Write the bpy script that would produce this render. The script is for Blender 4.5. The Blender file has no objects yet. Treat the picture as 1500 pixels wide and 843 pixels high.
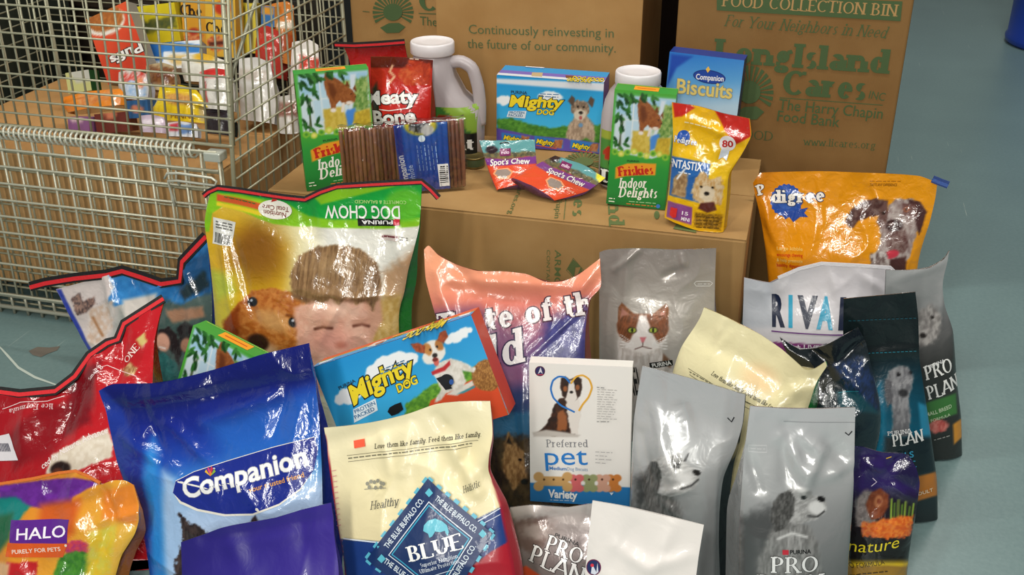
import bpy, bmesh, math, random
import numpy as np
from math import sin, cos, tan, radians as R, pi, hypot, atan2
from mathutils import Vector, Matrix
from mathutils.bvhtree import BVHTree
from mathutils.geometry import delaunay_2d_cdt

S = bpy.context.scene
COL = S.collection
# ---------------------------------------------------------------- camera
FPX, PITCH, YAW, CH = 1590.0, R(26.7), R(15), 1.5
cam = bpy.data.cameras.new('camera')
cam.sensor_width = 36.0
cam.lens = FPX / 1500 * 36.0
cam.clip_start = .05
camo = bpy.data.objects.new('camera', cam)
COL.objects.link(camo)
camo.location = (0, 0, CH)
camo.rotation_euler = (pi / 2 - PITCH, 0, YAW)
S.camera = camo
# ---------------------------------------------------------------- light
S.view_settings.view_transform = 'Standard'
S.view_settings.look = 'None'
S.view_settings.gamma = 1
S.view_settings.use_curve_mapping = False
S.view_settings.exposure = 0.0
W = bpy.data.worlds.new('room_light')
S.world = W
W.use_nodes = True
W.node_tree.nodes['Background'].inputs[0].default_value = (.80, .86, .92, 1)
W.node_tree.nodes['Background'].inputs[1].default_value = .11

def area(name, loc, aim, sx, sy, power, col=(1, 1, 1)):
    l = bpy.data.lights.new(name, 'AREA')
    l.shape = 'RECTANGLE'; l.size = sx; l.size_y = sy; l.energy = power; l.color = col
    o = bpy.data.objects.new(name, l); COL.objects.link(o)
    o.location = loc
    o.rotation_euler = (Vector(aim) - Vector(loc)).to_track_quat('-Z', 'Y').to_euler()
    return o
# rows of ceiling tubes over the warehouse aisle, overhead and running on behind the camera
area('ceiling_tube', (-2.0, 2.0, 3.5), (-1.6, 2.2, 0), .22, 2.4, 42, (1, .97, .9))
area('ceiling_tube', (.5, 2.6, 3.5), (.2, 2.6, 0), .22, 2.4, 52, (1, .97, .9))
area('ceiling_tube', (.9, 5.6, 3.6), (.9, 5.2, 0), .22, 2.4, 50, (1, .97, .9))
area('ceiling_tube', (-1.2, -1.6, 3.4), (-.6, 1.6, .2), .22, 2.4, 66, (1, .97, .9))
area('ceiling_tube', (1.0, -3.6, 3.6), (-.2, 1.6, .2), .22, 2.4, 90, (1, .97, .9))
area('ceiling_tube', (-1.0, -5.6, 3.4), (-.4, 1.6, .2), .22, 2.4, 110, (1, .97, .9))
# flash of the hand-held camera, a little above and left of the lens
area('camera_flash', (-.10, -.02, 1.60), (-.45, 2.2, .3), .09, .06, 8, (1, .98, .95))

# ---------------------------------------------------------------- helpers
def srgb(c):
    if isinstance(c, str):
        c = tuple(int(c[i:i + 2], 16) / 255 for i in (0, 2, 4)) if len(c) == 6 else tuple(int(k * 2, 16) / 255 for k in c)
    return np.array(c[:3], float)
def lin(c):
    c = np.clip(np.asarray(c, float), 0, 1)
    return np.where(c <= .04045, c / 12.92, ((c + .055) / 1.055) ** 2.4)
def L4(c):
    return tuple(lin(srgb(c))) + (1.0,)

FW = np.array([-sin(YAW) * cos(PITCH), cos(YAW) * cos(PITCH), -sin(PITCH)])
RT = np.array([cos(YAW), sin(YAW), 0.0])
UP = np.cross(RT, FW)
CAM = np.array([0, 0, CH])
def ray(p):
    return FW + RT * ((p[0] - 750) / FPX) - UP * ((p[1] - 421.5) / FPX)
def on_z(p, z):
    d = ray(p); return CAM + d * ((z - CH) / d[2])
def on_y(p, y):
    d = ray(p); return CAM + d * (y / d[1])
def on_plane(p, o, n):
    d = ray(p); return CAM + d * (np.dot(np.asarray(o) - CAM, n) / np.dot(d, n))

# ---- numpy value noise
def _hash(ix, iy, seed):
    h = (ix.astype(np.int64) * 374761393 + iy.astype(np.int64) * 668265263 + seed * 1442695041) & 0xFFFFFFFF
    h = ((h ^ (h >> 13)) * 1274126177) & 0xFFFFFFFF
    return ((h ^ (h >> 16)) & 0xFFFF) / 65535.0
def noise(x, y, seed=0):
    x0 = np.floor(x); y0 = np.floor(y); fx = x - x0; fy = y - y0
    fx = fx * fx * (3 - 2 * fx); fy = fy * fy * (3 - 2 * fy)
    a = _hash(x0, y0, seed); b = _hash(x0 + 1, y0, seed); c = _hash(x0, y0 + 1, seed); d = _hash(x0 + 1, y0 + 1, seed)
    return (a * (1 - fx) + b * fx) * (1 - fy) + (c * (1 - fx) + d * fx) * fy
def fbm(x, y, seed=0, n=3):
    t = 0; amp = .5; s = 0
    for i in range(n):
        t = t + amp * noise(x, y, seed + i * 17); s += amp; x = x * 2.03; y = y * 2.03; amp *= .5
    return t / s
def sstep(a, b, x):
    t = np.clip((x - a) / (b - a + 1e-12), 0, 1); return t * t * (3 - 2 * t)

# ---- soft printed pictures, evaluated per vertex
def seg_d(x, y, pts, closed=True):
    d = np.full(x.shape, 1e9); inside = np.zeros(x.shape, bool)
    n = len(pts)
    for i in range(n if closed else n - 1):
        (x0, y0), (x1, y1) = pts[i], pts[(i + 1) % n]
        dx, dy = x1 - x0, y1 - y0
        t = np.clip(((x - x0) * dx + (y - y0) * dy) / (dx * dx + dy * dy + 1e-9), 0, 1)
        d = np.minimum(d, np.hypot(x - x0 - t * dx, y - y0 - t * dy))
        if closed:
            c = ((y0 > y) != (y1 > y)) & (x < dx * (y - y0) / (dy if dy else 1e-9) + x0)
            inside ^= c
    return np.where(inside, -d, d) if closed else d
class Art:
    def __init__(s, base='fff'):
        s.ops = [('fill', base)]
    def grad(s, p0, p1, stops):
        s.ops.append(('grad', p0, p1, stops)); return s
    def ell(s, cx, cy, rx, ry, c, rot=0, soft=2, rag=0, mot=None, al=1):
        s.ops.append(('ell', cx, cy, rx, ry, R(rot), c, soft, rag, mot, al)); return s
    def pol(s, pts, c, soft=1.5, rag=0, mot=None, al=1):
        s.ops.append(('pol', pts, c, soft, rag, mot, al)); return s
    def lin(s, pts, w, c, soft=1.2, rag=0, mot=None, al=1):
        s.ops.append(('lin', pts, w, c, soft, rag, mot, al)); return s
    def ev(s, x, y):
        out = np.zeros(x.shape + (3,))
        for k, op in enumerate(s.ops):
            if op[0] == 'fill':
                out[:] = srgb(op[1]); continue
            if op[0] == 'grad':
                (x0, y0), (x1, y1) = op[1], op[2]
                t = ((x - x0) * (x1 - x0) + (y - y0) * (y1 - y0)) / ((x1 - x0) ** 2 + (y1 - y0) ** 2)
                ts = [q[0] for q in op[3]]; cs = np.array([srgb(q[1]) for q in op[3]])
                for ch in range(3): out[..., ch] = np.interp(t, ts, cs[:, ch])
                continue
            if op[0] == 'ell':
                _, cx, cy, rx, ry, rot, c, soft, rag, mot, al = op
                dx, dy = x - cx, y - cy
                u = dx * cos(rot) + dy * sin(rot); v = -dx * sin(rot) + dy * cos(rot)
                q = np.hypot(u / rx, v / ry); d = (q - 1) * min(rx, ry)
            elif op[0] == 'pol':
                _, pts, c, soft, rag, mot, al = op; d = seg_d(x, y, pts)
            else:
                _, pts, w, c, soft, rag, mot, al = op; d = seg_d(x, y, pts, False) - w
            if rag: d = d + (fbm(x / 5, y / 5, k + 3) - .5) * 2 * rag
            m = (1 - sstep(-soft, soft, d)) * al
            cc = np.broadcast_to(srgb(c), out.shape)
            if mot:
                c2, sx, sy, ang = (list(mot) + [0])[:4]; a = R(ang)
                u = x * cos(a) + y * sin(a); v = -x * sin(a) + y * cos(a)
                w_ = sstep(.22, .78, fbm(u / (sx * .6), v / (sy * .8), k + 11, 4))[..., None] * .85
                cc = cc * (1 - w_) + srgb(c2) * w_
            out = out * (1 - m[..., None]) + cc * m[..., None]
        return out

# ---- lettering: built-in sans face, and a stroke-built serif face
_tc = {}
def sans(txt, off=0.0):
    key = (txt, off)
    if key in _tc: return _tc[key]
    cu = bpy.data.curves.new('t', 'FONT'); cu.body = txt; cu.offset = off; cu.resolution_u = 3
    o = bpy.data.objects.new('t', cu); COL.objects.link(o)
    dg = bpy.context.evaluated_depsgraph_get(); e = o.evaluated_get(dg); m = e.to_mesh()
    V = np.array([v.co[:2] for v in m.vertices]) if len(m.vertices) else np.zeros((0, 2))
    F = [tuple(p.vertices) for p in m.polygons]
    e.to_mesh_clear(); bpy.data.objects.remove(o); bpy.data.curves.remove(cu)
    if F:       # weld overlapping outlines
        G = []; PV = []
        for f in F:
            P = [V[i] for i in f]; ar = sum(P[k][0] * P[(k + 1) % len(P)][1] - P[(k + 1) % len(P)][0] * P[k][1] for k in range(len(P)))
            if abs(ar) < 1e-9: continue
            i0 = len(PV); PV += [Vector((float(p[0]), float(p[1]))) for p in (P if ar > 0 else P[::-1])]; G.append(list(range(i0, i0 + len(P))))
        r = delaunay_2d_cdt(PV, [], G, 0, 1e-5); V = np.array([tuple(p) for p in r[0]]); F = [tuple(f) for f, og in zip(r[2], r[5]) if len(og)]
    _tc[key] = (V, F, None); return _tc[key]
XH = .68
GL = {
 'A': (.80, 'M 0 0 L .38 1|M .42 1 L .8 0|M .17 .34 L .65 .34'), 'B': (.66, 'M .1 0 L .1 1|M .1 1 L .3 1|A .3 .76 .24 .24 90 -90|M .1 .52 L .3 .52|A .32 .26 .3 .26 90 -90|M .1 0 L .3 0'),
 'C': (.74, 'A .42 .5 .4 .5 45 315|M .71 .84 L .71 .98'), 'D': (.78, 'M .1 0 L .1 1|M .1 1 L .3 1|A .3 .5 .44 .5 90 -90|M .1 0 L .3 0'),
 'E': (.62, 'M .1 0 L .1 1|M .1 1 L .56 1|M .1 .52 L .45 .52|M .1 0 L .58 0|M .56 1 L .56 .82|M .58 0 L .58 .18'), 'F': (.58, 'M .1 0 L .1 1|M .1 1 L .54 1|M .1 .52 L .43 .52|M .54 1 L .54 .82'),
 'G': (.78, 'A .42 .5 .4 .5 50 340|M .72 .4 L .72 .08|M .5 .42 L .8 .42'), 'H': (.8, 'M .1 0 L .1 1|M .7 0 L .7 1|M .1 .52 L .7 .52'), 'I': (.32, 'M .16 0 L .16 1'),
 'L': (.6, 'M .1 0 L .1 1|M .1 0 L .56 0|M .56 0 L .56 .2'), 'M': (.95, 'M .1 0 L .1 1|M .1 1 L .47 .1|M .47 .1 L .84 1|M .84 1 L .84 0'), 'N': (.8, 'M .1 0 L .1 1|M .1 1 L .7 0|M .7 0 L .7 1'),
 'O': (.84, 'A .42 .5 .4 .5 0 360'), 'P': (.62, 'M .1 0 L .1 1|M .1 1 L .3 1|A .3 .74 .26 .26 90 -90|M .1 .48 L .3 .48'), 'R': (.72, 'M .1 0 L .1 1|M .1 1 L .3 1|A .3 .75 .25 .25 90 -90|M .1 .5 L .3 .5|M .34 .5 L .66 0'),
 'S': (.58, 'A .29 .74 .24 .26 50 250|A .27 .27 .26 .27 80 -130'), 'T': (.72, 'M .36 0 L .36 1|M .02 1 L .7 1|M .02 1 L .02 .82|M .7 1 L .7 .82'), 'U': (.78, 'M .1 1 L .1 .35|A .39 .35 .29 .35 180 360|M .68 .35 L .68 1'),
 'V': (.78, 'M .04 1 L .39 0|M .39 0 L .74 1'), 'W': (1.1, 'M .04 1 L .3 0|M .3 0 L .55 1|M .55 1 L .8 0|M .8 0 L 1.06 1'), 'Y': (.76, 'M .38 0 L .38 .45|M .38 .45 L .04 1|M .38 .45 L .72 1'),
 'a': (.58, 'A .26 .2 .22 .2 0 360|M .47 0 L .47 .45|A .27 .45 .2 .23 0 150'), 'b': (.6, 'M .1 0 L .1 1|A .3 .34 .24 .34 -150 150'), 'c': (.52, 'A .3 .34 .25 .34 45 315'),
 'd': (.6, 'M .49 0 L .49 1|A .28 .34 .24 .34 30 330'), 'e': (.54, 'A .28 .34 .24 .34 0 320|M .05 .36 L .52 .36'), 'f': (.38, 'M .15 0 L .15 .78|A .33 .78 .18 .22 180 60|M 0 .66 L .34 .66'),
 'g': (.58, 'A .28 .42 .2 .25 0 360|A .26 -.1 .23 .16 0 360|M .14 .2 L .12 .05|M .42 .6 L .56 .66'), 'h': (.62, 'M .1 0 L .1 1|A .3 .44 .2 .24 180 0|M .5 .44 L .5 0'), 'i': (.26, 'M .12 0 L .12 .68|D .12 .9 .09'),
 'k': (.6, 'M .1 0 L .1 1|M .12 .28 L .5 .66|M .26 .4 L .54 0'), 'l': (.26, 'M .12 0 L .12 1'), 'm': (.96, 'M .1 0 L .1 .68|A .28 .46 .18 .22 180 0|M .46 .46 L .46 0|A .64 .46 .18 .22 180 0|M .82 .46 L .82 0'),
 'n': (.64, 'M .1 0 L .1 .68|A .31 .45 .21 .23 180 0|M .52 .45 L .52 0'), 'o': (.6, 'A .3 .34 .26 .34 0 360'), 'p': (.6, 'M .1 -.28 L .1 .68|A .3 .34 .24 .34 -150 150'),
 'r': (.44, 'M .1 0 L .1 .68|A .3 .44 .2 .22 180 60'), 's': (.44, 'A .23 .51 .17 .17 40 260|A .21 .17 .18 .18 80 -140'), 't': (.38, 'M .15 .9 L .15 .14|A .28 .16 .13 .16 180 300|M 0 .66 L .34 .66'),
 'u': (.62, 'M .1 .68 L .1 .24|A .3 .24 .2 .24 180 360|M .5 0 L .5 .68'), 'v': (.58, 'M .04 .68 L .29 0|M .29 0 L .54 .68'), 'w': (.84, 'M .04 .68 L .24 0|M .24 0 L .42 .6|M .42 .6 L .6 0|M .6 0 L .8 .68'), 'y': (.58, 'M .04 .68 L .29 0|M .54 .68 L .2 -.28'),
 '.': (.22, 'D .1 .06 .07'), ' ': (.34, ''), '-': (.4, 'M .05 .35 L .35 .35'),
}
def serif(txt, th=.17, tn=.06, sl=.1, gap=.07, grow=0.0):
    """letters drawn with a broad pen, slab feet at the ends of upright strokes"""
    key = (txt, th, tn, sl, gap, grow)
    if key in _tc: return _tc[key]
    V = []; F = []; x = 0.0
    def quad(q):
        i = len(V); V.extend(q); F.append(tuple(range(i, i + len(q))))
    def bar(p, q, w):
        dx, dy = q[0] - p[0], q[1] - p[1]; l = hypot(dx, dy) or 1; nx, ny = -dy / l * w / 2, dx / l * w / 2
        quad([(p[0] + nx, p[1] + ny), (p[0] - nx, p[1] - ny), (q[0] - nx, q[1] - ny), (q[0] + nx, q[1] + ny)])
    for ch in txt:
        w, spec = GL.get(ch, GL['-'])
        for st in [t for t in spec.split('|') if t]:
            k = st.split(); f = [float(t) for t in k[1:] if t != 'L']
            if k[0] == 'M':
                p, q = (x + f[0], f[1]), (x + f[2], f[3]); up = abs(q[1] - p[1]) / (hypot(q[0] - p[0], q[1] - p[1]) or 1)
                wd = tn + (th - tn) * up
                if abs(q[1] - p[1]) < .25 and up > .9: wd = tn * 1.3
                e = grow / 2
                dx, dy = q[0] - p[0], q[1] - p[1]; l = hypot(dx, dy) or 1
                bar((p[0] - dx / l * e, p[1] - dy / l * e), (q[0] + dx / l * e, q[1] + dy / l * e), wd + grow)
                if up > .75 and sl and l > .3:
                    for e_ in (p, q):
                        yy = e_[1]
                        if abs(yy) < .02 or abs(yy - 1) < .02 or abs(yy + .28) < .02 or abs(yy - XH) < .02:
                            s = 1 if yy < .3 else -1
                            l0 = sl + th / 2; l1 = (sl + th / 2) if (s > 0 or ch.isupper()) else th / 2
                            y_ = yy + s * tn * .6
                            bar((e_[0] - l0 - e, y_), (e_[0] + l1 + e, y_), tn * 1.2 + grow)
            elif k[0] == 'D':
                quad([(x + f[0] + cos(t * pi / 6) * (f[2] + grow / 2), f[1] + sin(t * pi / 6) * (f[2] + grow / 2)) for t in range(12)])
            else:
                cx, cy, rx, ry, a0, a1 = f; n = max(5, int(abs(a1 - a0) / 18)); cx += x
                i0 = len(V)
                for t in range(n + 1):
                    a = R(a0 + (a1 - a0) * t / n); vx = abs(cos(a))
                    wd = (tn + (th - tn) * vx ** 1.5 + grow) / 2
                    for sg in (1, -1): V.append((cx + (rx - th / 2 * .9 + sg * wd) * cos(a), cy + (ry - tn / 2 + sg * wd) * sin(a)))
                for t in range(n): F.append((i0 + 2 * t, i0 + 2 * t + 1, i0 + 2 * t + 3, i0 + 2 * t + 2))
        x += w + gap
    if V:       # weld the overlapping pen strokes into one flat outline
        G = []; PV = []
        for f in F:
            P = [V[i] for i in f]; ar = sum(P[k][0] * P[(k + 1) % len(P)][1] - P[(k + 1) % len(P)][0] * P[k][1] for k in range(len(P)))
            i0 = len(PV); PV += [Vector(p) for p in (P if ar > 0 else P[::-1])]; G.append(list(range(i0, i0 + len(P))))
        r = delaunay_2d_cdt(PV, [], G, 0, 1e-5); V = [tuple(p) for p in r[0]]; F = [tuple(f) for f, og in zip(r[2], r[5]) if len(og)]
    _tc[key] = (np.array(V).reshape(-1, 2), F, (0, x - gap)); return _tc[key]

# ---- objects
def tag(o, label, cat, group=None, kind=None):
    if label: o['label'] = label
    if cat: o['category'] = cat
    if group: o['group'] = group
    if kind: o['kind'] = kind
    return o
def thing(name, label, cat, loc, group=None):
    o = bpy.data.objects.new(name, None); COL.objects.link(o)
    o.location = [float(q) for q in loc]; o.empty_display_size = .05
    return tag(o, label, cat, group)
def mesh_obj(name, V, F, mats, parent=None, C=None, MI=None, smooth=True, label=None):
    V = np.asarray(V, float)
    off = np.array(parent_world(parent)) if parent else np.zeros(3)
    me = bpy.data.meshes.new(name)
    me.from_pydata((V - off).tolist(), [], F)
    if C is not None:
        at = me.color_attributes.new('Col', 'FLOAT_COLOR', 'POINT')
        c = np.ones((len(V), 4)); c[:, :3] = lin(C)
        at.data.foreach_set('color', c.ravel())
    for m in (mats if isinstance(mats, (list, tuple)) else [mats]): me.materials.append(m)
    if MI is not None: me.polygons.foreach_set('material_index', MI)
    me.polygons.foreach_set('use_smooth', [smooth] * len(me.polygons))
    me.update()
    o = bpy.data.objects.new(name, me); COL.objects.link(o)
    if parent: o.parent = parent
    if label: o['label'] = label
    return o
def parent_world(p):
    v = Vector((0, 0, 0))
    while p: v = v + p.location; p = p.parent
    return v

class MB:
    """collects solids into one mesh, one colour per solid"""
    def __init__(s): s.V = []; s.F = []; s.C = []
    def add(s, V, F, c='888'):
        i = len(s.V); s.V.extend([tuple(v) for v in V]); s.F.extend([tuple(i + k for k in f) for f in F]); s.C.extend([srgb(c)] * len(V)); return s
    def tube(s, pts, r, c='888', n=6, cap=True):
        P = [Vector(p) for p in pts]; V = []; F = []; prev = None
        for i, p in enumerate(P):
            d = (P[min(i + 1, len(P) - 1)] - P[max(i - 1, 0)]).normalized()
            u = d.cross(Vector((0, 0, 1))) if prev is None else prev - d * prev.dot(d)
            if u.length < 1e-3: u = d.cross(Vector((0, 1, 0)))
            u.normalize(); prev = u; w = d.cross(u)
            rr = r[i] if isinstance(r, (list, tuple)) else r
            for k in range(n): V.append(p + (u * cos(2 * pi * k / n) + w * sin(2 * pi * k / n)) * rr)
        for i in range(len(P) - 1):
            for k in range(n): F.append((i * n + k, i * n + (k + 1) % n, (i + 1) * n + (k + 1) % n, (i + 1) * n + k))
        if cap: F += [tuple(range(n))[::-1], tuple((len(P) - 1) * n + k for k in range(n))]
        return s.add(V, F, c)
    def box(s, c0, c1, c='888', bev=0.0):
        bm = bmesh.new(); bmesh.ops.create_cube(bm, size=1)
        c0 = Vector(c0); c1 = Vector(c1)
        for v in bm.verts: v.co = Vector(((c0[i] + c1[i]) / 2 + v.co[i] * (c1[i] - c0[i]) for i in range(3)))
        if bev: bmesh.ops.bevel(bm, geom=bm.edges[:], offset=bev, segments=2, affect='EDGES', profile=.5)
        V = [v.co.copy() for v in bm.verts]; F = [tuple(v.index for v in f.verts) for f in bm.faces]; bm.free()
        return s.add(V, F, c)
    def build(s, name, mat, parent=None, smooth=False, label=None):
        return mesh_obj(name, s.V, s.F, mat, parent, np.array(s.C), None, smooth, label)

# ---- materials
_mc = {}
def mat(name, rough=.4, bump=0.0, bscale=60, metal=0.0, coat=0.0, spec=.5, stretch=None, sub=0.0, trans=0.0, ior=1.45, vor=0.0, col=None):
    if name in _mc: return _mc[name]
    m = bpy.data.materials.new(name); m.use_nodes = True; nt = m.node_tree; b = nt.nodes['Principled BSDF']
    if col is None:
        a = nt.nodes.new('ShaderNodeAttribute'); a.attribute_name = 'Col'
        nt.links.new(a.outputs['Color'], b.inputs['Base Color'])
    else: b.inputs['Base Color'].default_value = L4(col)
    b.inputs['Roughness'].default_value = rough; b.inputs['Metallic'].default_value = metal
    b.inputs['Coat Weight'].default_value = coat; b.inputs['Coat Roughness'].default_value = .06
    b.inputs['Specular IOR Level'].default_value = spec; b.inputs['IOR'].default_value = ior
    b.inputs['Transmission Weight'].default_value = trans
    if sub: b.inputs['Subsurface Weight'].default_value = sub; b.inputs['Subsurface Radius'].default_value = (.02, .02, .02)
    if bump:
        tc = nt.nodes.new('ShaderNodeTexCoord'); mp = nt.nodes.new('ShaderNodeMapping')
        nz = nt.nodes.new('ShaderNodeTexNoise'); bp = nt.nodes.new('ShaderNodeBump')
        nz.inputs['Scale'].default_value = bscale; nz.inputs['Detail'].default_value = 3
        nz.inputs['Distortion'].default_value = .6
        if stretch: mp.inputs['Scale'].default_value = stretch
        nt.links.new(tc.outputs['Object'], mp.inputs[0]); nt.links.new(mp.outputs[0], nz.inputs['Vector'])
        h = nz.outputs['Fac']
        if vor:
            vo = nt.nodes.new('ShaderNodeTexVoronoi'); vo.inputs['Scale'].default_value = bscale * .5
            mx = nt.nodes.new('ShaderNodeMix'); mx.inputs[0].default_value = vor
            nt.links.new(mp.outputs[0], vo.inputs['Vector']); nt.links.new(nz.outputs['Fac'], mx.inputs[2]); nt.links.new(vo.outputs['Distance'], mx.inputs[3])
            h = mx.outputs[0]
        bp.inputs['Strength'].default_value = bump; bp.inputs['Distance'].default_value = .004
        nt.links.new(h, bp.inputs['Height']); nt.links.new(bp.outputs[0], b.inputs['Normal'])
        if coat: nt.links.new(bp.outputs[0], b.inputs['Coat Normal'])
    _mc[name] = m; return m
def clear_film(name='clear_film', dens=.28, bump=1.0, bscale=38):
    if name in _mc: return _mc[name]
    m = bpy.data.materials.new(name); m.use_nodes = True; nt = m.node_tree; nt.nodes.clear()
    out = nt.nodes.new('ShaderNodeOutputMaterial'); mix = nt.nodes.new('ShaderNodeMixShader'); tr = nt.nodes.new('ShaderNodeBsdfTransparent'); gl = nt.nodes.new('ShaderNodeBsdfGlossy')
    fr = nt.nodes.new('ShaderNodeFresnel'); ad = nt.nodes.new('ShaderNodeMath'); ad.operation = 'ADD'; ad.inputs[1].default_value = dens * .4
    tc = nt.nodes.new('ShaderNodeTexCoord'); nz = nt.nodes.new('ShaderNodeTexNoise'); bp = nt.nodes.new('ShaderNodeBump')
    nz.inputs['Scale'].default_value = bscale; nz.inputs['Detail'].default_value = 4; bp.inputs['Strength'].default_value = bump; bp.inputs['Distance'].default_value = .006
    gl.inputs['Roughness'].default_value = .12; fr.inputs['IOR'].default_value = 1.45
    nt.links.new(tc.outputs['Object'], nz.inputs['Vector']); nt.links.new(nz.outputs['Fac'], bp.inputs['Height'])
    nt.links.new(bp.outputs[0], gl.inputs['Normal']); nt.links.new(bp.outputs[0], fr.inputs['Normal'])
    nt.links.new(fr.outputs[0], ad.inputs[0]); nt.links.new(ad.outputs[0], mix.inputs[0]); nt.links.new(tr.outputs[0], mix.inputs[1]); nt.links.new(gl.outputs[0], mix.inputs[2]); nt.links.new(mix.outputs[0], out.inputs[0])
    _mc[name] = m; return m
FILM = mat('glossy_printed_film', .24, .4, 34, coat=.45)
CRINKLE = mat('crinkled_glossy_film', .2, .85, 40, coat=.8, vor=.3)
SATIN = mat('satin_printed_film', .38, .3, 28, coat=.15)
FOIL = mat('silver_foil_film', .25, .6, 20, metal=.15, coat=.6)
CARD = mat('printed_carton_card', .42, .04, 50, coat=.15)
TAPE = mat('sewn_paper_tape', .6, .3, 160)

# ---- printed surfaces
def cat(P, n):
    """resample a polyline by arc length, rounded through its points"""
    P = np.asarray(P, float)
    if len(P) > 2:
        Q = [P[0]]
        for i in range(len(P) - 1):
            p0 = P[max(i - 1, 0)]; p1 = P[i]; p2 = P[i + 1]; p3 = P[min(i + 2, len(P) - 1)]
            for t in np.linspace(0, 1, 9)[1:]:
                Q.append(.5 * (2 * p1 + (p2 - p0) * t * .6 + (-.6 * (p2 - p0) * 2 - .6 * (p3 - p1) + 6 * (p2 - p1)) * t * t + (.6 * (p2 - p0) + .6 * (p3 - p1) - 4 * (p2 - p1)) * t ** 3))
        P = np.array(Q)
    d = np.r_[0, np.cumsum(np.hypot(*(P[1:] - P[:-1]).T))]
    t = np.linspace(0, d[-1], n)
    return np.c_[np.interp(t, d, P[:, 0]), np.interp(t, d, P[:, 1])]

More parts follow.
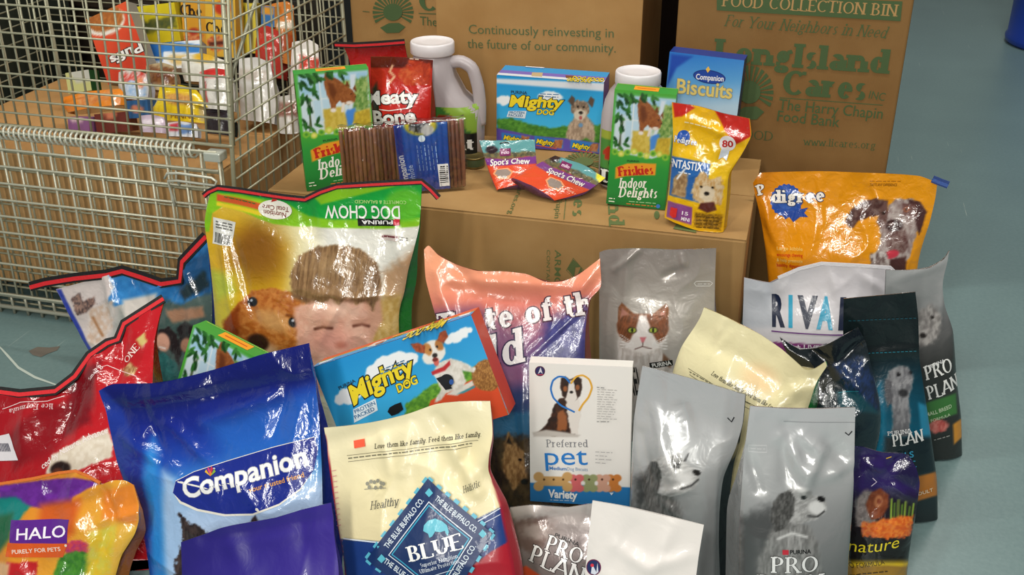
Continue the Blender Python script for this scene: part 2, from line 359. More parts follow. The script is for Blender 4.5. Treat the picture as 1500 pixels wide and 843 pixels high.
class Surf:
    def __init__(s, o, a, b, d0=0.0):
        s.o = np.asarray(o, float); s.a = np.asarray(a, float); s.b = np.asarray(b, float); s.n = np.cross(s.a, s.b); s.d0 = d0
        s.V = []; s.F = []; s.C = []; s.bvh = None; s.k = 0
    sb = None
    def ab(s, p, d=None):
        if s.sb and d is None:
            h = s.sb.ray_cast(Vector(CAM), Vector(ray(p)).normalized())
            if h[0] is not None:
                q = np.array(h[0]) - s.o; return np.array([q @ s.a, q @ s.b])
        q = on_plane(p, s.o + s.n * (s.d0 if d is None else d), s.n) - s.o
        return np.array([q @ s.a, q @ s.b])
    def px(s, A, B):
        P = s.o + s.n * s.d0 + A[..., None] * s.a + B[..., None] * s.b - CAM
        z = P @ FW
        return 750 + FPX * (P @ RT) / z, 421.5 - FPX * (P @ UP) / z
    def pos(s, A, B, D):
        return s.o + np.asarray(A)[..., None] * s.a + np.asarray(B)[..., None] * s.b + np.asarray(D)[..., None] * s.n
    def grid(s, P, art, Ps=None):
        """P: (nv,nu,3) positions, painted by art at their flat print coordinates"""
        nv, nu = P.shape[:2]
        q = P - s.o; A = q @ s.a; B = q @ s.b
        if Ps is None: x, y = s.px(A, B)
        else:
            v = Ps - CAM; z = v @ FW; x, y = 750 + FPX * (v @ RT) / z, 421.5 - FPX * (v @ UP) / z
        c = art.ev(x, y)
        s.V = P.reshape(-1, 3).tolist(); s.C = c.reshape(-1, 3).tolist()
        idx = np.arange(nv * nu).reshape(nv, nu)
        s.F = np.stack([idx[:-1, :-1], idx[:-1, 1:], idx[1:, 1:], idx[1:, :-1]], -1).reshape(-1, 4).tolist()
        s.bvh = BVHTree.FromPolygons(s.V, s.F); s.nbase = len(s.F); s.shape = (nv, nu)
    def _drop(s, AB, F, col, fine=.0048):
        """lay flat print polygons onto the surface"""
        if len(AB) == 0: return
        if s.flat: fine = 1e9
        if fine < 1:
            bm = bmesh.new(); vs = [bm.verts.new((p[0], p[1], 0)) for p in AB]
            for f in F:
                try: bm.faces.new([vs[i] for i in f])
                except ValueError: pass
            for it in range(6):
                E = [e for e in bm.edges if e.calc_length() > fine]
                if not E: break
                bmesh.ops.subdivide_edges(bm, edges=E, cuts=1)
                bmesh.ops.triangulate(bm, faces=[f for f in bm.faces if len(f.verts) > 4])
            bm.verts.index_update()
            AB = [(v.co.x, v.co.y) for v in bm.verts]; F = [tuple(v.index for v in f.verts) for f in bm.faces]; bm.free()
        i0 = len(s.V); lift = .0006 + .00013 * s.k; s.k += 1
        if s.flat: lift = .0004 + .0002 * s.k
        nV = Vector(s.n); ok = []
        for p in AB:
            w = s.o + p[0] * s.a + p[1] * s.b
            if s.flat: q = w + s.n * (s.d0 + lift); ok.append(True)
            else:
                h = s.bvh.ray_cast(Vector(w + s.n * .4), -nV)
                if h[0] is None: q = w; ok.append(False)
                else: q = np.array(h[0]) + s.n * lift; ok.append(True)
            s.V.append(list(q))
        s.C.extend([list(srgb(col))] * len(AB))
        # keep every print polygon facing out
        for f in F:
            if not all(ok[k] for k in f): continue
            a_ = sum(AB[f[k]][0] * AB[f[(k + 1) % len(f)]][1] - AB[f[(k + 1) % len(f)]][0] * AB[f[k]][1] for k in range(len(f)))
            s.F.append([i0 + k for k in (f if a_ > 0 else f[::-1])])
    flat = False
    subs = None
    def begin(s, name, label=None):
        s.subs = (s.subs or []) + [[name, label, len(s.F), None]]
    def end(s): s.subs[-1][3] = len(s.F)
    def split(s, F, m, part):
        for (nm, lb, a_, b_) in s.subs or []:
            G = s.F[a_:b_]; ids = sorted({k for f in G for k in f}); mp = {k: i for i, k in enumerate(ids)}
            mesh_obj(nm, [s.V[k] for k in ids], [[mp[k] for k in f] for f in G], m, part, np.array([s.C[k] for k in ids]), label=lb)
    def faces(s, lo=0):
        cut = [(a_, b_) for _, _, a_, b_ in s.subs or []]
        return [f for i, f in enumerate(s.F) if i >= lo and not any(a_ <= i < b_ for a_, b_ in cut)]
    def poly(s, pts, c):
        P = [s.ab(p) for p in pts]; s.polyab(P, c)
    def polyab(s, P, c):
        P = np.asarray(P)
        if s.flat: step = 1e9
        else: step = .0055
        B = []
        for i in range(len(P)):
            p, q = P[i], P[(i + 1) % len(P)]; n = max(1, int(np.hypot(*(q - p)) / step))
            for t in range(n): B.append(p + (q - p) * t / n)
        n = len(B); I = []
        if not s.flat:
            lo, hi = P.min(0), P.max(0)
            gx, gy = np.meshgrid(np.arange(lo[0] + step / 2, hi[0], step), np.arange(lo[1] + step / 2, hi[1], step))
            if gx.size:
                d = seg_d(gx, gy, [tuple(p) for p in P]); k = d < -step * .45
                I = [np.array(t) for t in zip(gx[k], gy[k])]
        r = delaunay_2d_cdt([Vector(p) for p in B + I], [(i, (i + 1) % n) for i in range(n)], [], 1, 1e-7)
        s._drop([tuple(v) for v in r[0]], [tuple(f) for f in r[2]], c, 1e9)
    def ell(s, cx, cy, rx, ry, c, rot=0, n=28):
        a = R(rot)
        s.poly([(cx + rx * cos(t) * cos(a) - ry * sin(t) * sin(a), cy + rx * cos(t) * sin(a) + ry * sin(t) * cos(a)) for t in np.linspace(0, 2 * pi, n, endpoint=False)], c)
    def line(s, pts, w, c, closed=False):
        if len(pts) > 4 and not closed: pts = [tuple(p) for p in cat(pts, 8 * len(pts))]
        P = [s.ab(p) for p in pts]; sc = np.hypot(*(s.ab((pts[0][0] + 10, pts[0][1])) - P[0])) / 10 * w / 2
        if closed: P = P + [P[0]]
        n = len(P); V = []
        for i in range(n):
            d = P[min(i + 1, n - 1)] - P[max(i - 1, 0)]
            if closed and i in (0, n - 1): d = P[1] - P[-2]
            d = d / (np.hypot(*d) + 1e-9); m = np.array([-d[1], d[0]]) * sc
            V += [P[i] + m, P[i] - m]
        s._drop([tuple(v) for v in V], [(2 * i, 2 * i + 1, 2 * i + 3, 2 * i + 2) for i in range(n - 1)], c)
    def text(s, txt, A, B, h, c, font='sans', bold=0.0, shear=0.0, out=None, bend=0.0, sans_h=.7, **kw):
        """txt set along the line A-B (print coordinates), cap height h pixels"""
        a, b = s.ab(A), s.ab(B); d = b - a; Lw = np.hypot(*d); d = d / Lw; u = np.array([-d[1], d[0]])
        m = ((A[0] + B[0]) / 2, (A[1] + B[1]) / 2)
        # pixel height -> metres, measured square to the base line
        t = np.array([B[0] - A[0], B[1] - A[1]], float); t /= np.hypot(*t); up = (m[0] + t[1] * 10, m[1] - t[0] * 10)
        hm = abs((s.ab(up) - s.ab(m)) @ u) / 10 * h
        V, F, ext = serif(txt, **kw) if font == 'serif' else sans(txt, bold)
        if len(V) == 0: return
        V = V.copy(); ch = 1.0 if font == 'serif' else sans_h
        x0, x1 = (ext if ext else (V[:, 0].min(), V[:, 0].max()))
        def put(V, F, col):
            x = (V[:, 0] - x0) / (x1 - x0) * Lw; y = V[:, 1] / ch * hm
            y = y + bend * hm * 4 * (x / Lw) * (1 - x / Lw); x = x + shear * V[:, 1] / ch * hm
            AB = a + x[:, None] * d + y[:, None] * u
            s._drop([tuple(p) for p in AB], F, col)
        if out:
            oc, ow = out
            V2, F2, _ = serif(txt, **{**kw, 'grow': ow}) if font == 'serif' else sans(txt, bold + ow)
            put(V2, F2, oc)
        put(V, F, c)
    def greek(s, A, B, h, c, n=1, step=None):
        """a line of print too small to read, as short dashes"""
        rnd = random.Random(int(A[0] * 7 + A[1] * 13)); L = hypot(B[0] - A[0], B[1] - A[1]); t = 0
        while t < L:
            w = min(rnd.uniform(3, 9), L - t); f0, f1 = t / L, (t + w) / L
            p = (A[0] + (B[0] - A[0]) * f0, A[1] + (B[1] - A[1]) * f0); q = (A[0] + (B[0] - A[0]) * f1, A[1] + (B[1] - A[1]) * f1)
            if w > 1.5: s.line([p, q], h, c)
            t += w + 1.8
    def build(s, name, m, parent, F=None, label=None):
        F = s.faces() if F is None else F; ids = sorted({k for f in F for k in f}); mp = {k: i for i, k in enumerate(ids)}
        o = mesh_obj(name, [s.V[k] for k in ids], [[mp[k] for k in f] for f in F], m, parent, np.array([s.C[k] for k in ids]), None, True, label)
        s.split(F, m, o); return o

def frame(yaw, lean):
    y, l = R(yaw), R(lean)
    a = np.array([cos(y), sin(y), 0]); f = np.array([sin(y), -cos(y), 0]); z = np.array([0, 0, 1.0])
    return a, cos(l) * z - sin(l) * f

def bag(name, label, ref, Yb, yaw, lean, top, bot, left=(), right=(), z0=0.0, G=.08, B=.03, seal=.1, grow=.4, folds=(), crk=(.0025, 14), art=None,
        m=None, back='888', side=None, res=3.0, d0=None, ground=True, category='bag', seal_part=True, group=None, seed=1, pinch=.3, grain=0.0, waves=()):
    m = m or FILM
    a, b = frame(yaw, lean)
    a0, b0 = frame(0, lean); n0 = np.cross(a0, b0)
    if Yb is None: o = on_z(ref, z0)
    else: o = np.array([on_plane(ref, (0, Yb, z0), n0)[0], Yb, z0])
    s = Surf(o, a, b)
    s.d0 = B * .75 if d0 is None else d0
    T = np.array([s.ab(p, 0.0) for p in top])
    BL, BR = s.ab(bot[0], 0.0), s.ab(bot[-1], 0.0)
    if ground: BL[1] = BR[1] = 0.0
    Lf = np.array([BL] + [s.ab(p, 0.0) for p in left] + [T[0]]); Rt = np.array([BR] + [s.ab(p, 0.0) for p in right] + [T[-1]])
    ppm = FPX / np.linalg.norm(o - CAM)
    wid = max(np.hypot(*(BR - BL)), np.hypot(*(T[-1] - T[0]))); hei = max(np.hypot(*(T[0] - BL)), np.hypot(*(T[-1] - BR)))
    nu = int(np.clip(wid * ppm / res, 14, 260)); nv = int(np.clip(hei * ppm / res, 14, 260))
    u = np.linspace(0, 1, nu); v = np.linspace(0, 1, nv)
    ct, cl, cr = cat(T, nu), cat(Lf, nv), cat(Rt, nv)
    cb = np.c_[np.linspace(BL[0], BR[0], nu), np.linspace(BL[1], BR[1], nu)]
    U, Vv = np.meshgrid(u, v); U_ = U[..., None]; V_ = Vv[..., None]
    P = (1 - V_) * cb[None] + V_ * ct[None] + (1 - U_) * cl[:, None] + U_ * cr[:, None] \
        - ((1 - U_) * (1 - V_) * BL + U_ * (1 - V_) * BR + (1 - U_) * V_ * T[0] + U_ * V_ * T[-1])
    A, Bb = P[..., 0], P[..., 1]
    prof = sstep(0, 1, (1 - seal - Vv) / grow)
    D = B * (4 * U * (1 - U)) ** .6 * prof
    Ps = s.pos(A, Bb, D); Ps[..., 2] = np.maximum(Ps[..., 2], z0 + .001)
    q_ = np.arange(nv * nu).reshape(nv, nu)
    s.sb = BVHTree.FromPolygons(Ps.reshape(-1, 3).tolist(), np.stack([q_[:-1, :-1], q_[:-1, 1:], q_[1:, 1:], q_[1:, :-1]], -1).reshape(-1, 4).tolist())
    ef = sstep(0, .08, U) * sstep(0, .08, 1 - U)
    amp, sc = crk
    if amp:
        rn = fbm(A * sc + seed * 3.1, Bb * sc * .8, seed, 3)
        rd = 1 - np.abs(2 * fbm(A * sc * .55 + 9, Bb * sc * .55, seed + 5, 2) - 1)
        D = D + amp * ((rn - .5) * 2 + (rd ** 3 - .4) * 1.4) * (.35 + .65 * ef)
    for (p, q, am, w) in folds:
        p_, q_ = s.ab(p), s.ab(q); dx, dy = q_ - p_; l2 = dx * dx + dy * dy + 1e-9
        t = ((A - p_[0]) * dx + (Bb - p_[1]) * dy) / l2; tc = np.clip(t, 0, 1)
        ds = np.hypot(A - p_[0] - tc * dx, Bb - p_[1] - tc * dy)
        D = D + am * np.exp(-(ds / w) ** 2) * (1 - .5 * np.abs(2 * tc - 1))
    for (p, r_, am) in waves:       # broad dents and swellings
        p_ = s.ab(p); D = D + am * np.exp(-(((A - p_[0]) ** 2 + (Bb - p_[1]) ** 2) / r_ ** 2))
    P3 = s.pos(A, Bb, D); P3[..., 2] = np.maximum(P3[..., 2], z0 + .001)
    s.grid(P3, art, Ps)
    base = o.copy(); base[2] = z0
    root = thing(name, label, category, base, group)
    # back and sides
    nb = 12; ub = np.linspace(0, nu - 1, nb).astype(int)
    g = G * prof[:, :1] + .0025
    dn = np.minimum(0, D - B * (4 * U * (1 - U)) ** .6 * prof); w_ = max(2, nu // 9)
    dn = np.min([np.roll(dn, k, 1) for k in range(-w_, w_ + 1, max(1, w_ // 4))], 0)
    Bk = s.pos(A[:, ub], Bb[:, ub], -(g + B * .6 * (4 * U * (1 - U))[:, ub] ** .6 * prof[:, ub]) + dn[:, ub])
    Bk[..., 2] = np.maximum(Bk[..., 2], z0 + .001)
    idx = np.arange(nv * nb).reshape(nv, nb)
    F = np.stack([idx[:-1, 1:], idx[:-1, :-1], idx[1:, :-1], idx[1:, 1:]], -1).reshape(-1, 4).tolist()
    # top lip joins back to front
    i0 = nv * nb; lip = P3[-1, ub]
    Vb = Bk.reshape(-1, 3).tolist() + lip.tolist()
    F += [[int(idx[-1, k + 1]), int(idx[-1, k]), i0 + k, i0 + k + 1] for k in range(nb - 1)]
    i1 = len(Vb); Vb += P3[0, ub].tolist()
    F += [[int(idx[0, k]), int(idx[0, k + 1]), i1 + k + 1, i1 + k] for k in range(nb - 1)]
    cside = srgb(side or back)
    mesh_obj('back_panel', Vb, F, m, root, np.tile(srgb(back), (len(Vb), 1)))
    for e, kb in ((0, 0), (nu - 1, nb - 1)):
        fr = P3[:, e]; bk = Bk[:, kb]; inn = (s.a if e == 0 else -s.a)
        mid = (fr + bk) / 2 + inn[None] * (g * pinch); mid[:, 2] = np.maximum(mid[:, 2], z0 + .001)
        q1 = fr * .7 + bk * .3 + inn[None] * (g * pinch * .62); q2 = fr * .3 + bk * .7 + inn[None] * (g * pinch * .62)
        for q in (q1, q2): q[:, 2] = np.maximum(q[:, 2], z0 + .001)
        Q = np.stack([fr, q1, mid, q2, bk], 1); ii = np.arange(nv * 5).reshape(nv, 5)
        Fs = np.stack([ii[:-1, :-1], ii[:-1, 1:], ii[1:, 1:], ii[1:, :-1]], -1).reshape(-1, 4)
        if e == 0: Fs = Fs[:, ::-1]
        mesh_obj('side_gusset', Q.reshape(-1, 3), Fs.tolist(), m, root, np.tile(cside, (nv * 5, 1)))
    s.root = root; s.mat = m; s.U = U; s.seal_v = 1 - seal; s.sp = seal_part; s.nv_ = nv; s.nu_ = nu; s.P3 = P3
    zt = P3[-1, :, 2]
    print('BAG %-22s w %.2f h %.2f  top z %.2f..%.2f y %.2f  base x %.2f..%.2f' % (name, wid, hei, zt.min(), zt.max(), P3[-1, :, 1].mean(), P3[0, 0, 0], P3[0, -1, 0]))
    return s
def finish(s):
    """split the flat seal off the printed front, then make the meshes"""
    nq = s.nbase; ncol = s.nu_ - 1
    cut = int(s.seal_v * (s.nv_ - 1)) * ncol
    if s.sp and cut < nq - ncol:
        s.build('front_panel', s.mat, s.root, s.F[:cut] + s.faces(nq))
        used = s.F[cut:nq]; lo = min(min(f) for f in used); hi = max(max(f) for f in used) + 1
        mesh_obj('top_seal', s.V[lo:hi], [[k - lo for k in f] for f in used], s.mat, s.root, np.array(s.C[lo:hi]))
    else: s.build('front_panel', s.mat, s.root)
    return s.root
def ribbon(s, pts, w, name='seam_tape', cols=('111', 'd02028'), lift=.003, root=None, label=None, th=.003):
    """a sewn tape along print-coordinate points, dark with a bright centre"""
    P = [s.pos(*s.ab(p, 0.0), lift) for p in pts]; mb = MB()
    up = s.b
    def strip(w0, w1, dz, c):
        V = []; F = []
        n = len(P)
        for i in range(n):
            d = P[min(i + 1, n - 1)] - P[max(i - 1, 0)]; d = d / np.linalg.norm(d); u_ = np.cross(s.n, d)
            for (q, e) in ((w0, dz), (w1, dz), (w1, -th), (w0, -th)): V.append(P[i] + u_ * q + s.n * e)
        for i in range(n - 1):
            for k in range(4): F.append((i * 4 + k, (i + 1) * 4 + k, (i + 1) * 4 + (k + 1) % 4, i * 4 + (k + 1) % 4))
        F += [(0, 1, 2, 3), (4 * n - 1, 4 * n - 2, 4 * n - 3, 4 * n - 4)]
        mb.add(V, F, c)
    strip(-w / 2, w / 2, .001, cols[0])
    if len(cols) > 1: strip(-w * .3, w * .12, .002, cols[1])
    return mb.build(name, TAPE, root or s.root, label=label)

def panel(o, TL, TR, BR, BL, art, res=3.0):
    """flat printed panel through four 3-D corners"""
    TL, TR, BR, BL = [np.asarray(p, float) for p in (TL, TR, BR, BL)]
    a = (BR - BL) + (TR - TL); a /= np.linalg.norm(a); h = (TL - BL) + (TR - BR); n = np.cross(a, h); n /= np.linalg.norm(n); b = np.cross(n, a)
    s = Surf((TL + TR + BR + BL) / 4, a, b); s.flat = True
    ppm = FPX / np.linalg.norm(s.o - CAM)
    nu = int(np.clip(np.linalg.norm(TR - TL) * ppm / res, 2, 220)); nv = int(np.clip(np.linalg.norm(TL - BL) * ppm / res, 2, 220))
    U, V = np.meshgrid(np.linspace(0, 1, nu), np.linspace(0, 1, nv)); U = U[..., None]; V = V[..., None]
    s.grid(BL * (1 - U) * (1 - V) + BR * U * (1 - V) + TL * (1 - U) * V + TR * U * V, art)
    return s
def carton(name, label, ref, Yb, yaw, lean, quad, depth, z0, art, top=None, left=None, right=None, m=None, plain='ddd', res=2.5, group=None, category='box', roll_rect=True, ydir=None):
    """a carton: quad = print coordinates of TL TR BR BL of its front; other panels take art or a colour"""
    a, b = frame(yaw, lean); n = np.cross(a, b)
    if Yb is None: o = on_z(ref, z0)
    else: n0 = np.cross(*frame(0, lean)); X0 = on_plane(ref, (0, Yb, z0), n0)[0]; o = np.array([X0, Yb, z0])
    Q = [on_plane(p, o, n) for p in quad]
    if roll_rect:    # square it up
        c = sum(Q) / 4; e1 = (Q[1] - Q[0] + Q[2] - Q[3]) / 2; e2 = (Q[0] - Q[3] + Q[1] - Q[2]) / 2
        w, h = np.linalg.norm(e1), np.linalg.norm(e2); d1, d2 = e1 / w, e2 / h
        bis = (d1 + d2) / np.linalg.norm(d1 + d2); per = np.cross(n, bis); per /= np.linalg.norm(per)
        d1n = (bis - per) / math.sqrt(2); d2n = (bis + per) / math.sqrt(2)
        if d1n @ d1 < d2n @ d1: d1n, d2n = d2n, d1n
        print('BOX %-22s %.3f x %.3f skew %.1f deg' % (name, w, h, 90 - math.degrees(math.acos(d1 @ d2))))
        Q = [c - d1n * w / 2 + d2n * h / 2, c + d1n * w / 2 + d2n * h / 2, c + d1n * w / 2 - d2n * h / 2, c - d1n * w / 2 - d2n * h / 2]
    K = [q - n * depth for q in Q]
    lowest = min(p[2] for p in Q + K)
    base = (Q[2] + Q[3] + K[2] + K[3]) / 4; base[2] = lowest
    if z0 is not None and abs(lowest - z0) < .04:
        dz = z0 - lowest + .001; Q = [q + [0, 0, dz] for q in Q]; K = [q + [0, 0, dz] for q in K]; base[2] = z0
    root = thing(name, label, category, base, group); m = m or CARD
    def A_(x): return x if isinstance(x, Art) else Art(x or plain)
    out = {}
    out['front_panel'] = panel(None, Q[0], Q[1], Q[2], Q[3], A_(art), res)
    out['top_flap'] = panel(None, K[0], K[1], Q[1], Q[0], A_(top), res)
    out['left'] = panel(None, K[0], Q[0], Q[3], K[3], A_(left), res)
    out['right'] = panel(None, Q[1], K[1], K[2], Q[2], A_(right), res)
    mb = MB(); mb.add(K + Q, [(1, 0, 3, 2)], plain); mb.add([Q[2], Q[3], K[3], K[2]], [(0, 1, 2, 3)], plain)
    mb.build('back_panel', m, root)
    out['root'] = root; out['mat'] = m; out['Q'] = Q; out['K'] = K; out['n'] = n
    return out
def seal_box(c):
    for k, nm in (('front_panel', 'front_panel'), ('top_flap', 'top_flap'), ('left', 'side_panel'), ('right', 'side_panel')):
        c[k].build(nm, c['mat'], c['root'])
    return c['root']
# ================================================================ the room
def floor_material():
    m = bpy.data.materials.new('painted_concrete'); m.use_nodes = True; nt = m.node_tree; b = nt.nodes['Principled BSDF']
    tc = nt.nodes.new('ShaderNodeTexCoord')
    def nz(scale, det, sx=1, sy=1, rz=0):
        mp = nt.nodes.new('ShaderNodeMapping'); mp.inputs['Scale'].default_value = (sx, sy, 1); mp.inputs['Rotation'].default_value = (0, 0, rz)
        n = nt.nodes.new('ShaderNodeTexNoise'); n.inputs['Scale'].default_value = scale; n.inputs['Detail'].default_value = det
        nt.links.new(tc.outputs['Object'], mp.inputs[0]); nt.links.new(mp.outputs[0], n.inputs['Vector']); return n.outputs['Fac']
    def ramp(src, stops):
        r = nt.nodes.new('ShaderNodeValToRGB'); el = r.color_ramp.elements
        while len(el) < len(stops): el.new(.5)
        for e, (p, c) in zip(el, stops): e.position = p; e.color = L4(c)
        nt.links.new(src, r.inputs[0]); return r.outputs[0]
    def mixc(f, a, b_, mode='MIX'):
        x = nt.nodes.new('ShaderNodeMix'); x.data_type = 'RGBA'; x.blend_type = mode
        if isinstance(f, float): x.inputs[0].default_value = f
        else: nt.links.new(f, x.inputs[0])
        nt.links.new(a, x.inputs[6]); nt.links.new(b_, x.inputs[7]); return x.outputs[2]
    basec = ramp(nz(2.2, 4), [(.3, '61797a'), (.7, '6b8484')])
    grain = ramp(nz(90, 3), [(.3, '5c7372'), (.7, '748986')])
    c = mixc(.35, basec, grain)
    scr = ramp(nz(3.0, 2, 40, 1.2, .9), [(.0, '000000'), (.735, '000000'), (.76, 'ffffff')])
    pale = nt.nodes.new('ShaderNodeRGB'); pale.outputs[0].default_value = L4('a0aba4')
    c = mixc(scr, c, pale.outputs[0])
    stain = ramp(nz(1.4, 5), [(.0, '000000'), (.66, '000000'), (.8, '6a6a6a')])
    dk = nt.nodes.new('ShaderNodeRGB'); dk.outputs[0].default_value = L4('5b6a66')
    c = mixc(stain, c, dk.outputs[0])
    nt.links.new(c, b.inputs['Base Color']); b.inputs['Roughness'].default_value = .38
    bp = nt.nodes.new('ShaderNodeBump'); bp.inputs['Strength'].default_value = .1; bp.inputs['Distance'].default_value = .002
    nt.links.new(nz(140, 3), bp.inputs['Height']); nt.links.new(bp.outputs[0], b.inputs['Normal'])
    return m
mb = MB(); mb.box((-5, -1.5, -.1), (5, 9, 0), '8aa')
f = mb.build('floor', floor_material()); f['kind'] = 'structure'
wm = mat('painted_block_wall', .7, .2, 20)
mb = MB(); mb.box((-5, 9, 0), (5, 9.2, 3.8), 'b9bfc0'); w = mb.build('wall_back', wm); w['kind'] = 'structure'
mb = MB(); mb.box((-5.2, -1.5, 0), (-5, 9.2, 3.8), 'b9bfc0'); w = mb.build('wall_left', wm); w['kind'] = 'structure'
# marks on the floor left of the pile: a pale scrape and a rust stain
sf = Surf((0, 0, 0), (1, 0, 0), (0, 1, 0)); sf.flat = True
def floor_mark(name, pts, c, label):
    P = [on_z(p, 0) for p in pts]; lo = np.array(P)
    s = Surf((0, 0, 0), (1, 0, 0), (0, 1, 0), .0006); s.flat = True
    s.polyab([p[:2] for p in P], c); o = s.build(name, mat('floor_stain', .7, 0), None); tag(o, label, 'mark'); return o
floor_mark('floor_scrape', [(0, 508), (12, 520), (28, 538), (52, 552), (86, 565), (86, 567), (50, 555), (26, 541), (10, 523), (0, 511)], 'b5bfb4', 'pale thin scrape mark on the grey floor left of the pile')
floor_mark('rust_stain', [(42, 515), (55, 509), (72, 510), (88, 508), (84, 514), (70, 519), (60, 524), (48, 521)], '6a6258', 'brown rust stain on the floor by the cage')

# ---- cardboard
def cardboard(name='corrugated_cardboard', c0='a27c4b', c1='ae8957'):
    if name in _mc: return _mc[name]
    m = bpy.data.materials.new(name); m.use_nodes = True; nt = m.node_tree; b = nt.nodes['Principled BSDF']
    tc = nt.nodes.new('ShaderNodeTexCoord'); n = nt.nodes.new('ShaderNodeTexNoise'); n.inputs['Scale'].default_value = 9; n.inputs['Detail'].default_value = 5
    wv = nt.nodes.new('ShaderNodeTexWave'); wv.inputs['Scale'].default_value = 60; wv.bands_direction = 'X'; wv.inputs['Distortion'].default_value = .4
    r = nt.nodes.new('ShaderNodeValToRGB'); r.color_ramp.elements[0].position = .3; r.color_ramp.elements[0].color = L4(c0); r.color_ramp.elements[1].position = .7; r.color_ramp.elements[1].color = L4(c1)
    a = nt.nodes.new('ShaderNodeAttribute'); a.attribute_name = 'Col'
    mx = nt.nodes.new('ShaderNodeMix'); mx.data_type = 'RGBA'; mx.blend_type = 'MULTIPLY'; mx.inputs[0].default_value = 1
    bp = nt.nodes.new('ShaderNodeBump'); bp.inputs['Strength'].default_value = .05; bp.inputs['Distance'].default_value = .001
    nt.links.new(tc.outputs['Object'], n.inputs['Vector']); nt.links.new(tc.outputs['Object'], wv.inputs['Vector'])
    nt.links.new(n.outputs['Fac'], r.inputs[0]); nt.links.new(r.outputs[0], mx.inputs[6]); nt.links.new(a.outputs['Color'], mx.inputs[7]); nt.links.new(mx.outputs[2], b.inputs['Base Color'])
    nt.links.new(wv.outputs['Fac'], bp.inputs['Height']); nt.links.new(bp.outputs[0], b.inputs['Normal'])
    b.inputs['Roughness'].default_value = .72; b.inputs['Specular IOR Level'].default_value = .25
    _mc[name] = m; return m
CB = cardboard()
INK = '4d6a4c'     # multiplies the board: dark green ink
def board_box(root, name, c0, c1, mt=CB, tint='fff', bev=.006, label=None):
    mb = MB(); mb.box(c0, c1, tint, bev); return mb.build(name, mt, root, smooth=False, label=label)
def print_on(TL, TR, BR, BL):
    """an inked print area lying on a cardboard face"""
    s = panel(None, TL, TR, BR, BL, Art('fff')); s.V = []; s.F = []; s.C = []; return s
INKM = mat('green_box_ink', .7, 0)
def sunburst(s, cx, cy, rx, ry, c):
    n = 26
    for i in range(n):
        a0 = 2 * pi * i / n
        if 35 < math.degrees(a0) % 360 < 145: continue       # rays leave the ground free (image y runs down)
        for_ = [(cx + rx * k * cos(a0 + d), cy + ry * k * sin(a0 + d)) for k, d in ((.42, -.06), (1, -.075), (1, .075), (.42, .06))]
        s.poly(for_, c)
    s.ell(cx, cy - ry * .02, rx * .47, ry * .42, c, n=24)
    s.poly([(cx - rx * .62, cy + ry * .74), (cx - rx * .2, cy + ry * .52), (cx + rx * .3, cy + ry * .5), (cx + rx * .62, cy + ry * .7), (cx + rx * .3, cy + ry * .98), (cx - rx * .3, cy + ry * 1.0)], c)

# the long carton laid on its side that carries the top row
HB = .42
root = thing('cardboard_box', 'long flat brown cardboard box lying on the floor that carries the top row of packages', 'box', (-.7, 2.8, 0))
bx0, bx1, by0, by1 = -1.345, -.072, 2.47, 3.06
board_box(root, 'box_body', (bx0, by0, 0), (bx1, by1, HB - .003))
mb = MB()
mb.box((bx0 + .001, by0 + .001, HB - .003), (bx1 - .001, by0 + .292, HB - .0008), 'fff', .0005)
mb.build('top_flap', CB, root)
mb = MB(); mb.box((bx0 + .001, by0 + .296, HB - .003), (bx1 - .001, by1 - .001, HB - .0008), 'fff', .0005); mb.build('top_flap', CB, root)
# print on its top, upside down towards the back
zt = HB - .0004
s = print_on((bx0, by1, zt), (bx1, by1, zt), (bx1, by0, zt), (bx0, by0, zt))
gi = '5d6b3c'
s.text('Cares', (845, 246), (838, 318), 18, gi, 'serif', th=.2, tn=.09)
s.text('Island', (888, 255), (892, 330), 22, gi, 'serif', th=.2, tn=.09)
s.text('The Harry Chapin', (823, 240), (812, 320), 8, gi); s.line([(834, 238), (826, 322)], 1, gi)
s.text('www.licares.org', (772, 244), (744, 314), 7, gi)
s.poly([(998, 318), (1016, 320), (1020, 342), (986, 336)], gi); s.ell(962, 316, 4, 6, gi)
sunburst(s, 855, 240, 30, 16, gi)
s.build('box_print', INKM, root)
yf = by0 - .0006
s = print_on((bx0, yf, HB), (bx1, yf, HB), (bx1, yf, 0), (bx0, yf, 0))
s.text('ARMOR', (813, 366), (812, 432), 9, gi, bold=.01); s.text('CONTAINER', (801, 366), (800, 432), 5, gi)
for q in ([(840, 380), (831, 394), (843, 392)], [(840, 380), (851, 391), (843, 392)], [(831, 394), (843, 392), (841, 406)], [(851, 391), (854, 400), (846, 403)]): s.poly(q, gi)
s.line([(840, 378), (830, 396), (842, 408), (855, 396)], 1, gi, True)
s.build('box_print', INKM, root)

# the standing bins behind
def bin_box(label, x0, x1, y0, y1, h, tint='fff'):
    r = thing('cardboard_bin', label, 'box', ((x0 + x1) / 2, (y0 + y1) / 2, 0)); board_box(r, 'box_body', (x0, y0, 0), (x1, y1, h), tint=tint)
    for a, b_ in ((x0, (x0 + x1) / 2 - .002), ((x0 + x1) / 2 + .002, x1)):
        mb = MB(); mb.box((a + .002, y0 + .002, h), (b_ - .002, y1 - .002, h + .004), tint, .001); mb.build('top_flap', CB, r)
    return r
YR = 3.10
pR0, pR1 = on_y((1052, 150), YR), on_y((1313, 160), YR)
xr0, xr1 = on_y((985, 130), YR)[0], on_y((1318, 130), YR)[0]
binr = bin_box('tall brown cardboard food collection bin standing on the right, behind the blue biscuit box', xr0, xr1, YR, YR + .5, 1.25, 'cac2b4')  # darker tint puts the shade on this bin into its board colour
yf = YR - .0006
s = print_on((xr0, yf, 1.25), (xr1, yf, 1.25), (xr1, yf, 0), (xr0, yf, 0))
gd = '455b33'
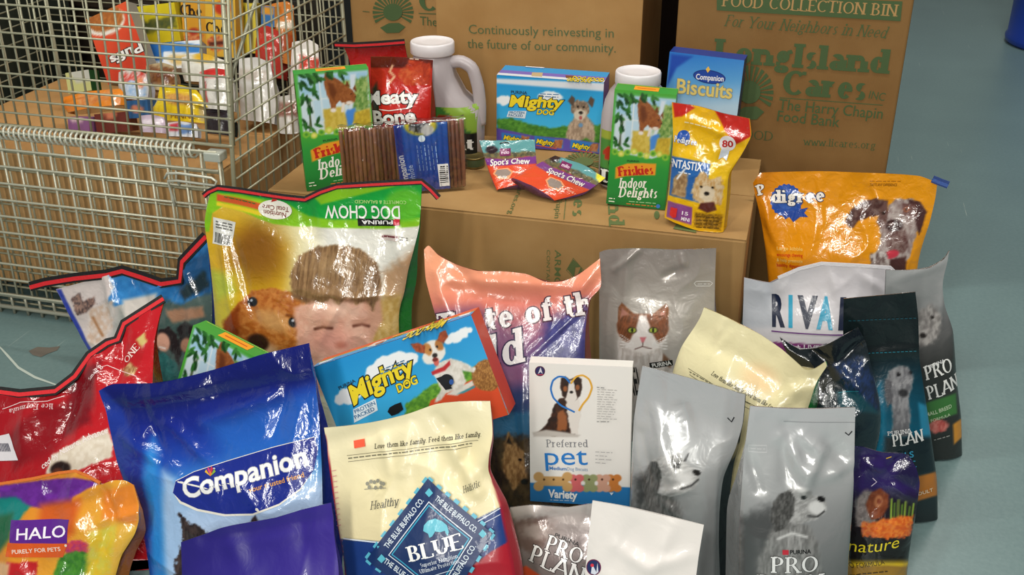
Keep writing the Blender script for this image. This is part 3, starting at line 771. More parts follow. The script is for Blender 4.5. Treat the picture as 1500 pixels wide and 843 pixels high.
s.poly([(1050, -8), (1322, 2), (1319, 31), (1050, 15)], gd)
s.text('FOOD COLLECTION BIN', (1058, 9), (1313, 24), 17, 'b08a55', 'serif', th=.14, tn=.06)
s.text('For Your Neighbors in Need', (1061, 38), (1297, 56), 17, gd, 'serif', th=.1, tn=.05, shear=.25)
s.text('LongIsland', (1048, 91), (1299, 108), 35, gd, 'serif', th=.24, tn=.11, sl=.07, gap=.05)
s.text('Cares', (1145, 138), (1268, 147), 36, gd, 'serif', th=.24, tn=.11, sl=.07, gap=.05)
s.text('INC', (1272, 144), (1295, 148), 12, gd)
s.line([(1142, 143), (1293, 154)], 1.2, gd)
s.text('The Harry Chapin', (1140, 160), (1292, 174), 16, gd, bold=.004)
s.text('Food Bank', (1138, 177), (1229, 186), 16, gd, bold=.004)
s.text('www.licares.org', (1177, 212), (1282, 218), 11, gd, 'serif', th=.1, tn=.05)
s.text('FOOD', (1078, 202), (1132, 206), 13, gd, 'serif', th=.1, tn=.05)
sunburst(s, 1098, 135, 35, 40, gd)
s.build('box_print', INKM, binr)

YL = 3.16
xl0, xl1 = on_y((516, 60), YL)[0], on_y((938, 60), YL)[0]
binl = bin_box('tall brown cardboard bin with a split front standing behind the left jug', xl0, xl1, YL, YL + .45, 1.25, 'f6f2ec')
xs = on_y((641, 40), YL)[0]
mb = MB(); mb.box((xs, YL - .012, .30), (xl1 + .004, YL - .001, 1.245), 'fffaf2', .002); mb.build('front_flap', CB, binl)
yf = YL - .0126
s = print_on((xs, yf, 1.2), (xl1, yf, 1.2), (xl1, yf, .3), (xs, yf, .3))
s.text('Continuously reinvesting in', (687, 49), (899, 55), 13.5, '55643c')
s.text('the future of our community.', (685, 70), (902, 77), 13.5, '55643c')
s.build('box_print', INKM, binl)
yf = YL - .0006
s = print_on((xl0, yf, 1.2), (xs, yf, 1.2), (xs, yf, .3), (xl0, yf, .3))
sunburst(s, 576, 18, 30, 30, gd)
s.text('C', (615, 15), (641, 16), 30, gd, 'serif', th=.24, tn=.1); s.line([(614, 19), (641, 20)], 1.2, gd)
s.text('The', (616, 36), (641, 38), 13, gd); s.line([(532, 16), (542, 17)], 1, gd)
s.build('box_print', INKM, binl)

r = thing('gap_filler_crate', 'dark brown crate in the shadow seen through the gap between the two tall bins', 'crate', (xl1 + .25, 4.0, 0))  # added crate; board and tint darkened to stand in for shade in the gap
mb = MB(); mb.box((xl1 - .1, 3.75, 0), (xr0 + .32, 4.3, 1.3), '5a4a3a', .01); mb.build('crate_body', cardboard('shaded_board', '5a4026', '6a4c2e'), r)
mb = MB(); mb.box((xl1 - .11, 3.74, 1.2), (xr0 + .33, 4.31, 1.31), '4a3a2c', .01); mb.build('crate_lid', cardboard('shaded_board'), r)
# blue drum at the far right
def lathe(prof, n=48):
    V = []; F = []
    for (r, z) in prof:
        for k in range(n): V.append((r * cos(2 * pi * k / n), r * sin(2 * pi * k / n), z))
    for i in range(len(prof) - 1):
        for k in range(n): F.append((i * n + k, i * n + (k + 1) % n, (i + 1) * n + (k + 1) % n, (i + 1) * n + k))
    F += [tuple(range(n))[::-1], tuple((len(prof) - 1) * n + k for k in range(n))]
    return V, F
c = on_z((1476, 66), 0); rd = .29
cx, cy = c[0] + rd * .98, c[1] + rd * .25
root = thing('plastic_drum', 'blue plastic drum standing on the floor in the far right corner', 'drum', (cx, cy, 0))
BP = mat('blue_plastic', .35, .05, 20)
V, F = lathe([(.27, 0), (.29, .015), (.295, .04), (.285, .06), (.285, .28), (.295, .3), (.295, .32), (.285, .34), (.285, .58), (.295, .6), (.295, .62), (.285, .64), (.28, .84), (.26, .87)])
MB().add([(v[0] + cx, v[1] + cy, v[2]) for v in V], F, '1a3a9a').build('drum_body', BP, root, True)
V, F = lathe([(.285, .845), (.298, .85), (.298, .88), (.28, .89), (.27, .885)])
MB().add([(v[0] + cx, v[1] + cy, v[2]) for v in V], F, '16328a').build('drum_lid', BP, root, True)
# ================================================================ the row on the long box
Z = HB
def bil(q):
    """unit face coordinates (x right, y down) to print coordinates"""
    def f(x, y):
        return tuple(q[0][k] * (1 - x) * (1 - y) + q[1][k] * x * (1 - y) + q[2][k] * x * y + q[3][k] * (1 - x) * y for k in (0, 1))
    return f
def friskies(name, label, ref, Yb, yaw, lean, quad, depth, z0, sidecol='2f9a3c', leafy=1):
    f = bil(quad); sx = hypot(quad[1][0] - quad[0][0], quad[1][1] - quad[0][1]); sy = hypot(quad[3][0] - quad[0][0], quad[3][1] - quad[0][1])
    rot = math.degrees(atan2(quad[1][1] - quad[0][1], quad[1][0] - quad[0][0]))
    A = Art('2c9440'); P = lambda pts: [f(*p) for p in pts]
    A.grad(f(0, .5), f(0, 1), [(0, '4fae3a'), (.3, '2e9a3e'), (.75, '1f8a3a'), (1, '15702e')])
    A.pol(P([(.03, .03), (.98, .03), (.98, .5), (.7, .56), (.3, .54), (.04, .5)]), 'd4e6ee', 1.5)          # bright room
    A.pol(P([(.03, .03), (.98, .03), (.98, .2), (.03, .2)]), 'a4d0ea', 5)
    A.pol(P([(.2, .06), (.42, .06), (.44, .42), (.22, .42)]), 'bcdcee', 1, al=.8)
    A.lin(P([(.31, .04), (.33, .4)]), .7, 'eef4f4'); A.lin(P([(.2, .24), (.44, .24)]), .6, 'eef4f4')
    A.pol(P([(.62, .1), (.97, .08), (.98, .36), (.7, .4)]), '5d8a3a', 3, 4, ('b4c878', 5, 5))
    A.pol(P([(.74, .05), (.82, .05), (.76, .3), (.68, .5), (.62, .44), (.7, .3)]), 'dce8f4', 2)
    A.pol(P([(.66, .36), (.78, .34), (.8, .45), (.6, .52), (.5, .48)]), '4a8ede', 2, 2)
    A.pol(P([(.34, .33), (.62, .32), (.66, .52), (.34, .52)]), 'c9ac3c', 2, 1, ('e0c860', 6, 6))
    A.pol(P([(.76, .38), (.98, .36), (.98, .52), (.72, .52)]), 'd8bc3c', 2, 1, ('b89a2c', 5, 5))
    # leaping brown cat
    A.pol(P([(.40, .02), (.46, .02), (.50, .06), (.58, .09), (.68, .15), (.76, .19), (.80, .24), (.78, .29), (.70, .31), (.62, .30), (.57, .27), (.52, .30), (.50, .35), (.45, .35), (.44, .28), (.40, .20), (.37, .10)]), '8c4c22', 1.0, .6, ('aa6634', 5, 3, 60))
    A.pol(P([(.42, .10), (.50, .12), (.54, .20), (.50, .26), (.45, .22)]), '6e3614', 3, 1); A.pol(P([(.66, .15), (.69, .10), (.73, .16)]), '7a3e18', .8); A.pol(P([(.76, .18), (.80, .14), (.81, .21)]), '7a3e18', .8)
    A.ell(*f(.475, .345), sx * .04, sy * .018, 'f2e8dc', rot, 1); A.ell(*f(.70, .295), sx * .05, sy * .014, 'f0e4d8', rot, 1); A.ell(*f(.735, .22), 1, 1, '1c120a', rot, .6); A.ell(*f(.79, .25), 1.2, 1, '2a1810', rot, .6); A.lin(P([(.62, .30), (.60, .36)]), sx * .02, 'f0e4d8', 1)
    # plant
    A.lin(P([(.13, .2), (.16, .5)]), sx * .012, '3a4a24', 1); A.lin(P([(.17, .24), (.13, .5)]), sx * .008, '4a5a30', 1)
    rl = random.Random(9)
    for i in range(46):
        x, y = (rl.uniform(.03, .30), rl.uniform(.03, .34)) if i < 30 else ((rl.uniform(.3, .72), rl.uniform(.02, .08)) if i < 40 else (rl.uniform(.06, .26), rl.uniform(.4, .5)))
        if x > .2 and y > .22 and i < 30: continue
        A.ell(*f(x, y), sx * .06, sy * .014, ('1c5420', '2c6e2a', '14421a', '3f8434')[i % 4], rot + rl.uniform(20, 120), .8)
    for i in range(9):
        A.ell(*f(.08 + i * .105, .525 + .015 * sin(i * 1.7)), sx * .05, sy * .028, ('8cc63c', 'c8d850')[i % 2], rot, 1.2, 1)
        A.ell(*f(.08 + i * .105, .525 + .015 * sin(i * 1.7)), sx * .025, sy * .014, ('4f9a34', 'f0e880')[i % 2], rot, 1)
    A.pol(P([(.12, .66), (.3, .62), (.55, .605), (.78, .6), (.79, .7), (.55, .71), (.3, .73), (.13, .76)]), 'f0a028', 1, 0)
    side = Art(sidecol)
    c = carton(name, label, ref, Yb, yaw, lean, quad, depth, z0, A, top=Art('3a9a3c'), left=side, right=Art('2a8a38'), plain='2f9a3c', res=1.5, group=None)
    F = c['front_panel']; h = sy / 175
    F.text('Friskies', f(.19, .735), f(.76, .69), 14 * h, 'c8281e', 'serif', th=.26, tn=.14, sl=.05, gap=.05)
    F.text('Indoor', f(.2, .835), f(.66, .815), 15 * h, 'f6f6ea', 'serif', th=.19, tn=.09, sl=.06, shear=.2)
    F.text('Delights', f(.22, .915), f(.86, .895), 15 * h, 'f6f6ea', 'serif', th=.19, tn=.09, sl=.06, shear=.2)
    F.greek(f(.4, .945), f(.86, .94), 1.1, 'a8d8a0'); F.greek(f(.36, .965), f(.9, .965), 1.4, 'd87838'); F.greek(f(.06, .93), f(.16, .93), 1.6, 'e8f0d8'); F.greek(f(.06, .955), f(.16, .955), 1.6, 'e8f0d8')
    F.ell(*f(.9, .96), 3.2 * h, 3.2 * h, '3a7ac8', n=16); F.text('PURINA', f(.3, .6), f(.5, .594), 3 * h, '20402a', bold=.01)
    L = c['left']; L.poly([L_px(c, .2, .1), L_px(c, .9, .1), L_px(c, .9, .25), L_px(c, .2, .25)], 'd8e88a'); L.poly([L_px(c, .2, .28), L_px(c, .9, .28), L_px(c, .9, .36), L_px(c, .2, .36)], 'e8e6b0')
    for t in (.12, .15, .2, .3, .33): L.line([L_px(c, .3, t), L_px(c, .8, t)], .7, '4a8a3a')
    for t in (.45, .48, .51, .54, .62, .65, .68): L.line([L_px(c, .2, t), L_px(c, .7 + .1 * sin(t * 90), t)], .6, '1a6a2c')
    T = c['top_flap']; q = c['Q'], c['K']
    def tp(x, y):
        p = (q[1][0] * (1 - x) + q[1][1] * x) * (1 - y) + (q[0][0] * (1 - x) + q[0][1] * x) * y; return to_px(p)
    T.poly([tp(.3, .2), tp(.7, .2), tp(.7, .8), tp(.3, .8)], 'f0a028'); T.line([tp(.35, .5), tp(.65, .5)], 2.2, 'c8401e'); T.line([tp(.03, .12), tp(.97, .12)], 1, 'b8d860')
    seal_box(c); return c
def to_px(p):
    v = np.asarray(p) - CAM; z = v @ FW; return (750 + FPX * (v @ RT) / z, 421.5 - FPX * (v @ UP) / z)
def L_px(c, x, y):
    K, Q = c['K'], c['Q']; return to_px((K[0] * (1 - x) + Q[0] * x) * (1 - y) + (K[3] * (1 - x) + Q[3] * x) * y)
friskies('cat_food_carton', 'green cat food box at the left end of the long box, beside the stick pack', (447, 281), None, 30, 0, [(433, 107), (540, 98), (552, 265), (447, 281)], .042, Z)
friskies('cat_food_carton', 'green dry cat food box standing upright between the right jug and the yellow pouch', (886, 301), None, 2, 0, [(902, 134), (993, 141), (972, 309), (886, 301)], .055, Z)

# ---- boxes of small dog food trays
def mighty(name, label, ref, Yb, yaw, lean, quad, depth, z0, variant):
    f = bil(quad); P = lambda pts: [f(*p) for p in pts]
    sx = hypot(quad[1][0] - quad[0][0], quad[1][1] - quad[0][1]); sy = hypot(quad[3][0] - quad[0][0], quad[3][1] - quad[0][1]); rot = math.degrees(atan2(quad[1][1] - quad[0][1], quad[1][0] - quad[0][0]))
    if variant == 2:
        f0 = f
        def f(x, y): return f0(x, y * .72 if y < 1 else 1.02)
    A = Art('2aa2dc'); A.grad(f(0, 0), f(0, 1), [(0, '1e96d8'), (.6, '3ab2e8'), (1, '4ab8e8')])
    def cloud(x, y, w, h, c='f4f8fa'):
        for dx, dy, r in ((-.5, .15, .5), (-.15, -.1, .6), (.25, -.05, .62), (.6, .15, .45), (0, .3, .6)):
            A.ell(*f(x + dx * w, y + dy * h), r * w * sx * .62, r * h * sy * .9, c, rot, 1.5, 1.2)
    if variant == 1:
        A.pol(P([(0, .6), (.12, .56), (.3, .62), (.5, .66), (.75, .58), (1, .55), (1, .86), (0, .8)]), '5a9a34', 2, 2, ('2f6a24', 7, 3))
        A.pol(P([(-.01, .73), (.35, .79), (.7, .78), (1.01, .8), (1.01, 1.01), (-.01, 1.01)]), '5a4aa8', 1)
        A.pol(P([(-.01, -.01), (1.01, -.01), (1.01, .1), (-.01, .06)]), 'dfe6ee', 2)
        cloud(.07, .3, .1, .1); cloud(.5, .2, .14, .1)
        # grey-brown terrier
        A.pol(P([(.66, .78), (.68, .62), (.74, .46), (.84, .44), (.92, .55), (.95, .72), (.94, .8), (.86, .74), (.78, .8)]), 'c4ac94', 2, 2, ('8a7460', 4, 6))
        A.ell(*f(.79, .35), sx * .085, sy * .13, 'b8a28a', rot, 1.5, 2.5, ('6e5c4c', 4, 5)); A.ell(*f(.79, .44), sx * .06, sy * .08, 'd8ccb8', rot, 1.5, 2)
        for x in (.7, .88): A.pol(P([(x - .03, .26), (x, .18), (x + .035, .22), (x + .02, .34)]), '5e4c3e', 1.2, 1)
        for x in (.765, .82): A.ell(*f(x, .33), 1.5, 1.7, '1c1410', rot, .8)
        A.ell(*f(.795, .41), 3, 2.4, '1a1412', rot, .8); A.ell(*f(.795, .48), 2.4, 3, 'b05a58', rot, .8); A.ell(*f(.8, .58), 3.2, 3.2, '6a94b8', rot, 1)
        for x in (.04, .36, .71):
            A.pol(P([(x, .79), (x + .28, .81), (x + .28, .93), (x, .91)]), '2f7ac4', 1); A.pol(P([(x + .2, .81), (x + .27, .815), (x + .27, .92), (x + .18, .92)]), '9a5a38', 1, 2, ('c88858', 3, 3))
    else:
        A.pol(P([(.28, 1.01), (.45, .8), (.6, .7), (.74, .62), (.88, .62), (1.01, .68), (1.01, 1.01)]), '74b034', 2, 3, ('3e7a24', 8, 4, rot))
        A.pol(P([(.6, .86), (.8, .8), (1.01, .76), (1.01, 1.01), (.4, 1.01)]), 'e4502a', 1)
        A.pol(P([(.7, .855), (.88, .8), (.88, .86), (.76, .92)]), 'e8e4da', 1); A.pol(P([(.76, .9), (.88, .87), (.88, .9), (.8, .92)]), '3a9aa8', 1)
        cloud(.13, .42, .1, .12); cloud(.44, .22, .2, .16); cloud(.87, .17, .09, .08); cloud(.93, .14, .06, .06)
        A.ell(*f(.975, .8), sx * .1, sy * .15, 'c08a48', rot, 1.2, 1.5, ('7a4a20', 2.5, 2.5))
        # white and tan terrier
        A.pol(P([(.67, .52), (.72, .42), (.8, .42), (.86, .52), (.92, .66), (.9, .7), (.84, .63), (.84, .78), (.8, .86), (.7, .84), (.66, .9), (.62, .9), (.68, .76)]), 'eeeae2', 1.5, 1.5, ('d0cabe', 6, 6))
        A.ell(*f(.71, .3), sx * .05, sy * .12, 'f0ece4', rot + 80, 1.3, 1); A.ell(*f(.715, .2), sx * .06, sy * .07, 'f0ece4', rot, 1.3)
        A.ell(*f(.685, .2), sx * .026, sy * .06, 'c88a48', rot, 1.3, 1); A.ell(*f(.76, .2), sx * .024, sy * .055, 'b87838', rot, 1.3, 1)
        A.pol(P([(.6, .06), (.64, .07), (.68, .14), (.66, .24), (.615, .18)]), 'b8562c', 1.2, 1, ('8a3a1c', 4, 4)); A.pol(P([(.76, .13), (.79, .04), (.83, .04), (.83, .13), (.79, .2)]), 'b8562c', 1.2, 1, ('8a3a1c', 4, 4))
        A.ell(*f(.7, .22), 1.7, 2, '1c1210', rot, .8); A.ell(*f(.745, .21), 1.7, 2, '1c1210', rot, .8); A.ell(*f(.715, .31), 4, 3.4, '2a2422', rot, .9)
        A.ell(*f(.71, .4), 4, 6, 'd8685e', rot + 20, 1); A.ell(*f(.708, .365), 4.4, 3, '7a2a24', rot, .8)
        A.pol(P([(.66, .5), (.74, .49), (.79, .44), (.785, .5), (.74, .55), (.66, .55)]), 'c02a30', 1)
    top = Art('e4562a' if variant == 2 else '2a9ad8')
    if variant == 2: top = Art('e4562a')
    c = carton(name, label, ref, Yb, yaw, lean, quad, depth, z0, A, top=top, left=Art('1e86c4'), right=Art('5a4aa8' if variant == 1 else 'd84a28'), plain='2a9ad8', res=1.4)
    F = c['front_panel']; h = sy / 150
    if variant == 1:
        F.text('Mighty', f(.12, .39), f(.62, .36), 19 * h * 1.3, 'f2d82c', bold=.035, shear=.25, out=('141414', .04)); F.text('DOG', f(.38, .475), f(.54, .47), 9 * h * 1.3, 'f2d82c', bold=.03, shear=.2, out=('141414', .05))
        F.text('PURINA', f(.14, .2), f(.29, .2), 4.5, '20303a', bold=.02); F.poly([f(.115, .46), f(.285, .44), f(.27, .55), f(.095, .55)], 'dce8f0'); F.text('PROTEIN', f(.125, .5), f(.265, .485), 3.6, '2a6a9a', bold=.02); F.text('PACKED', f(.115, .54), f(.25, .53), 3.6, '2a6a9a', bold=.02)
        F.greek(f(.41, .18), f(.6, .175), 1.2, '3a70a0'); F.greek(f(.4, .215), f(.58, .21), 1.2, '3a70a0')
        for x in (.06, .38, .73): F.text('Mighty', f(x, .885), f(x + .17, .89), 6.5, 'f2d82c', bold=.03, shear=.25, out=('141414', .05)); F.line([f(x, .915), f(x + .2, .93)], 1.2, 'd85a30')
    else:
        F.text('Mighty', f(.15, .57), f(.57, .45), 27 * h, 'f4dc2a', bold=.03, shear=.25, out=('141414', .045), bend=.15); F.text('DOG', f(.43, .615), f(.565, .58), 12 * h, 'f4dc2a', bold=.03, shear=.2, out=('141414', .05))
        F.text('PURINA', f(.10, .31), f(.21, .285), 5, '20303a', bold=.02); F.poly([f(.14, .62), f(.29, .58), f(.28, .74), f(.12, .79)], 'e4f0f6')
        F.text('PROTEIN', f(.145, .68), f(.28, .655), 5.5, '2a6a9a', bold=.02); F.text('PACKED', f(.135, .75), f(.265, .725), 5.5, '2a6a9a', bold=.02)
        F.greek(f(.38, .25), f(.54, .23), 1.5, '4a7898'); F.greek(f(.37, .295), f(.56, .27), 1.8, '3a88b8')
        # the punched carry holes
        F.poly([f(.335, .8), f(.355, .755), f(.39, .74), f(.43, .74), f(.43, .84), f(.39, .87), f(.35, .87)], '0c1016'); F.ell(*f(.735, .68), 10, 10, '10161e', n=20); F.poly([f(.68, .6), f(.735, .6), f(.75, .8), f(.71, .79)], '10161e'); F.ell(*f(.76, .715), 3.4, 4, '2a5aa8', n=10)
    T = c['top_flap']; Q, K = c['Q'], c['K']
    def tp(x, y): return to_px((K[0] * (1 - x) + K[1] * x) * (1 - y) + (Q[0] * (1 - x) + Q[1] * x) * y)
    if variant == 1:
        T.poly([tp(0, .5), tp(1, .5), tp(1, .8), tp(0, .8)], '7a6ac0'); T.poly([tp(0, .8), tp(1, .8), tp(1, 1), tp(0, 1)], 'dfe6ee')
        T.poly([tp(.3, .55), tp(.4, .5), tp(.42, .9), tp(.32, .9)], 'c8b088'); T.poly([tp(.62, .6), tp(.7, .58), tp(.7, .85), tp(.64, .85)], '7a4a38')
        T.text('DOG FOOD', tp(.88, .82), tp(.66, .82), 5, 'f2d82c', bold=.03, out=('3a3a3a', .04)); T.text('DOG FOOD', tp(.7, .97), tp(.99, .97), 5, 'f2d82c', bold=.03, out=('3a3a3a', .04)); T.poly([tp(.2, .02), tp(.38, .02), tp(.38, .1), tp(.2, .1)], 'e8eaf0')
    else:
        T.poly([tp(0, .42), tp(1, .42), tp(1, .55), tp(0, .55)], '9aaa3a'); T.poly([tp(0, .55), tp(1, .55), tp(1, 1), tp(0, 1)], '2e9ede'); T.poly([tp(.02, .62), tp(.12, .6), tp(.1, .8), tp(.03, .85)], 'f0f4f8'); T.poly([tp(.9, .5), tp(.98, .55), tp(.98, .8), tp(.92, .75)], 'f0f4f8')
        T.poly([tp(.36, .35), tp(.44, .4), tp(.46, .7), tp(.4, .9), tp(.33, .7)], 'e8d8cc'); T.poly([tp(.38, .6), tp(.44, .55), tp(.44, .8), tp(.4, .85)], 'c07860'); T.poly([tp(.48, .3), tp(.56, .3), tp(.54, .5), tp(.48, .5)], 'e8a020')
        T.poly([tp(.6, .6), tp(.86, .55), tp(.86, .75), tp(.6, .85)], 'f4f4f0'); T.text('Mighty DOG', tp(.84, .52), tp(.6, .6), 8, 'f2d82c', bold=.03, out=('141414', .05))
    seal_box(c); return c
mighty('dog_food_carton', 'blue and purple dog food box with a grey terrier between the two jugs', (760, 217), None, 2, 0, [(726, 116), (886, 123), (878, 232), (729, 214)], .11, Z, 1)

# ---- biscuit carton
q = [(983, 79), (1089, 92), (1070, 252), (963, 238)]; f = bil(q)
A = Art('7fb4dc'); A.grad(f(0, 0), f(.3, 1), [(0, '2a7ad0'), (.28, '5aa2dc'), (.5, 'b4d4ea'), (1, 'dce8f0')])
A.pol([f(0, 0), f(.3, 0), f(.1, .12), f(0, .3)], '1a4ab0', 3)
c = carton('biscuit_carton', 'blue dog biscuit box standing at the back against the right bin', (963, 238), None, -4, 0, q, .06, Z, A, top=Art('1a3a8a'), left=Art('2a6ac0'), right=Art('14205a'), plain='1a3a8a', res=2)
F = c['front_panel']; F.ell(*f(.56, .165), 24, 10, '16327c', 8); F.ell(*f(.56, .165), 22.5, 8.7, '1c44a0', 8)
F.text('Companion', f(.38, .2), f(.76, .19), 8, 'f2f2f4', bold=.02); F.poly([f(.5, .1), f(.53, .07), f(.56, .1), f(.53, .13)], 'f0c050')
F.text('Biscuits', f(.14, .345), f(.9, .335), 21, 'e2cc78', bold=.02, out=('8a8a70', .02)); seal_box(c)

# ---- red pouch "Meaty Bone"
A = Art('b8201c'); A.grad((590, 85), (590, 230), [(0, '6a2418'), (.09, '5a1c14'), (.11, 'c03020'), (.5, 'c4241c'), (1, '9a1814')])
A.pol([(600, 88), (630, 92), (630, 130), (606, 128), (590, 108)], 'd8502a', 2, 3, ('a02c18', 7, 7)); A.ell(598, 112, 16, 12, 'c43c20', 20, 2, 3, ('e07040', 6, 6))
A.lin([(575, 96), (571, 105), (578, 112), (570, 122)], 1.5, 'f0b890', 1); A.pol([(545, 130), (552, 120), (560, 180), (545, 185)], '2c3020', 3)
s = bag('pet_treat_pouch', 'red dog treat pouch with big white lettering in front of the left jug', (590, 215), 2.66, 4, 4, [(543, 83), (588, 84), (634, 88)], [(546, 222), (628, 222)], [(543, 150)], [(632, 130)], z0=Z, G=.05, B=.022, seal=.1, crk=(.0016, 22), art=A, m=CRINKLE, back='8a1814', res=2)
s.poly([(556, 128), (630, 124), (626, 172), (612, 182), (556, 184)], 'c62820')
s.text('Meaty', (535, 155), (613, 151), 19, 'f6f2ec', bold=.035, out=('1c1010', .05), bend=.1); s.text('Bone', (548, 181), (610, 178), 19, 'f6f2ec', bold=.035, out=('1c1010', .05))
s.greek((600, 86), (628, 88), 1.6, 'e8c8b0'); s.line([(556, 160), (570, 162), (600, 158)], 1.2, 'f0e0d8'); finish(s)
# ---- red bag with a taped top behind
A = Art('a8181c'); A.grad((550, 62), (550, 220), [(0, '7a1014'), (.2, 'b41c1c'), (1, '8a1014')])
s = bag('taped_food_bag', 'red bag with a black and red taped top behind the lettered red pouch', (550, 220), 2.90, 4, 2, [(503, 68), (545, 66), (592, 62)], [(512, 216), (600, 216)], [(514, 100)], [(598, 100)], z0=Z, G=.07, B=.02, seal=.1, crk=(.002, 18), art=A, m=CRINKLE, back='6a0c10', res=3)
ribbon(s, [(491, 65), (520, 66), (555, 64), (593, 61)], .016); finish(s)

# ---- plastic jugs
JUG = mat('translucent_white_plastic', .33, .05, 18, sub=.25, col='b4abac'); LIDM = mat('white_lid_plastic', .35, .03, 30, sub=.15, col='e4dfe0')
def jug(label, px_base, yaw, sc, body, lid_r, handle, lab, y0=None):
    o = on_z(px_base, Z) if y0 is None else np.array([on_y(px_base, y0)[0], y0, Z]); r = thing('plastic_jug', label, 'jug', o)
    y_ = R(yaw); ca, sa = cos(y_), sin(y_)
    def tr(p): return (o[0] + p[0] * ca - p[1] * sa, o[1] + p[0] * sa + p[1] * ca, o[2] + p[2])
    V = []; Fc = []; n = 40
    for (z, xl, xr, dy, e) in body:
        cx, rx = (xl + xr) / 2, (xr - xl) / 2
        for k in range(n):
            t = 2 * pi * k / n; c_, s_ = cos(t), sin(t)
            V.append(tr((cx + rx * math.copysign(abs(c_) ** e, c_), dy * math.copysign(abs(s_) ** e, s_), z)))
    for i in range(len(body) - 1):
        for k in range(n): Fc.append((i * n + k, i * n + (k + 1) % n, (i + 1) * n + (k + 1) % n, (i + 1) * n + k))
    Fc += [tuple(range(n))[::-1], tuple((len(body) - 1) * n + k for k in range(n))]
    MB().add(V, Fc, 'ddd').build('jug_body', JUG, r, True)
    z0, cx, lr = lid_r
    prof = [(lr * .96, z0), (lr, z0 + .003), (lr, z0 + .030), (lr * .97, z0 + .034), (lr * .92, z0 + .035), (lr * .89, z0 + .032), (lr * .4, z0 + .031), (.002, z0 + .031)]
    V, F = lathe(prof, 44); ld = MB().add([tr((v[0] + cx, v[1], v[2])) for v in V], F, 'eee').build('screw_lid', LIDM, r, True)
    if handle:
        mb = MB(); pts = handle[0]; P = cat(np.array([(p[0], p[1]) for p in pts]), 26)
        mb.tube([tr((p[0], 0, p[1])) for p in P], handle[1], 'ddd', 12); mb.build('handle', JUG, r, True)
    lab(r, tr, body)
    return r
def label_wrap(r, tr, body, z0, z1, x0, x1, art_stripes, txt, tcol):
    """paper label wrapped on the front of the jug"""
    V = []; F = []; C = []; nu, nv = 30, 24
    zs = [b[0] for b in body]
    for j in range(nv + 1):
        z = z0 + (z1 - z0) * j / nv
        xl, xr, dy, e = [np.interp(z, zs, [b[k] for b in body]) for k in (1, 2, 3, 4)]
        cx, rx = (xl + xr) / 2, (xr - xl) / 2
        for i in range(nu + 1):
            x = x0 + (x1 - x0) * i / nu; k = min(.999, abs((x - cx) / rx)); t = math.acos(k ** (1 / e)); y = -(dy * abs(sin(t)) ** e) - .0012
            V.append(tr((x, y, z))); C.append(art_stripes(i / nu, j / nv))
    for j in range(nv):
        for i in range(nu): a = j * (nu + 1) + i; F.append((a, a + 1, a + nu + 2, a + nu + 1))
    C = [srgb(c) for c in C]; bv = BVHTree.FromPolygons([Vector(v) for v in V], F)
    if txt:
        s_, tx0, tx1, tz, th_ = txt
        G, gf, ext = serif(s_, th=.22, tn=.1, sl=.06); G = G.copy(); i0 = len(V)
        ctr = Vector(tr((0, -.5, 0))) - Vector(tr((0, 0, 0))); ctr.normalize()
        for g in G:
            p = Vector(tr((tx0 + (tx1 - tx0) * g[0] / ext[1], -.3, tz + th_ * g[1]))); h = bv.ray_cast(p, -ctr)
            V.append(tuple((h[0] if h[0] else p) + ctr * .0008)); C.append(srgb(tcol))
        F += [tuple(i0 + k for k in f_) for f_ in gf]
    mesh_obj('label', V, F, mat('label_paper', .35, .05, 40, coat=.2), r, np.array(C))
def lab1(r, tr, body):
    def st(u, v):
        if v < .52: return '15181a'
        if (u - .5) ** 2 / .04 + (v - .7) ** 2 / .03 < 1: return '8a2c1c'
        if (u - .3) ** 2 / .04 + (v - .5) ** 2 / .02 < 1: return '3c3018'
        return '3f7a34' if (u + v) < 1.45 else '86a83c'
    label_wrap(r, tr, body, .012, .165, -.075, .1, st, ('Cat', -.008, .094, .042, .034), 'f2f2ee')
def lab2(r, tr, body):
    def st(u, v):
        if v < .33: return '15181a'
        if (u - .2) ** 2 / .02 + (v - .6) ** 2 / .02 < 1: return 'b03018'
        return '4a8a3a' if v < .85 else '9aa83c'
    label_wrap(r, tr, body, .012, .165, -.085, .08, st, ('Dog', -.078, .04, .022, .034), 'f2f2ee')
B1 = [(.0, -.1, .098, .06, .55), (.012, -.106, .105, .066, .5), (.1, -.106, .107, .067, .5), (.15, -.104, .1, .067, .52), (.19, -.1, .055, .066, .6), (.24, -.1, .03, .066, .75), (.272, -.096, .024, .062, .9), (.29, -.09, .02, .056, 1.0), (.3, -.086, .016, .051, 1.0), (.322, -.086, .016, .051, 1.0)]
jug('white plastic jug with a side handle left of the blue and purple dog food box', (655, 205), 4, 1, B1, (.30, -.035, .062), ([(.0, .272), (.045, .28), (.078, .262), (.094, .21), (.099, .16), (.098, .1)], .018), lab1, 2.86)
B2 = [(.0, -.088, .08, .07, .6), (.012, -.094, .086, .076, .55), (.14, -.094, .086, .076, .55), (.2, -.092, .086, .075, .6), (.235, -.086, .08, .07, .75), (.258, -.076, .07, .064, .9), (.275, -.062, .056, .057, 1.0), (.302, -.058, .052, .053, 1.0)]
jug('white plastic jug with a round screw lid behind the right green box', (930, 232), 0, 1, B2, (.278, -.003, .06), None, lab2, 2.78)

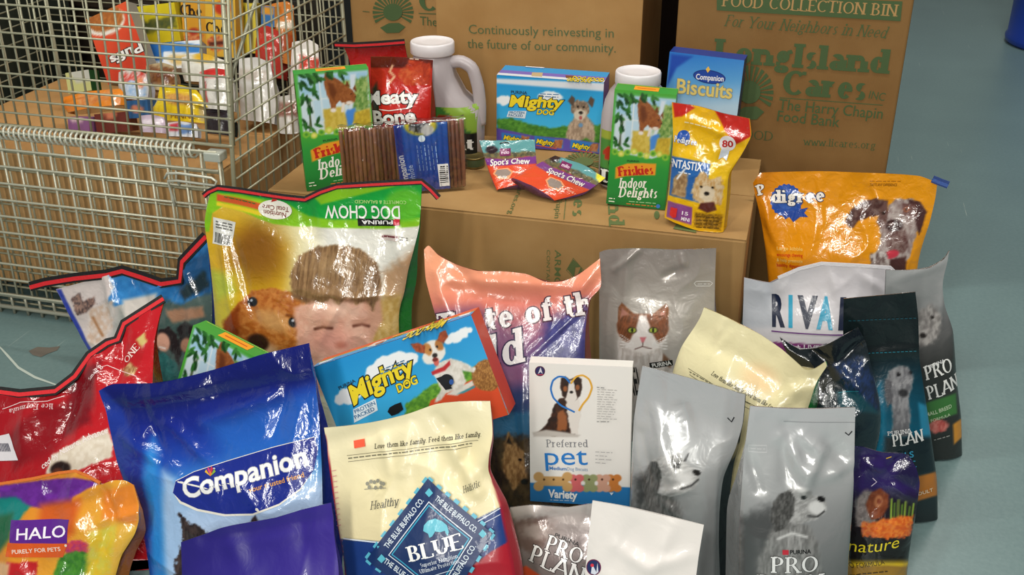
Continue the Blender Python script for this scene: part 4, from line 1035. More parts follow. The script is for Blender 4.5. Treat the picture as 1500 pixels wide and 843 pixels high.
# ---- pack of brown chew sticks
q = [(500, 190), (677, 176), (690, 274), (506, 291)]
a_, b_ = frame(27, 4); nn = np.cross(a_, b_); o = on_z((506, 291), Z + .001); Q = [on_plane(p, o, nn) for p in q]
wv = Q[1] - Q[0]; wv = (Q[2] - Q[3]) * .5 + wv * .5; wl = np.linalg.norm(wv); a_ = wv / wl; b_ = np.cross(nn, a_); hl = np.linalg.norm(Q[0] - Q[3])
print('sticks', wl, hl)
root = thing('chew_stick_pack', 'clear pack of brown chew sticks with a blue label on the long box', 'pack', o)
STK = mat('rawhide_stick', .45, .5, 60, stretch=(1, 1, .3)); rnd = random.Random(4)
dep = .034; nst = 30
for row in range(2):
    for k in range(nst):
        x = wl * (k + .5) / nst + (row % 2) * .003 - .002; c = rnd.choice(['7c4e3a', '88573f', '99684e', '6e4834', '8c6450'])
        p0 = Q[3] + a_ * x - nn * (.007 + row * .0135) + b_ * rnd.uniform(.001, .004); p1 = p0 + b_ * (hl * rnd.uniform(.93, .985)) + a_ * rnd.uniform(-.003, .003)
        mb = MB(); mb.tube([p0, p0 + b_ * .002, (p0 + p1) / 2 + nn * rnd.uniform(-.0008, .0008), p1 - b_ * .002, p1], [.004, .0052, .0055, .0052, .004], c, 9); mb.build('chew_stick', STK, root, True)
# label band
s = Surf(Q[3] + nn * .0016, a_, b_); f = bil([(576, 184), (655, 178), (660, 276), (588, 283)])
A = Art('1f5fc0'); A.grad(f(0, 0), f(0, 1), [(0, '2a6fcc'), (1, '1a50b4')]); A.pol([f(0, 0), f(.14, 0), f(.14, 1), f(0, 1)], '183a9c', 2)
A.ell(*f(.5, .03), 24, 15, 'e8d838', 0, 2); A.ell(*f(.48, .05), 15, 11, '20242a', 0, 2, 3, ('f0f0f0', 5, 5)); A.ell(*f(.62, .1), 9, 8, 'f0eeea', 0, 1.5, 2)
P3 = [on_plane(f(*p), s.o, nn) for p in ((0, 0), (1, 0), (1, 1), (0, 1))]
U, V = np.meshgrid(np.linspace(0, 1, 46), np.linspace(0, 1, 46)); U = U[..., None]; V = V[..., None]
G = P3[0] * (1 - U) * (1 - V) + P3[1] * U * (1 - V) + P3[2] * U * V + P3[3] * (1 - U) * V; G = G[::-1]
G = G + nn * (.0014 * np.sin(U[::-1] * 60))[..., :1]; s.grid(G, A)
s.text('Companion', f(.2, .97), f(.12, .45), 10, 'f2f4f8', bold=.02); s.text('Rawhide', f(.34, .97), f(.28, .6), 8, 'c8dcf4', bold=.01)
for k in range(6): s.greek(f(.42 + k * .07, .7), f(.4 + k * .07, .32), 1.1, '9cc0ec')
s.ell(*f(.5, .22), 5, 5, 'd8e8f4'); s.begin('barcode_label', 'white barcode patch'); s.poly([f(.76, .62), f(.97, .62), f(.98, .95), f(.78, .95)], 'eef0f0')
for k in range(9): s.line([f(.79, .66 + k * .029), f(.96, .66 + k * .029)], 1.1 if k % 3 else 2, '1a1a1e')
s.end()
s.build('label', FILM, root)
# clear wrap
V = []; nx, ny = 40, 18
for j in range(ny + 1):
    for i in range(nx + 1):
        V.append(Q[3] + a_ * (wl * (i / nx) * 1.02 - .01 * wl) + b_ * (hl * 1.02 * j / ny) + nn * (.0042 + .0025 * fbm(np.array([i * .7]), np.array([j * .8]), 3)[0]))
F = [(j * (nx + 1) + i, j * (nx + 1) + i + 1, (j + 1) * (nx + 1) + i + 1, (j + 1) * (nx + 1) + i) for j in range(ny) for i in range(nx)]
i0 = len(V); t0 = ny * (nx + 1)
for i in range(nx + 1): V.append(V[t0 + i] - nn * .024 + b_ * (.003 + .003 * sin(i * 1.3)))
for i in range(nx + 1): V.append(V[t0 + i] - nn * (dep))
F += [(t0 + i, t0 + i + 1, i0 + i + 1, i0 + i) for i in range(nx)] + [(i0 + i, i0 + i + 1, i0 + nx + 2 + i, i0 + nx + 1 + i) for i in range(nx)]
mesh_obj('film_wrap', V, F, clear_film(), root)

# ---- two small treat pouches lying on the box
def treat(label, ref, yaw, lean, top, bot, left, right, seed, ctr, Yb, z0, ang):
    A = Art('e0502c'); cx, cy = ctr; ca, sa = cos(R(ang)), sin(R(ang))
    P = lambda pts: [(cx + x * ca - y * sa, cy + x * sa + y * ca) for x, y in pts]
    A.pol(P([(-60, -60), (60, -60), (60, -14), (-60, -14)]), '5f9a9c', 1.2)
    A.pol(P([(-60, -16), (-20, -10), (20, -12), (60, -16), (60, -4), (20, -2), (-20, 0), (-60, -4)]), '7a3a8a', 1.2); A.pol(P([(-60, -20), (60, -20), (60, -15), (20, -12), (-20, -10), (-60, -15)]), '4a4a3c', 1.5, 2, ('8a7a4c', 4, 4))
    A.pol(P([(30, -70), (70, -70), (70, -10), (46, -22)]), 'e8dc3a', 1); A.ell(*P([(-22, -24)])[0], 9, 6, '2a1c22', ang, 1.5, 1.5)
    s = bag('treat_pouch', label, ref, Yb, yaw, lean, top, bot, left, right, z0=z0, G=.004, B=.012, seal=.28, grow=.3, crk=(.002, 26), art=A, m=CRINKLE, back='6a3a7a', res=1.6, ground=False, seed=seed, seal_part=False)
    s.poly(P([(-10, -25), (6, -26), (6, -15), (-10, -14)]), '7a2a5c'); s.text('milo', P([(-8, -17)])[0], P([(4, -18)])[0], 5, 'f0d8e8', bold=.02); s.line(P([(-10, -32), (-3, -34), (4, -33)]), 2.4, '202828')
    s.text("Spot's Chew", P([(-24, 1)])[0], P([(34, -2)])[0], 8, 'f4f0e6', bold=.02)
    s.poly(P([(-16, 5), (2, 3), (10, 9), (4, 20), (-12, 20), (-20, 12)]), 'f0a070'); s.poly(P([(-14, 6), (1, 5), (7, 10), (2, 18), (-11, 18), (-17, 12)]), '9a8a80')
    s.text('natural chew', P([(12, 12)])[0], P([(36, 10)])[0], 3.5, 'f4d8c0'); finish(s); return s
treat('small teal and orange treat pouch leaning by the stick pack', (735, 281), 4, 58, [(702, 206), (740, 206), (783, 205)], [(728, 279), (790, 272)], [(716, 250)], [(786, 240)], 3, (742, 243), None, Z + .002, 0)
treat('small orange treat pouch lying tilted in front of the other, teal corner up', (800, 296), 22, 66, [(813, 228), (850, 240), (887, 261)], [(749, 262), (812, 294)], [(780, 244)], [(858, 281)], 5, (822, 262), None, Z + .006, 25)
# ---- a small round tin behind the sticks
c = on_z((694, 243), Z); root = thing('pet_food_tin', 'small round gold tin half hidden between the stick pack and the teal pouch', 'tin', c)
V, F = lathe([(.03, 0), (.032, .002), (.031, .005), (.031, .028), (.0325, .03), (.031, .032), (.029, .031), (.028, .029), (.001, .029)], 32)
MB().add([(v[0] + c[0], v[1] + c[1], v[2] + c[2]) for v in V], F, '8a7a4a').build('can_body', mat('tin_metal', .3, .0, metal=.7), root, True)
V, F = lathe([(.0316, .006), (.0317, .0065), (.0317, .026), (.0316, .0265)], 32); MB().add([(v[0] + c[0], v[1] + c[1], v[2] + c[2]) for v in V], F[:-2], '4a5a3a').build('paper_label', CARD, root, True)

# ---- yellow dental stick pouch
A = Art('f0bc18'); A.grad((1035, 160), (1015, 340), [(0, 'eeb414'), (.5, 'f2c41c'), (1, 'e8b010')])
A.pol([(985, 150), (1010, 152), (1018, 158), (1000, 170), (988, 172)], 'c8281e', 1.5); A.pol([(1046, 160), (1098, 172), (1100, 200), (1078, 212), (1062, 190)], 'c8281e', 1.5)
A.pol([(984, 228), (1041, 240), (1032, 300), (980, 286)], '2a66ae', 1.2)
A.pol([(986, 262), (1000, 250), (1008, 256), (1004, 292), (984, 284)], '8a6a48', 2, 2, ('c8a878', 5, 5)); A.lin([(992, 262), (1003, 248)], 1.3, 'f0f0f0', 1)
A.pol([(1020, 262), (1030, 248), (1040, 262), (1056, 258), (1060, 276), (1056, 300), (1034, 304), (1018, 296), (1012, 280)], 'c89a5c', 1.5, 3, ('e8d4b0', 4, 7)); A.ell(1036, 284, 12, 12, 'e4d2b4', 0, 2, 2); A.ell(1035, 284, 4, 3, '1c1814', 0, 1)
A.ell(1027, 274, 2, 2, '201810', 0, .8); A.ell(1044, 275, 2, 2, '201810', 0, .8); A.pol([(1026, 298), (1046, 296), (1050, 308), (1036, 312), (1022, 306)], '5a2a24', 1.5)
A.pol([(978, 294), (1014, 304), (1013, 330), (976, 318)], '8a4a8a', 1); A.pol([(1018, 312), (1058, 314), (1056, 338), (1016, 332)], 'b88820', 2, 2, ('6a4a14', 4, 2))
s = bag('dental_stick_pouch', 'yellow and red dog chew pouch standing at the right front corner of the long box', (1015, 333), None, -8, 6, [(984, 150), (1020, 155), (1060, 166), (1098, 174)], [(973, 318), (1059, 346)], [(979, 280), (986, 210)], [(1064, 296), (1068, 256), (1084, 230), (1100, 200)], z0=Z, G=.035, B=.02, seal=.2, grow=.45, crk=(.003, 20), art=A, m=CRINKLE, back='c8961a', res=1.6, ground=False, folds=[((1010, 175), (1085, 205), .008, .012), ((1046, 240), (1080, 215), -.008, .012), ((1055, 250), (1062, 320), -.006, .01), ((1000, 165), (990, 240), .004, .01)], seal_part=False)
s.text('Pedigree', (986, 209), (1020, 213), 8.5, 'f4f4f0', 'serif', th=.2, tn=.1, sl=.06, out=('1c4aa0', .1)); s.ell(1002, 200, 9, 10, '2458b4')
s.text('Pedigree', (986, 208), (1020, 213), 8.5, 'f4f4f0', 'serif', th=.2, tn=.1, sl=.06, out=('1c4aa0', .1))
s.text('DENTASTIX', (970, 243), (1029, 251), 12, 'f4f4f4', bold=.02); s.greek((994, 252), (1012, 255), 1.5, 'd8e4f0')
s.greek((1004, 178), (1046, 188), 1.8, 'f8e8b0'); s.ell(1066, 210, 12, 12, 'f2ecea', n=18); s.poly([(1057, 218), (1068, 221), (1064, 236), (1058, 231), (1052, 234)], 'dce4ee'); s.text('80', (1058, 215), (1074, 216), 10, 'c02a2a', bold=.03)
s.text('15', (999, 314), (1008, 316), 5, 'f4e8f0', bold=.02); s.text('MINI', (998, 322), (1010, 325), 5, 'f4e8f0', bold=.02); s.poly([(983, 303), (993, 305), (991, 318), (986, 319), (981, 314)], 'd83030')
for k in range(4): s.greek((1020, 317 + k * 5), (1054, 319 + k * 5), 1.2, '5a4010')
finish(s)
# ================================================================ the pile on the floor
# ---- orange bag with the great dane, furthest back on the right
A = Art('e2930f'); A.grad((1100, 250), (1380, 260), [(0, 'd07c0a'), (.2, 'e69412'), (1, 'e89a14')])
dk = '4a2c2a'
A.pol([(1302, 302), (1312, 292), (1336, 291), (1352, 300), (1356, 312), (1350, 326), (1344, 340), (1338, 356), (1332, 378), (1318, 400), (1290, 400), (1280, 376), (1290, 356), (1288, 338), (1296, 320)], 'b8aca6', 1.5, 2, ('8a7470', 5, 9))
A.pol([(1238, 324), (1248, 306), (1266, 294), (1284, 290), (1300, 294), (1296, 312), (1284, 316), (1272, 318), (1258, 322), (1250, 336), (1242, 332)], dk, 1.5, 2, ('786058', 6, 5)); A.pol([(1330, 292), (1348, 296), (1358, 310), (1352, 330), (1346, 344), (1342, 330), (1336, 312)], dk, 1.5, 1.5)
A.pol([(1292, 300), (1300, 296), (1302, 312), (1298, 326), (1290, 336), (1284, 326)], '6a4c46', 2, 2); A.pol([(1322, 298), (1342, 300), (1344, 318), (1330, 322), (1322, 312)], '6a4640', 2, 1)
A.ell(1328, 307, 4.5, 3.5, 'a0562c', 0, 1); A.ell(1328, 307, 2, 2, '1c100c', 0, .7); A.ell(1294, 312, 2.5, 2.5, '24140e', 0, .8)
A.ell(1310, 331, 13, 9, '3c2422', -6, 1.6, 1); A.ell(1305, 329, 4, 2, '8a7068', 0, 1); A.pol([(1300, 342), (1326, 338), (1332, 362), (1322, 372), (1306, 370), (1298, 360)], '5a3834', 2, 2, ('93807a', 5, 5))
A.ell(1306, 373, 11, 6, 'c83a4a', -14, 1.2); A.pol([(1276, 372), (1298, 366), (1304, 400), (1272, 400)], 'cfc8c2', 2, 3, ('5a4440', 7, 7)); A.pol([(1304, 380), (1328, 376), (1326, 402), (1302, 402)], '4a2c28', 2, 2)
s = bag('dog_food_bag', 'orange dog food bag with a great dane behind the white bag on the right', (1230, 330), 2.66, -3, 7, [(1103, 268), (1110, 258), (1118, 253), (1202, 251), (1290, 254), (1346, 258), (1373, 268)], [(1134, 520), (1330, 520)], [(1122, 372), (1112, 311), (1106, 284)], [(1345, 385), (1362, 325), (1370, 291)], G=.10, B=.035, seal=.08, crk=(.004, 15), art=A, m=CRINKLE, back='c47c0c', side='b8700c', res=1.8,
        folds=[((1110, 262), (1140, 380), .008, .014), ((1098, 300), (1150, 400), -.008, .012), ((1275, 268), (1300, 320), .005, .008), ((1200, 260), (1205, 330), .004, .008)])
s.poly([(1152 + 24 * cos(t) * (1 if k % 2 else .92), 294 + 25 * sin(t) * (1 if k % 2 else .92)) for k, t in enumerate(np.linspace(0, 2 * pi, 40, endpoint=False))], '2450a8'); s.poly([(1146, 312), (1184, 304), (1178, 312), (1184, 318), (1172, 318), (1162, 326), (1156, 318), (1150, 322)], '1e449a')
s.ell(1152, 294, 13, 13, '3060b8'); s.text('P', (1112, 286), (1123, 283), 15, 'f4f0e8', 'serif', th=.22, tn=.11, out=('5a3a20', .1)); s.text('digree', (1130, 297), (1208, 294), 19, 'f4f0e8', 'serif', th=.22, tn=.11, sl=.07, out=('1c3460', .12), bend=-.05)
s.greek((1274, 265), (1322, 266), 1.2, 'a86a0a'); s.text('TASTE ANY DIFFERENCE', (1274, 272), (1314, 273), 4, '7a5010', bold=.01)
for y, t, c_ in ((366, 'Large kibble', 'f0c868'), (375, 'encourage chewing', 'c83018'), (383, '& help promote', 'f0c868'), (391, 'healthy digestion', 'c83018')): s.text(t, (1138, y), (1176, y + 1), 5, c_, bold=.015)
ribbon(s, [(1366, 262), (1378, 267), (1389, 271)], .018, 'tape_end', ('24407e', '3a5aa0')); finish(s)

# ---- white "RIVAL" bag
A = Art('c9c6cc'); A.grad((1090, 400), (1300, 560), [(0, 'c0c2c8'), (.35, 'd4d0d4'), (1, 'cfccd2')]); A.pol([(1080, 400), (1130, 412), (1134, 480), (1080, 480)], 'b4b8c0', 6)
A.pol([(1130, 501), (1260, 508), (1260, 530), (1136, 520)], '7a2a6e', 1)
s = bag('dog_food_bag', 'white dog food bag with big navy and blue letters below the orange bag', (1190, 450), 2.38, -2, 10, [(1090, 407), (1128, 415), (1148, 404), (1168, 394), (1202, 386), (1258, 388), (1303, 392)], [(1090, 600), (1290, 610)], [(1088, 480), (1089, 440)], [(1300, 520), (1300, 434)], G=.10, B=.03, seal=.12, crk=(.002, 14), art=A, m=SATIN, back='b8b6bc', res=2.5, seal_part=False,
        folds=[((1128, 415), (1140, 450), -.008, .014), ((1215, 392), (1230, 440), .005, .012), ((1260, 400), (1300, 430), .005, .012)])
for t, x0, x1, c_ in (('R', 1131, 1150, '14203c'), ('I', 1155, 1161, '1ea0c4'), ('V', 1167, 1197, '14203c'), ('A', 1196, 1220, '1ea0c4'), ('L', 1228, 1250, '14203c')): s.text(t, (x0, 476 + (x0 - 1131) * .05), (x1, 476 + (x1 - 1131) * .05), 44, c_, bold=.05)
s.line([(1130, 485), (1250, 491)], 2, '6a3a7c'); s.text('+ LIVE', (1166, 512), (1200, 514), 8, 'e8dce8', bold=.02)
ribbon(s, [(1140, 407), (1170, 394), (1203, 386), (1260, 389), (1304, 392), (1329, 416)], .008, 'seam_tape', ('d8d6da',)); finish(s)

# ---- grey bag at the far right, "PRO PLAN"
A = Art('7e807e'); A.grad((1330, 390), (1390, 640), [(0, 'a2a4a4'), (.25, '8e9090'), (.36, '6a6a6a'), (.6, '343634'), (1, '2a2c2a')])
A.ell(1358, 478, 20, 30, '74706e', 10, 3, 4, ('b4b0ac', 6, 8)); A.ell(1352, 492, 5, 4, '26221f', 0, 1.5); A.ell(1366, 465, 3, 2.5, '26221f', 0, 1)
A.pol([(1330, 600), (1400, 576), (1402, 606), (1330, 632)], '3f7a3a', 2); A.ell(1374, 625, 14, 10, 'b04a44', -20, 2, 3, ('d8887c', 5, 5)); A.pol([(1396, 622), (1410, 612), (1411, 640), (1398, 652)], 'd8922c', 2)
s = bag('dog_food_bag', 'grey dog food bag with a green band at the right edge of the pile', (1360, 530), 2.28, 16, 9, [(1298, 396), (1330, 396), (1360, 392), (1382, 380), (1391, 367)], [(1320, 690), (1411, 655)], [(1296, 500)], [(1408, 612), (1402, 560), (1396, 486), (1383, 446), (1380, 420), (1386, 390)], G=.09, B=.03, seal=.16, crk=(.002, 16), art=A, m=FILM, back='585a58', side='3a3c3a', res=2, folds=[((1380, 420), (1376, 480), .006, .01), ((1312, 410), (1390, 390), .004, .012)])
s.text('PURINA', (1360, 540), (1384, 530), 5, 'e8e8e8', bold=.02); s.text('PRO', (1357, 557), (1395, 542), 20, 'f2f2ee', 'serif', th=.17, tn=.07, sl=.06); s.text('PLAN', (1361, 586), (1408, 568), 19, 'f2f2ee', 'serif', th=.17, tn=.07, sl=.06)
s.text('SMALL BREED', (1354, 612), (1394, 597), 5.5, 'c8dcb8', bold=.01); s.text('FORMULA', (1364, 619), (1392, 609), 4, 'c8dcb8'); s.greek((1368, 645), (1392, 638), 1.5, '9a9a94'); finish(s)

# ---- black and teal bag, "PLAN"
A = Art('101a1e'); A.grad((1300, 430), (1320, 760), [(0, '142022'), (.25, '101a1c'), (.4, '0c3a4a'), (.62, '0a5a74'), (.72, '18343c'), (1, '20282a')])
A.pol([(1238, 620), (1290, 560), (1300, 640), (1290, 680), (1236, 700)], '1a86a8', 8); A.pol([(1345, 590), (1372, 600), (1372, 660), (1350, 640)], '2a86a8', 3)
A.pol([(1296, 560), (1302, 544), (1316, 536), (1330, 538), (1338, 550), (1336, 570), (1330, 584), (1334, 610), (1330, 640), (1306, 640), (1308, 606), (1304, 590)], '8e8e90', 2, 2, ('5a5a5e', 6, 12)); A.pol([(1297, 556), (1306, 560), (1308, 588), (1300, 596), (1296, 580)], '4e4e52', 2, 2); A.ell(1323, 576, 7, 6, '2c2c2e', 0, 2); A.ell(1316, 549, 3.4, 3, '1a1a1c', 0, 1); A.ell(1334, 546, 2.2, 2.6, '1a1a1c', 0, 1)
A.pol([(1330, 702), (1374, 690), (1374, 726), (1334, 738)], 'b8742c', 2); A.pol([(1296, 640), (1372, 640), (1372, 690), (1300, 700)], '14242a', 5)
s = bag('dog_food_bag', 'black and teal dog food bag with a grey dog, beside the black crumpled bag', (1300, 600), 2.03, 6, 9, [(1236, 438), (1290, 433), (1341, 428)], [(1250, 790), (1373, 765)], [(1236, 560)], [(1372, 700), (1358, 600), (1347, 526), (1345, 466)], G=.09, B=.028, seal=.24, grow=.35, crk=(.002, 15), art=A, m=FILM, back='121a1c', res=2, folds=[((1250, 520), (1340, 512), .003, .01)])
for k in range(16): s.line([(1243 + k * 6.3, 470 - k * .3), (1247 + k * 6.3, 470 - k * .3)], .9, '1c5868'); s.line([(1246 + k * 6.1, 518 - k * .3), (1250 + k * 6.1, 518 - k * .3)], .9, '2a8aa0')
s.text('PURINA', (1300, 637), (1334, 632), 6, 'e4e4e4', 'serif', th=.16, tn=.08); s.text('PLAN', (1308, 653), (1352, 644), 17, 'f0f0ec', 'serif', th=.17, tn=.07, sl=.06); s.text('GLS', (1314, 672), (1338, 668), 9, '3aa8d0', bold=.01); s.greek((1316, 678), (1340, 674), 1.6, '3aa8d0'); s.greek((1322, 686), (1342, 682), 1.6, '3a88b0')
s.text('ADULT', (1338, 726), (1366, 718), 5, 'f0e0c0'); finish(s)

# ---- black crumpled bag with the flap folded over
A = Art('141a1e'); A.grad((1150, 500), (1290, 600), [(0, '12181a'), (.5, '161e24'), (1, '1c3038')])
A.pol([(1220, 535), (1262, 520), (1282, 560), (1290, 604), (1250, 590)], '1e2a3a', 4, 4, ('243a6a', 5, 5)); A.pol([(1225, 575), (1256, 572), (1290, 606), (1230, 600)], '1a4a56', 4)
s = bag('crumpled_bag', 'black shiny crumpled bag leaning between the cream bag and the teal bag', (1220, 560), 1.93, -4, 10, [(1142, 495), (1158, 506), (1174, 514), (1200, 510), (1257, 480)], [(1195, 720), (1262, 730)], [(1192, 640), (1176, 560), (1152, 516)], [(1286, 650), (1290, 604), (1277, 540), (1269, 505)], G=.02, B=.03, seal=.14, grow=.3, crk=(.005, 17), art=A, m=CRINKLE, back='101416', res=2.2, ground=False, pinch=0, seal_part=False,
        folds=[((1150, 500), (1222, 536), -.014, .012), ((1222, 536), (1290, 604), .014, .012), ((1230, 530), (1270, 500), -.01, .01), ((1180, 514), (1196, 540), .008, .008), ((1240, 560), (1285, 590), -.008, .012)])
s.line([(1228, 576), (1258, 571)], .8, '2a8a9c'); finish(s)

# ---- cream bag with green sides
A = Art('e6dcae'); A.grad((1030, 450), (1120, 720), [(0, 'ebe3b8'), (.4, 'e8deb0'), (1, 'e4d8a4')]); A.ell(1112, 556, 26, 20, 'ecd0a0', 20, 12)
s = bag('pet_food_bag', 'cream pet food bag with green sides tilted in the middle of the pile', (1100, 560), 1.83, -17, 15, [(1031, 451), (1064, 465), (1112, 490), (1147, 514), (1178, 541), (1194, 540), (1209, 530)], [(1000, 760), (1120, 780)], [(990, 680), (984, 600), (985, 549), (998, 509), (1024, 468)], [(1150, 690), (1176, 620), (1196, 560), (1210, 538)], G=.085, B=.03, seal=.05, grow=.3, crk=(.003, 13), art=A, m=FILM, back='d8cc98', side='1f9a3c', res=2.4, ground=False, pinch=-.05,
        folds=[((1015, 483), (1180, 590), -.007, .02), ((1060, 470), (1046, 500), .005, .008), ((1140, 600), (1190, 545), .012, .016), ((1170, 560), (1205, 545), -.012, .016), ((1040, 520), (1070, 490), .004, .01)])
s.text('Love them like family. Feed them like family.', (1042, 549), (1140, 604), 7, '3c3c2c', 'serif', th=.16, tn=.09, shear=.2)
s.line([(1008, 540), (1130, 606)], .7, '6a6850'); s.line([(1010, 549), (1120, 610)], .7, '6a6850'); s.greek((1010, 545), (1100, 592), 1.3, '6a6850'); finish(s)

# ---- grey bag with the cat
A = Art('97918b'); A.grad((960, 365), (960, 600), [(0, '948c86'), (.3, 'aaa49c'), (.6, 'b4afa8'), (1, 'a8a4a0')])
A.pol([(905, 500), (912, 470), (925, 462), (962, 462), (975, 474), (974, 500), (968, 512), (985, 540), (985, 620), (900, 620), (906, 540)], 'e0dad6', 2.5, 1.2, ('b4aaa2', 5, 14, 0))
A.ell(942, 488, 35, 26, 'e2dcd8', 0, 2, 1)
A.pol([(905, 476), (906, 450), (911, 443), (924, 455), (932, 463), (926, 474), (912, 484)], '96603e', 1, .5, ('6a442c', 3, 8)); A.pol([(979, 474), (980, 453), (976, 445), (962, 456), (953, 463), (958, 474), (972, 484)], '96603e', 1, .5, ('6a442c', 3, 8))
A.pol([(909, 466), (911, 450), (922, 462), (914, 474)], 'b47c6c', 1.4); A.pol([(976, 466), (974, 452), (964, 463), (970, 474)], 'b07866', 1.4)
A.ell(921, 482, 17, 21, '92583a', -18, 1.6, 1, ('63412c', 3, 8, 20)); A.ell(963, 482, 16, 21, '92583a', 18, 1.6, 1, ('63412c', 3, 8, -20)); A.pol([(924, 460), (960, 460), (956, 472), (930, 472)], '92583a', 2, 1, ('63412c', 3, 8))
A.pol([(937, 462), (947, 462), (953, 482), (962, 500), (966, 510), (950, 516), (932, 516), (916, 510), (922, 500), (932, 482)], 'ece6e2', 2.2, 1)
for x in (926, 957): A.ell(x, 484, 7, 4.6, '2c2418', 4 if x < 940 else -4, 1); A.ell(x, 484, 5.4, 3.6, 'a8b848', 0, .8); A.ell(x, 484, 1.8, 3.3, '10140c', 0, .6)
A.pol([(937, 494), (947, 494), (943, 502), (940, 502)], 'd87c84', 1); A.lin([(942, 502), (941, 508), (930, 512)], .7, '6a4a44', .8); A.lin([(941, 508), (954, 511)], .7, '6a4a44', .8)
for k in range(-2, 3): A.lin([(928, 505 + k), (908, 500 + k * 5)], .4, 'f4f2f0', .6); A.lin([(956, 505 + k), (978, 502 + k * 5)], .4, 'f4f2f0', .6)
A.pol([(972, 518), (984, 530), (982, 540), (970, 530)], '7a5a44', 2)
s = bag('cat_food_bag', 'grey cat food bag with a brown and white cat face against the long box', (960, 470), 2.18, 1, 8, [(878, 370), (890, 366), (930, 364), (990, 366), (1049, 364)], [(880, 720), (1044, 730)], [(878, 534)], [(1047, 447)], G=.07, B=.02, seal=.16, grow=.3, crk=(.002, 12), art=A, m=FOIL, back='8a8580', res=1.5, folds=[((900, 395), (935, 368), .006, .008), ((975, 405), (1003, 395), -.007, .01), ((1003, 395), (998, 375), .005, .008), ((920, 390), (915, 440), .003, .01)])
s.text('PURINA', (954, 539), (984, 533), 6.5, 'f0f0ec', bold=.02); 
s.poly([(951, 532), (985, 527), (986, 535), (952, 541)], '20221e'); s.text('PURINA', (956, 539), (984, 534), 6, 'f0f0ec', bold=.02); s.text('ONE!', (912, 580), (940, 578), 40, '2c2c2a', bold=.02)
s.line([(1020, 412), (1040, 412), (1044, 415), (1040, 419), (1020, 419), (1017, 415)], 1, 'e4e2de', True); s.greek((1022, 416), (1040, 416), 1.2, 'd4d2ce'); finish(s)
# sheet of wrap sticking up behind it
# ---- salmon and purple bag, "Taste of the Wild"
A = Art('e08a68'); A.grad((740, 370), (770, 760), [(0, 'f0a47c'), (.12, 'ec9474'), (.2, 'd87868'), (.3, '9a5a72'), (.42, '5a4a7c'), (.56, '33406a'), (.66, '2a5a80'), (.74, '2c3038'), (1, '221c18')])
A.pol([(600, 460), (700, 450), (760, 500), (780, 560), (700, 580)], '8a5878', 14); A.pol([(800, 470), (862, 440), (862, 560), (780, 590)], '3a3a70', 14, 6, ('4c4c8c', 10, 10)); A.pol([(720, 610), (800, 600), (860, 606), (860, 626), (720, 640)], '2f6488', 5, 3)
A.pol([(700, 640), (860, 640), (860, 800), (690, 800)], '2a2018', 8, 6, ('4a3a24', 12, 14)); A.pol([(738, 650), (744, 634), (752, 648), (768, 662), (772, 700), (752, 720), (736, 690)], '6a4a2a', 3, 3, ('a07c50', 5, 8)); A.pol([(741, 650), (745, 640), (750, 652)], '1c1410', 1.5); A.ell(762, 674, 3, 2, '120c08', 0, 1); A.ell(768, 706, 5, 4, '14100e', 0, 1.5)
s = bag('dog_food_bag', 'salmon and purple dog food bag with a frilled top before the long box', (750, 520), 1.86, 0, 24, [(621, 366), (628, 360), (642, 374), (668, 388), (700, 397), (740, 398), (772, 402), (800, 413), (826, 412), (848, 402), (879, 379)], [(700, 780), (862, 780)], [(668, 560), (640, 470), (624, 410)], [(857, 540), (858, 480), (864, 440), (880, 420)], G=.09, B=.03, seal=.1, grow=.4, crk=(.003, 13), art=A, m=FILM, back='a05a4c', res=1.9, seal_part=False,
        folds=[((640, 400), (660, 470), .012, .016), ((660, 424), (800, 440), -.007, .018), ((660, 410), (850, 420), .008, .014), ((848, 430), (876, 390), .01, .012), ((780, 520), (860, 445), .006, .008), ((655, 380), (700, 430), -.008, .014), ((765, 540), (768, 700), .006, .01)])
s.text('Taste of the', (640, 496), (893, 456), 34, 'f0e6e2', 'serif', th=.2, tn=.1, sl=.06, out=('4c2a3c', .1)); s.text('Wild', (642, 562), (768, 530), 50, 'f0e6e2', 'serif', th=.18, tn=.09, sl=.06, shear=.15, out=('3a2848', .08)); finish(s)

# ---- big upside-down bag with the boy and the puppy
A = Art('e8e4d4'); A.grad((310, 400), (600, 380), [(0, 'd8b028'), (.2, 'dcb844'), (.42, 'e4d8a0'), (.6, 'e8e6dc'), (1, 'e2e0d4')])
A.pol([(305, 330), (350, 320), (420, 360), (420, 440), (340, 470), (305, 440)], 'd4a81e', 18); A.ell(378, 372, 44, 46, '8a5a14', 0, 26, al=.85); A.ell(376, 362, 26, 26, '7a4a10', 0, 18, al=.6)
A.pol([(300, 400), (350, 400), (340, 500), (310, 640), (290, 640)], 'c8c044', 14, al=.7); A.pol([(306, 395), (330, 400), (345, 425), (320, 440)], 'a8b838', 8, al=.8); A.pol([(560, 400), (615, 360), (600, 470), (560, 480)], 'b4906c', 10, 4); A.pol([(545, 440), (590, 430), (590, 560), (530, 540)], 'c09a50', 8, 4, ('d8b878', 9, 9))
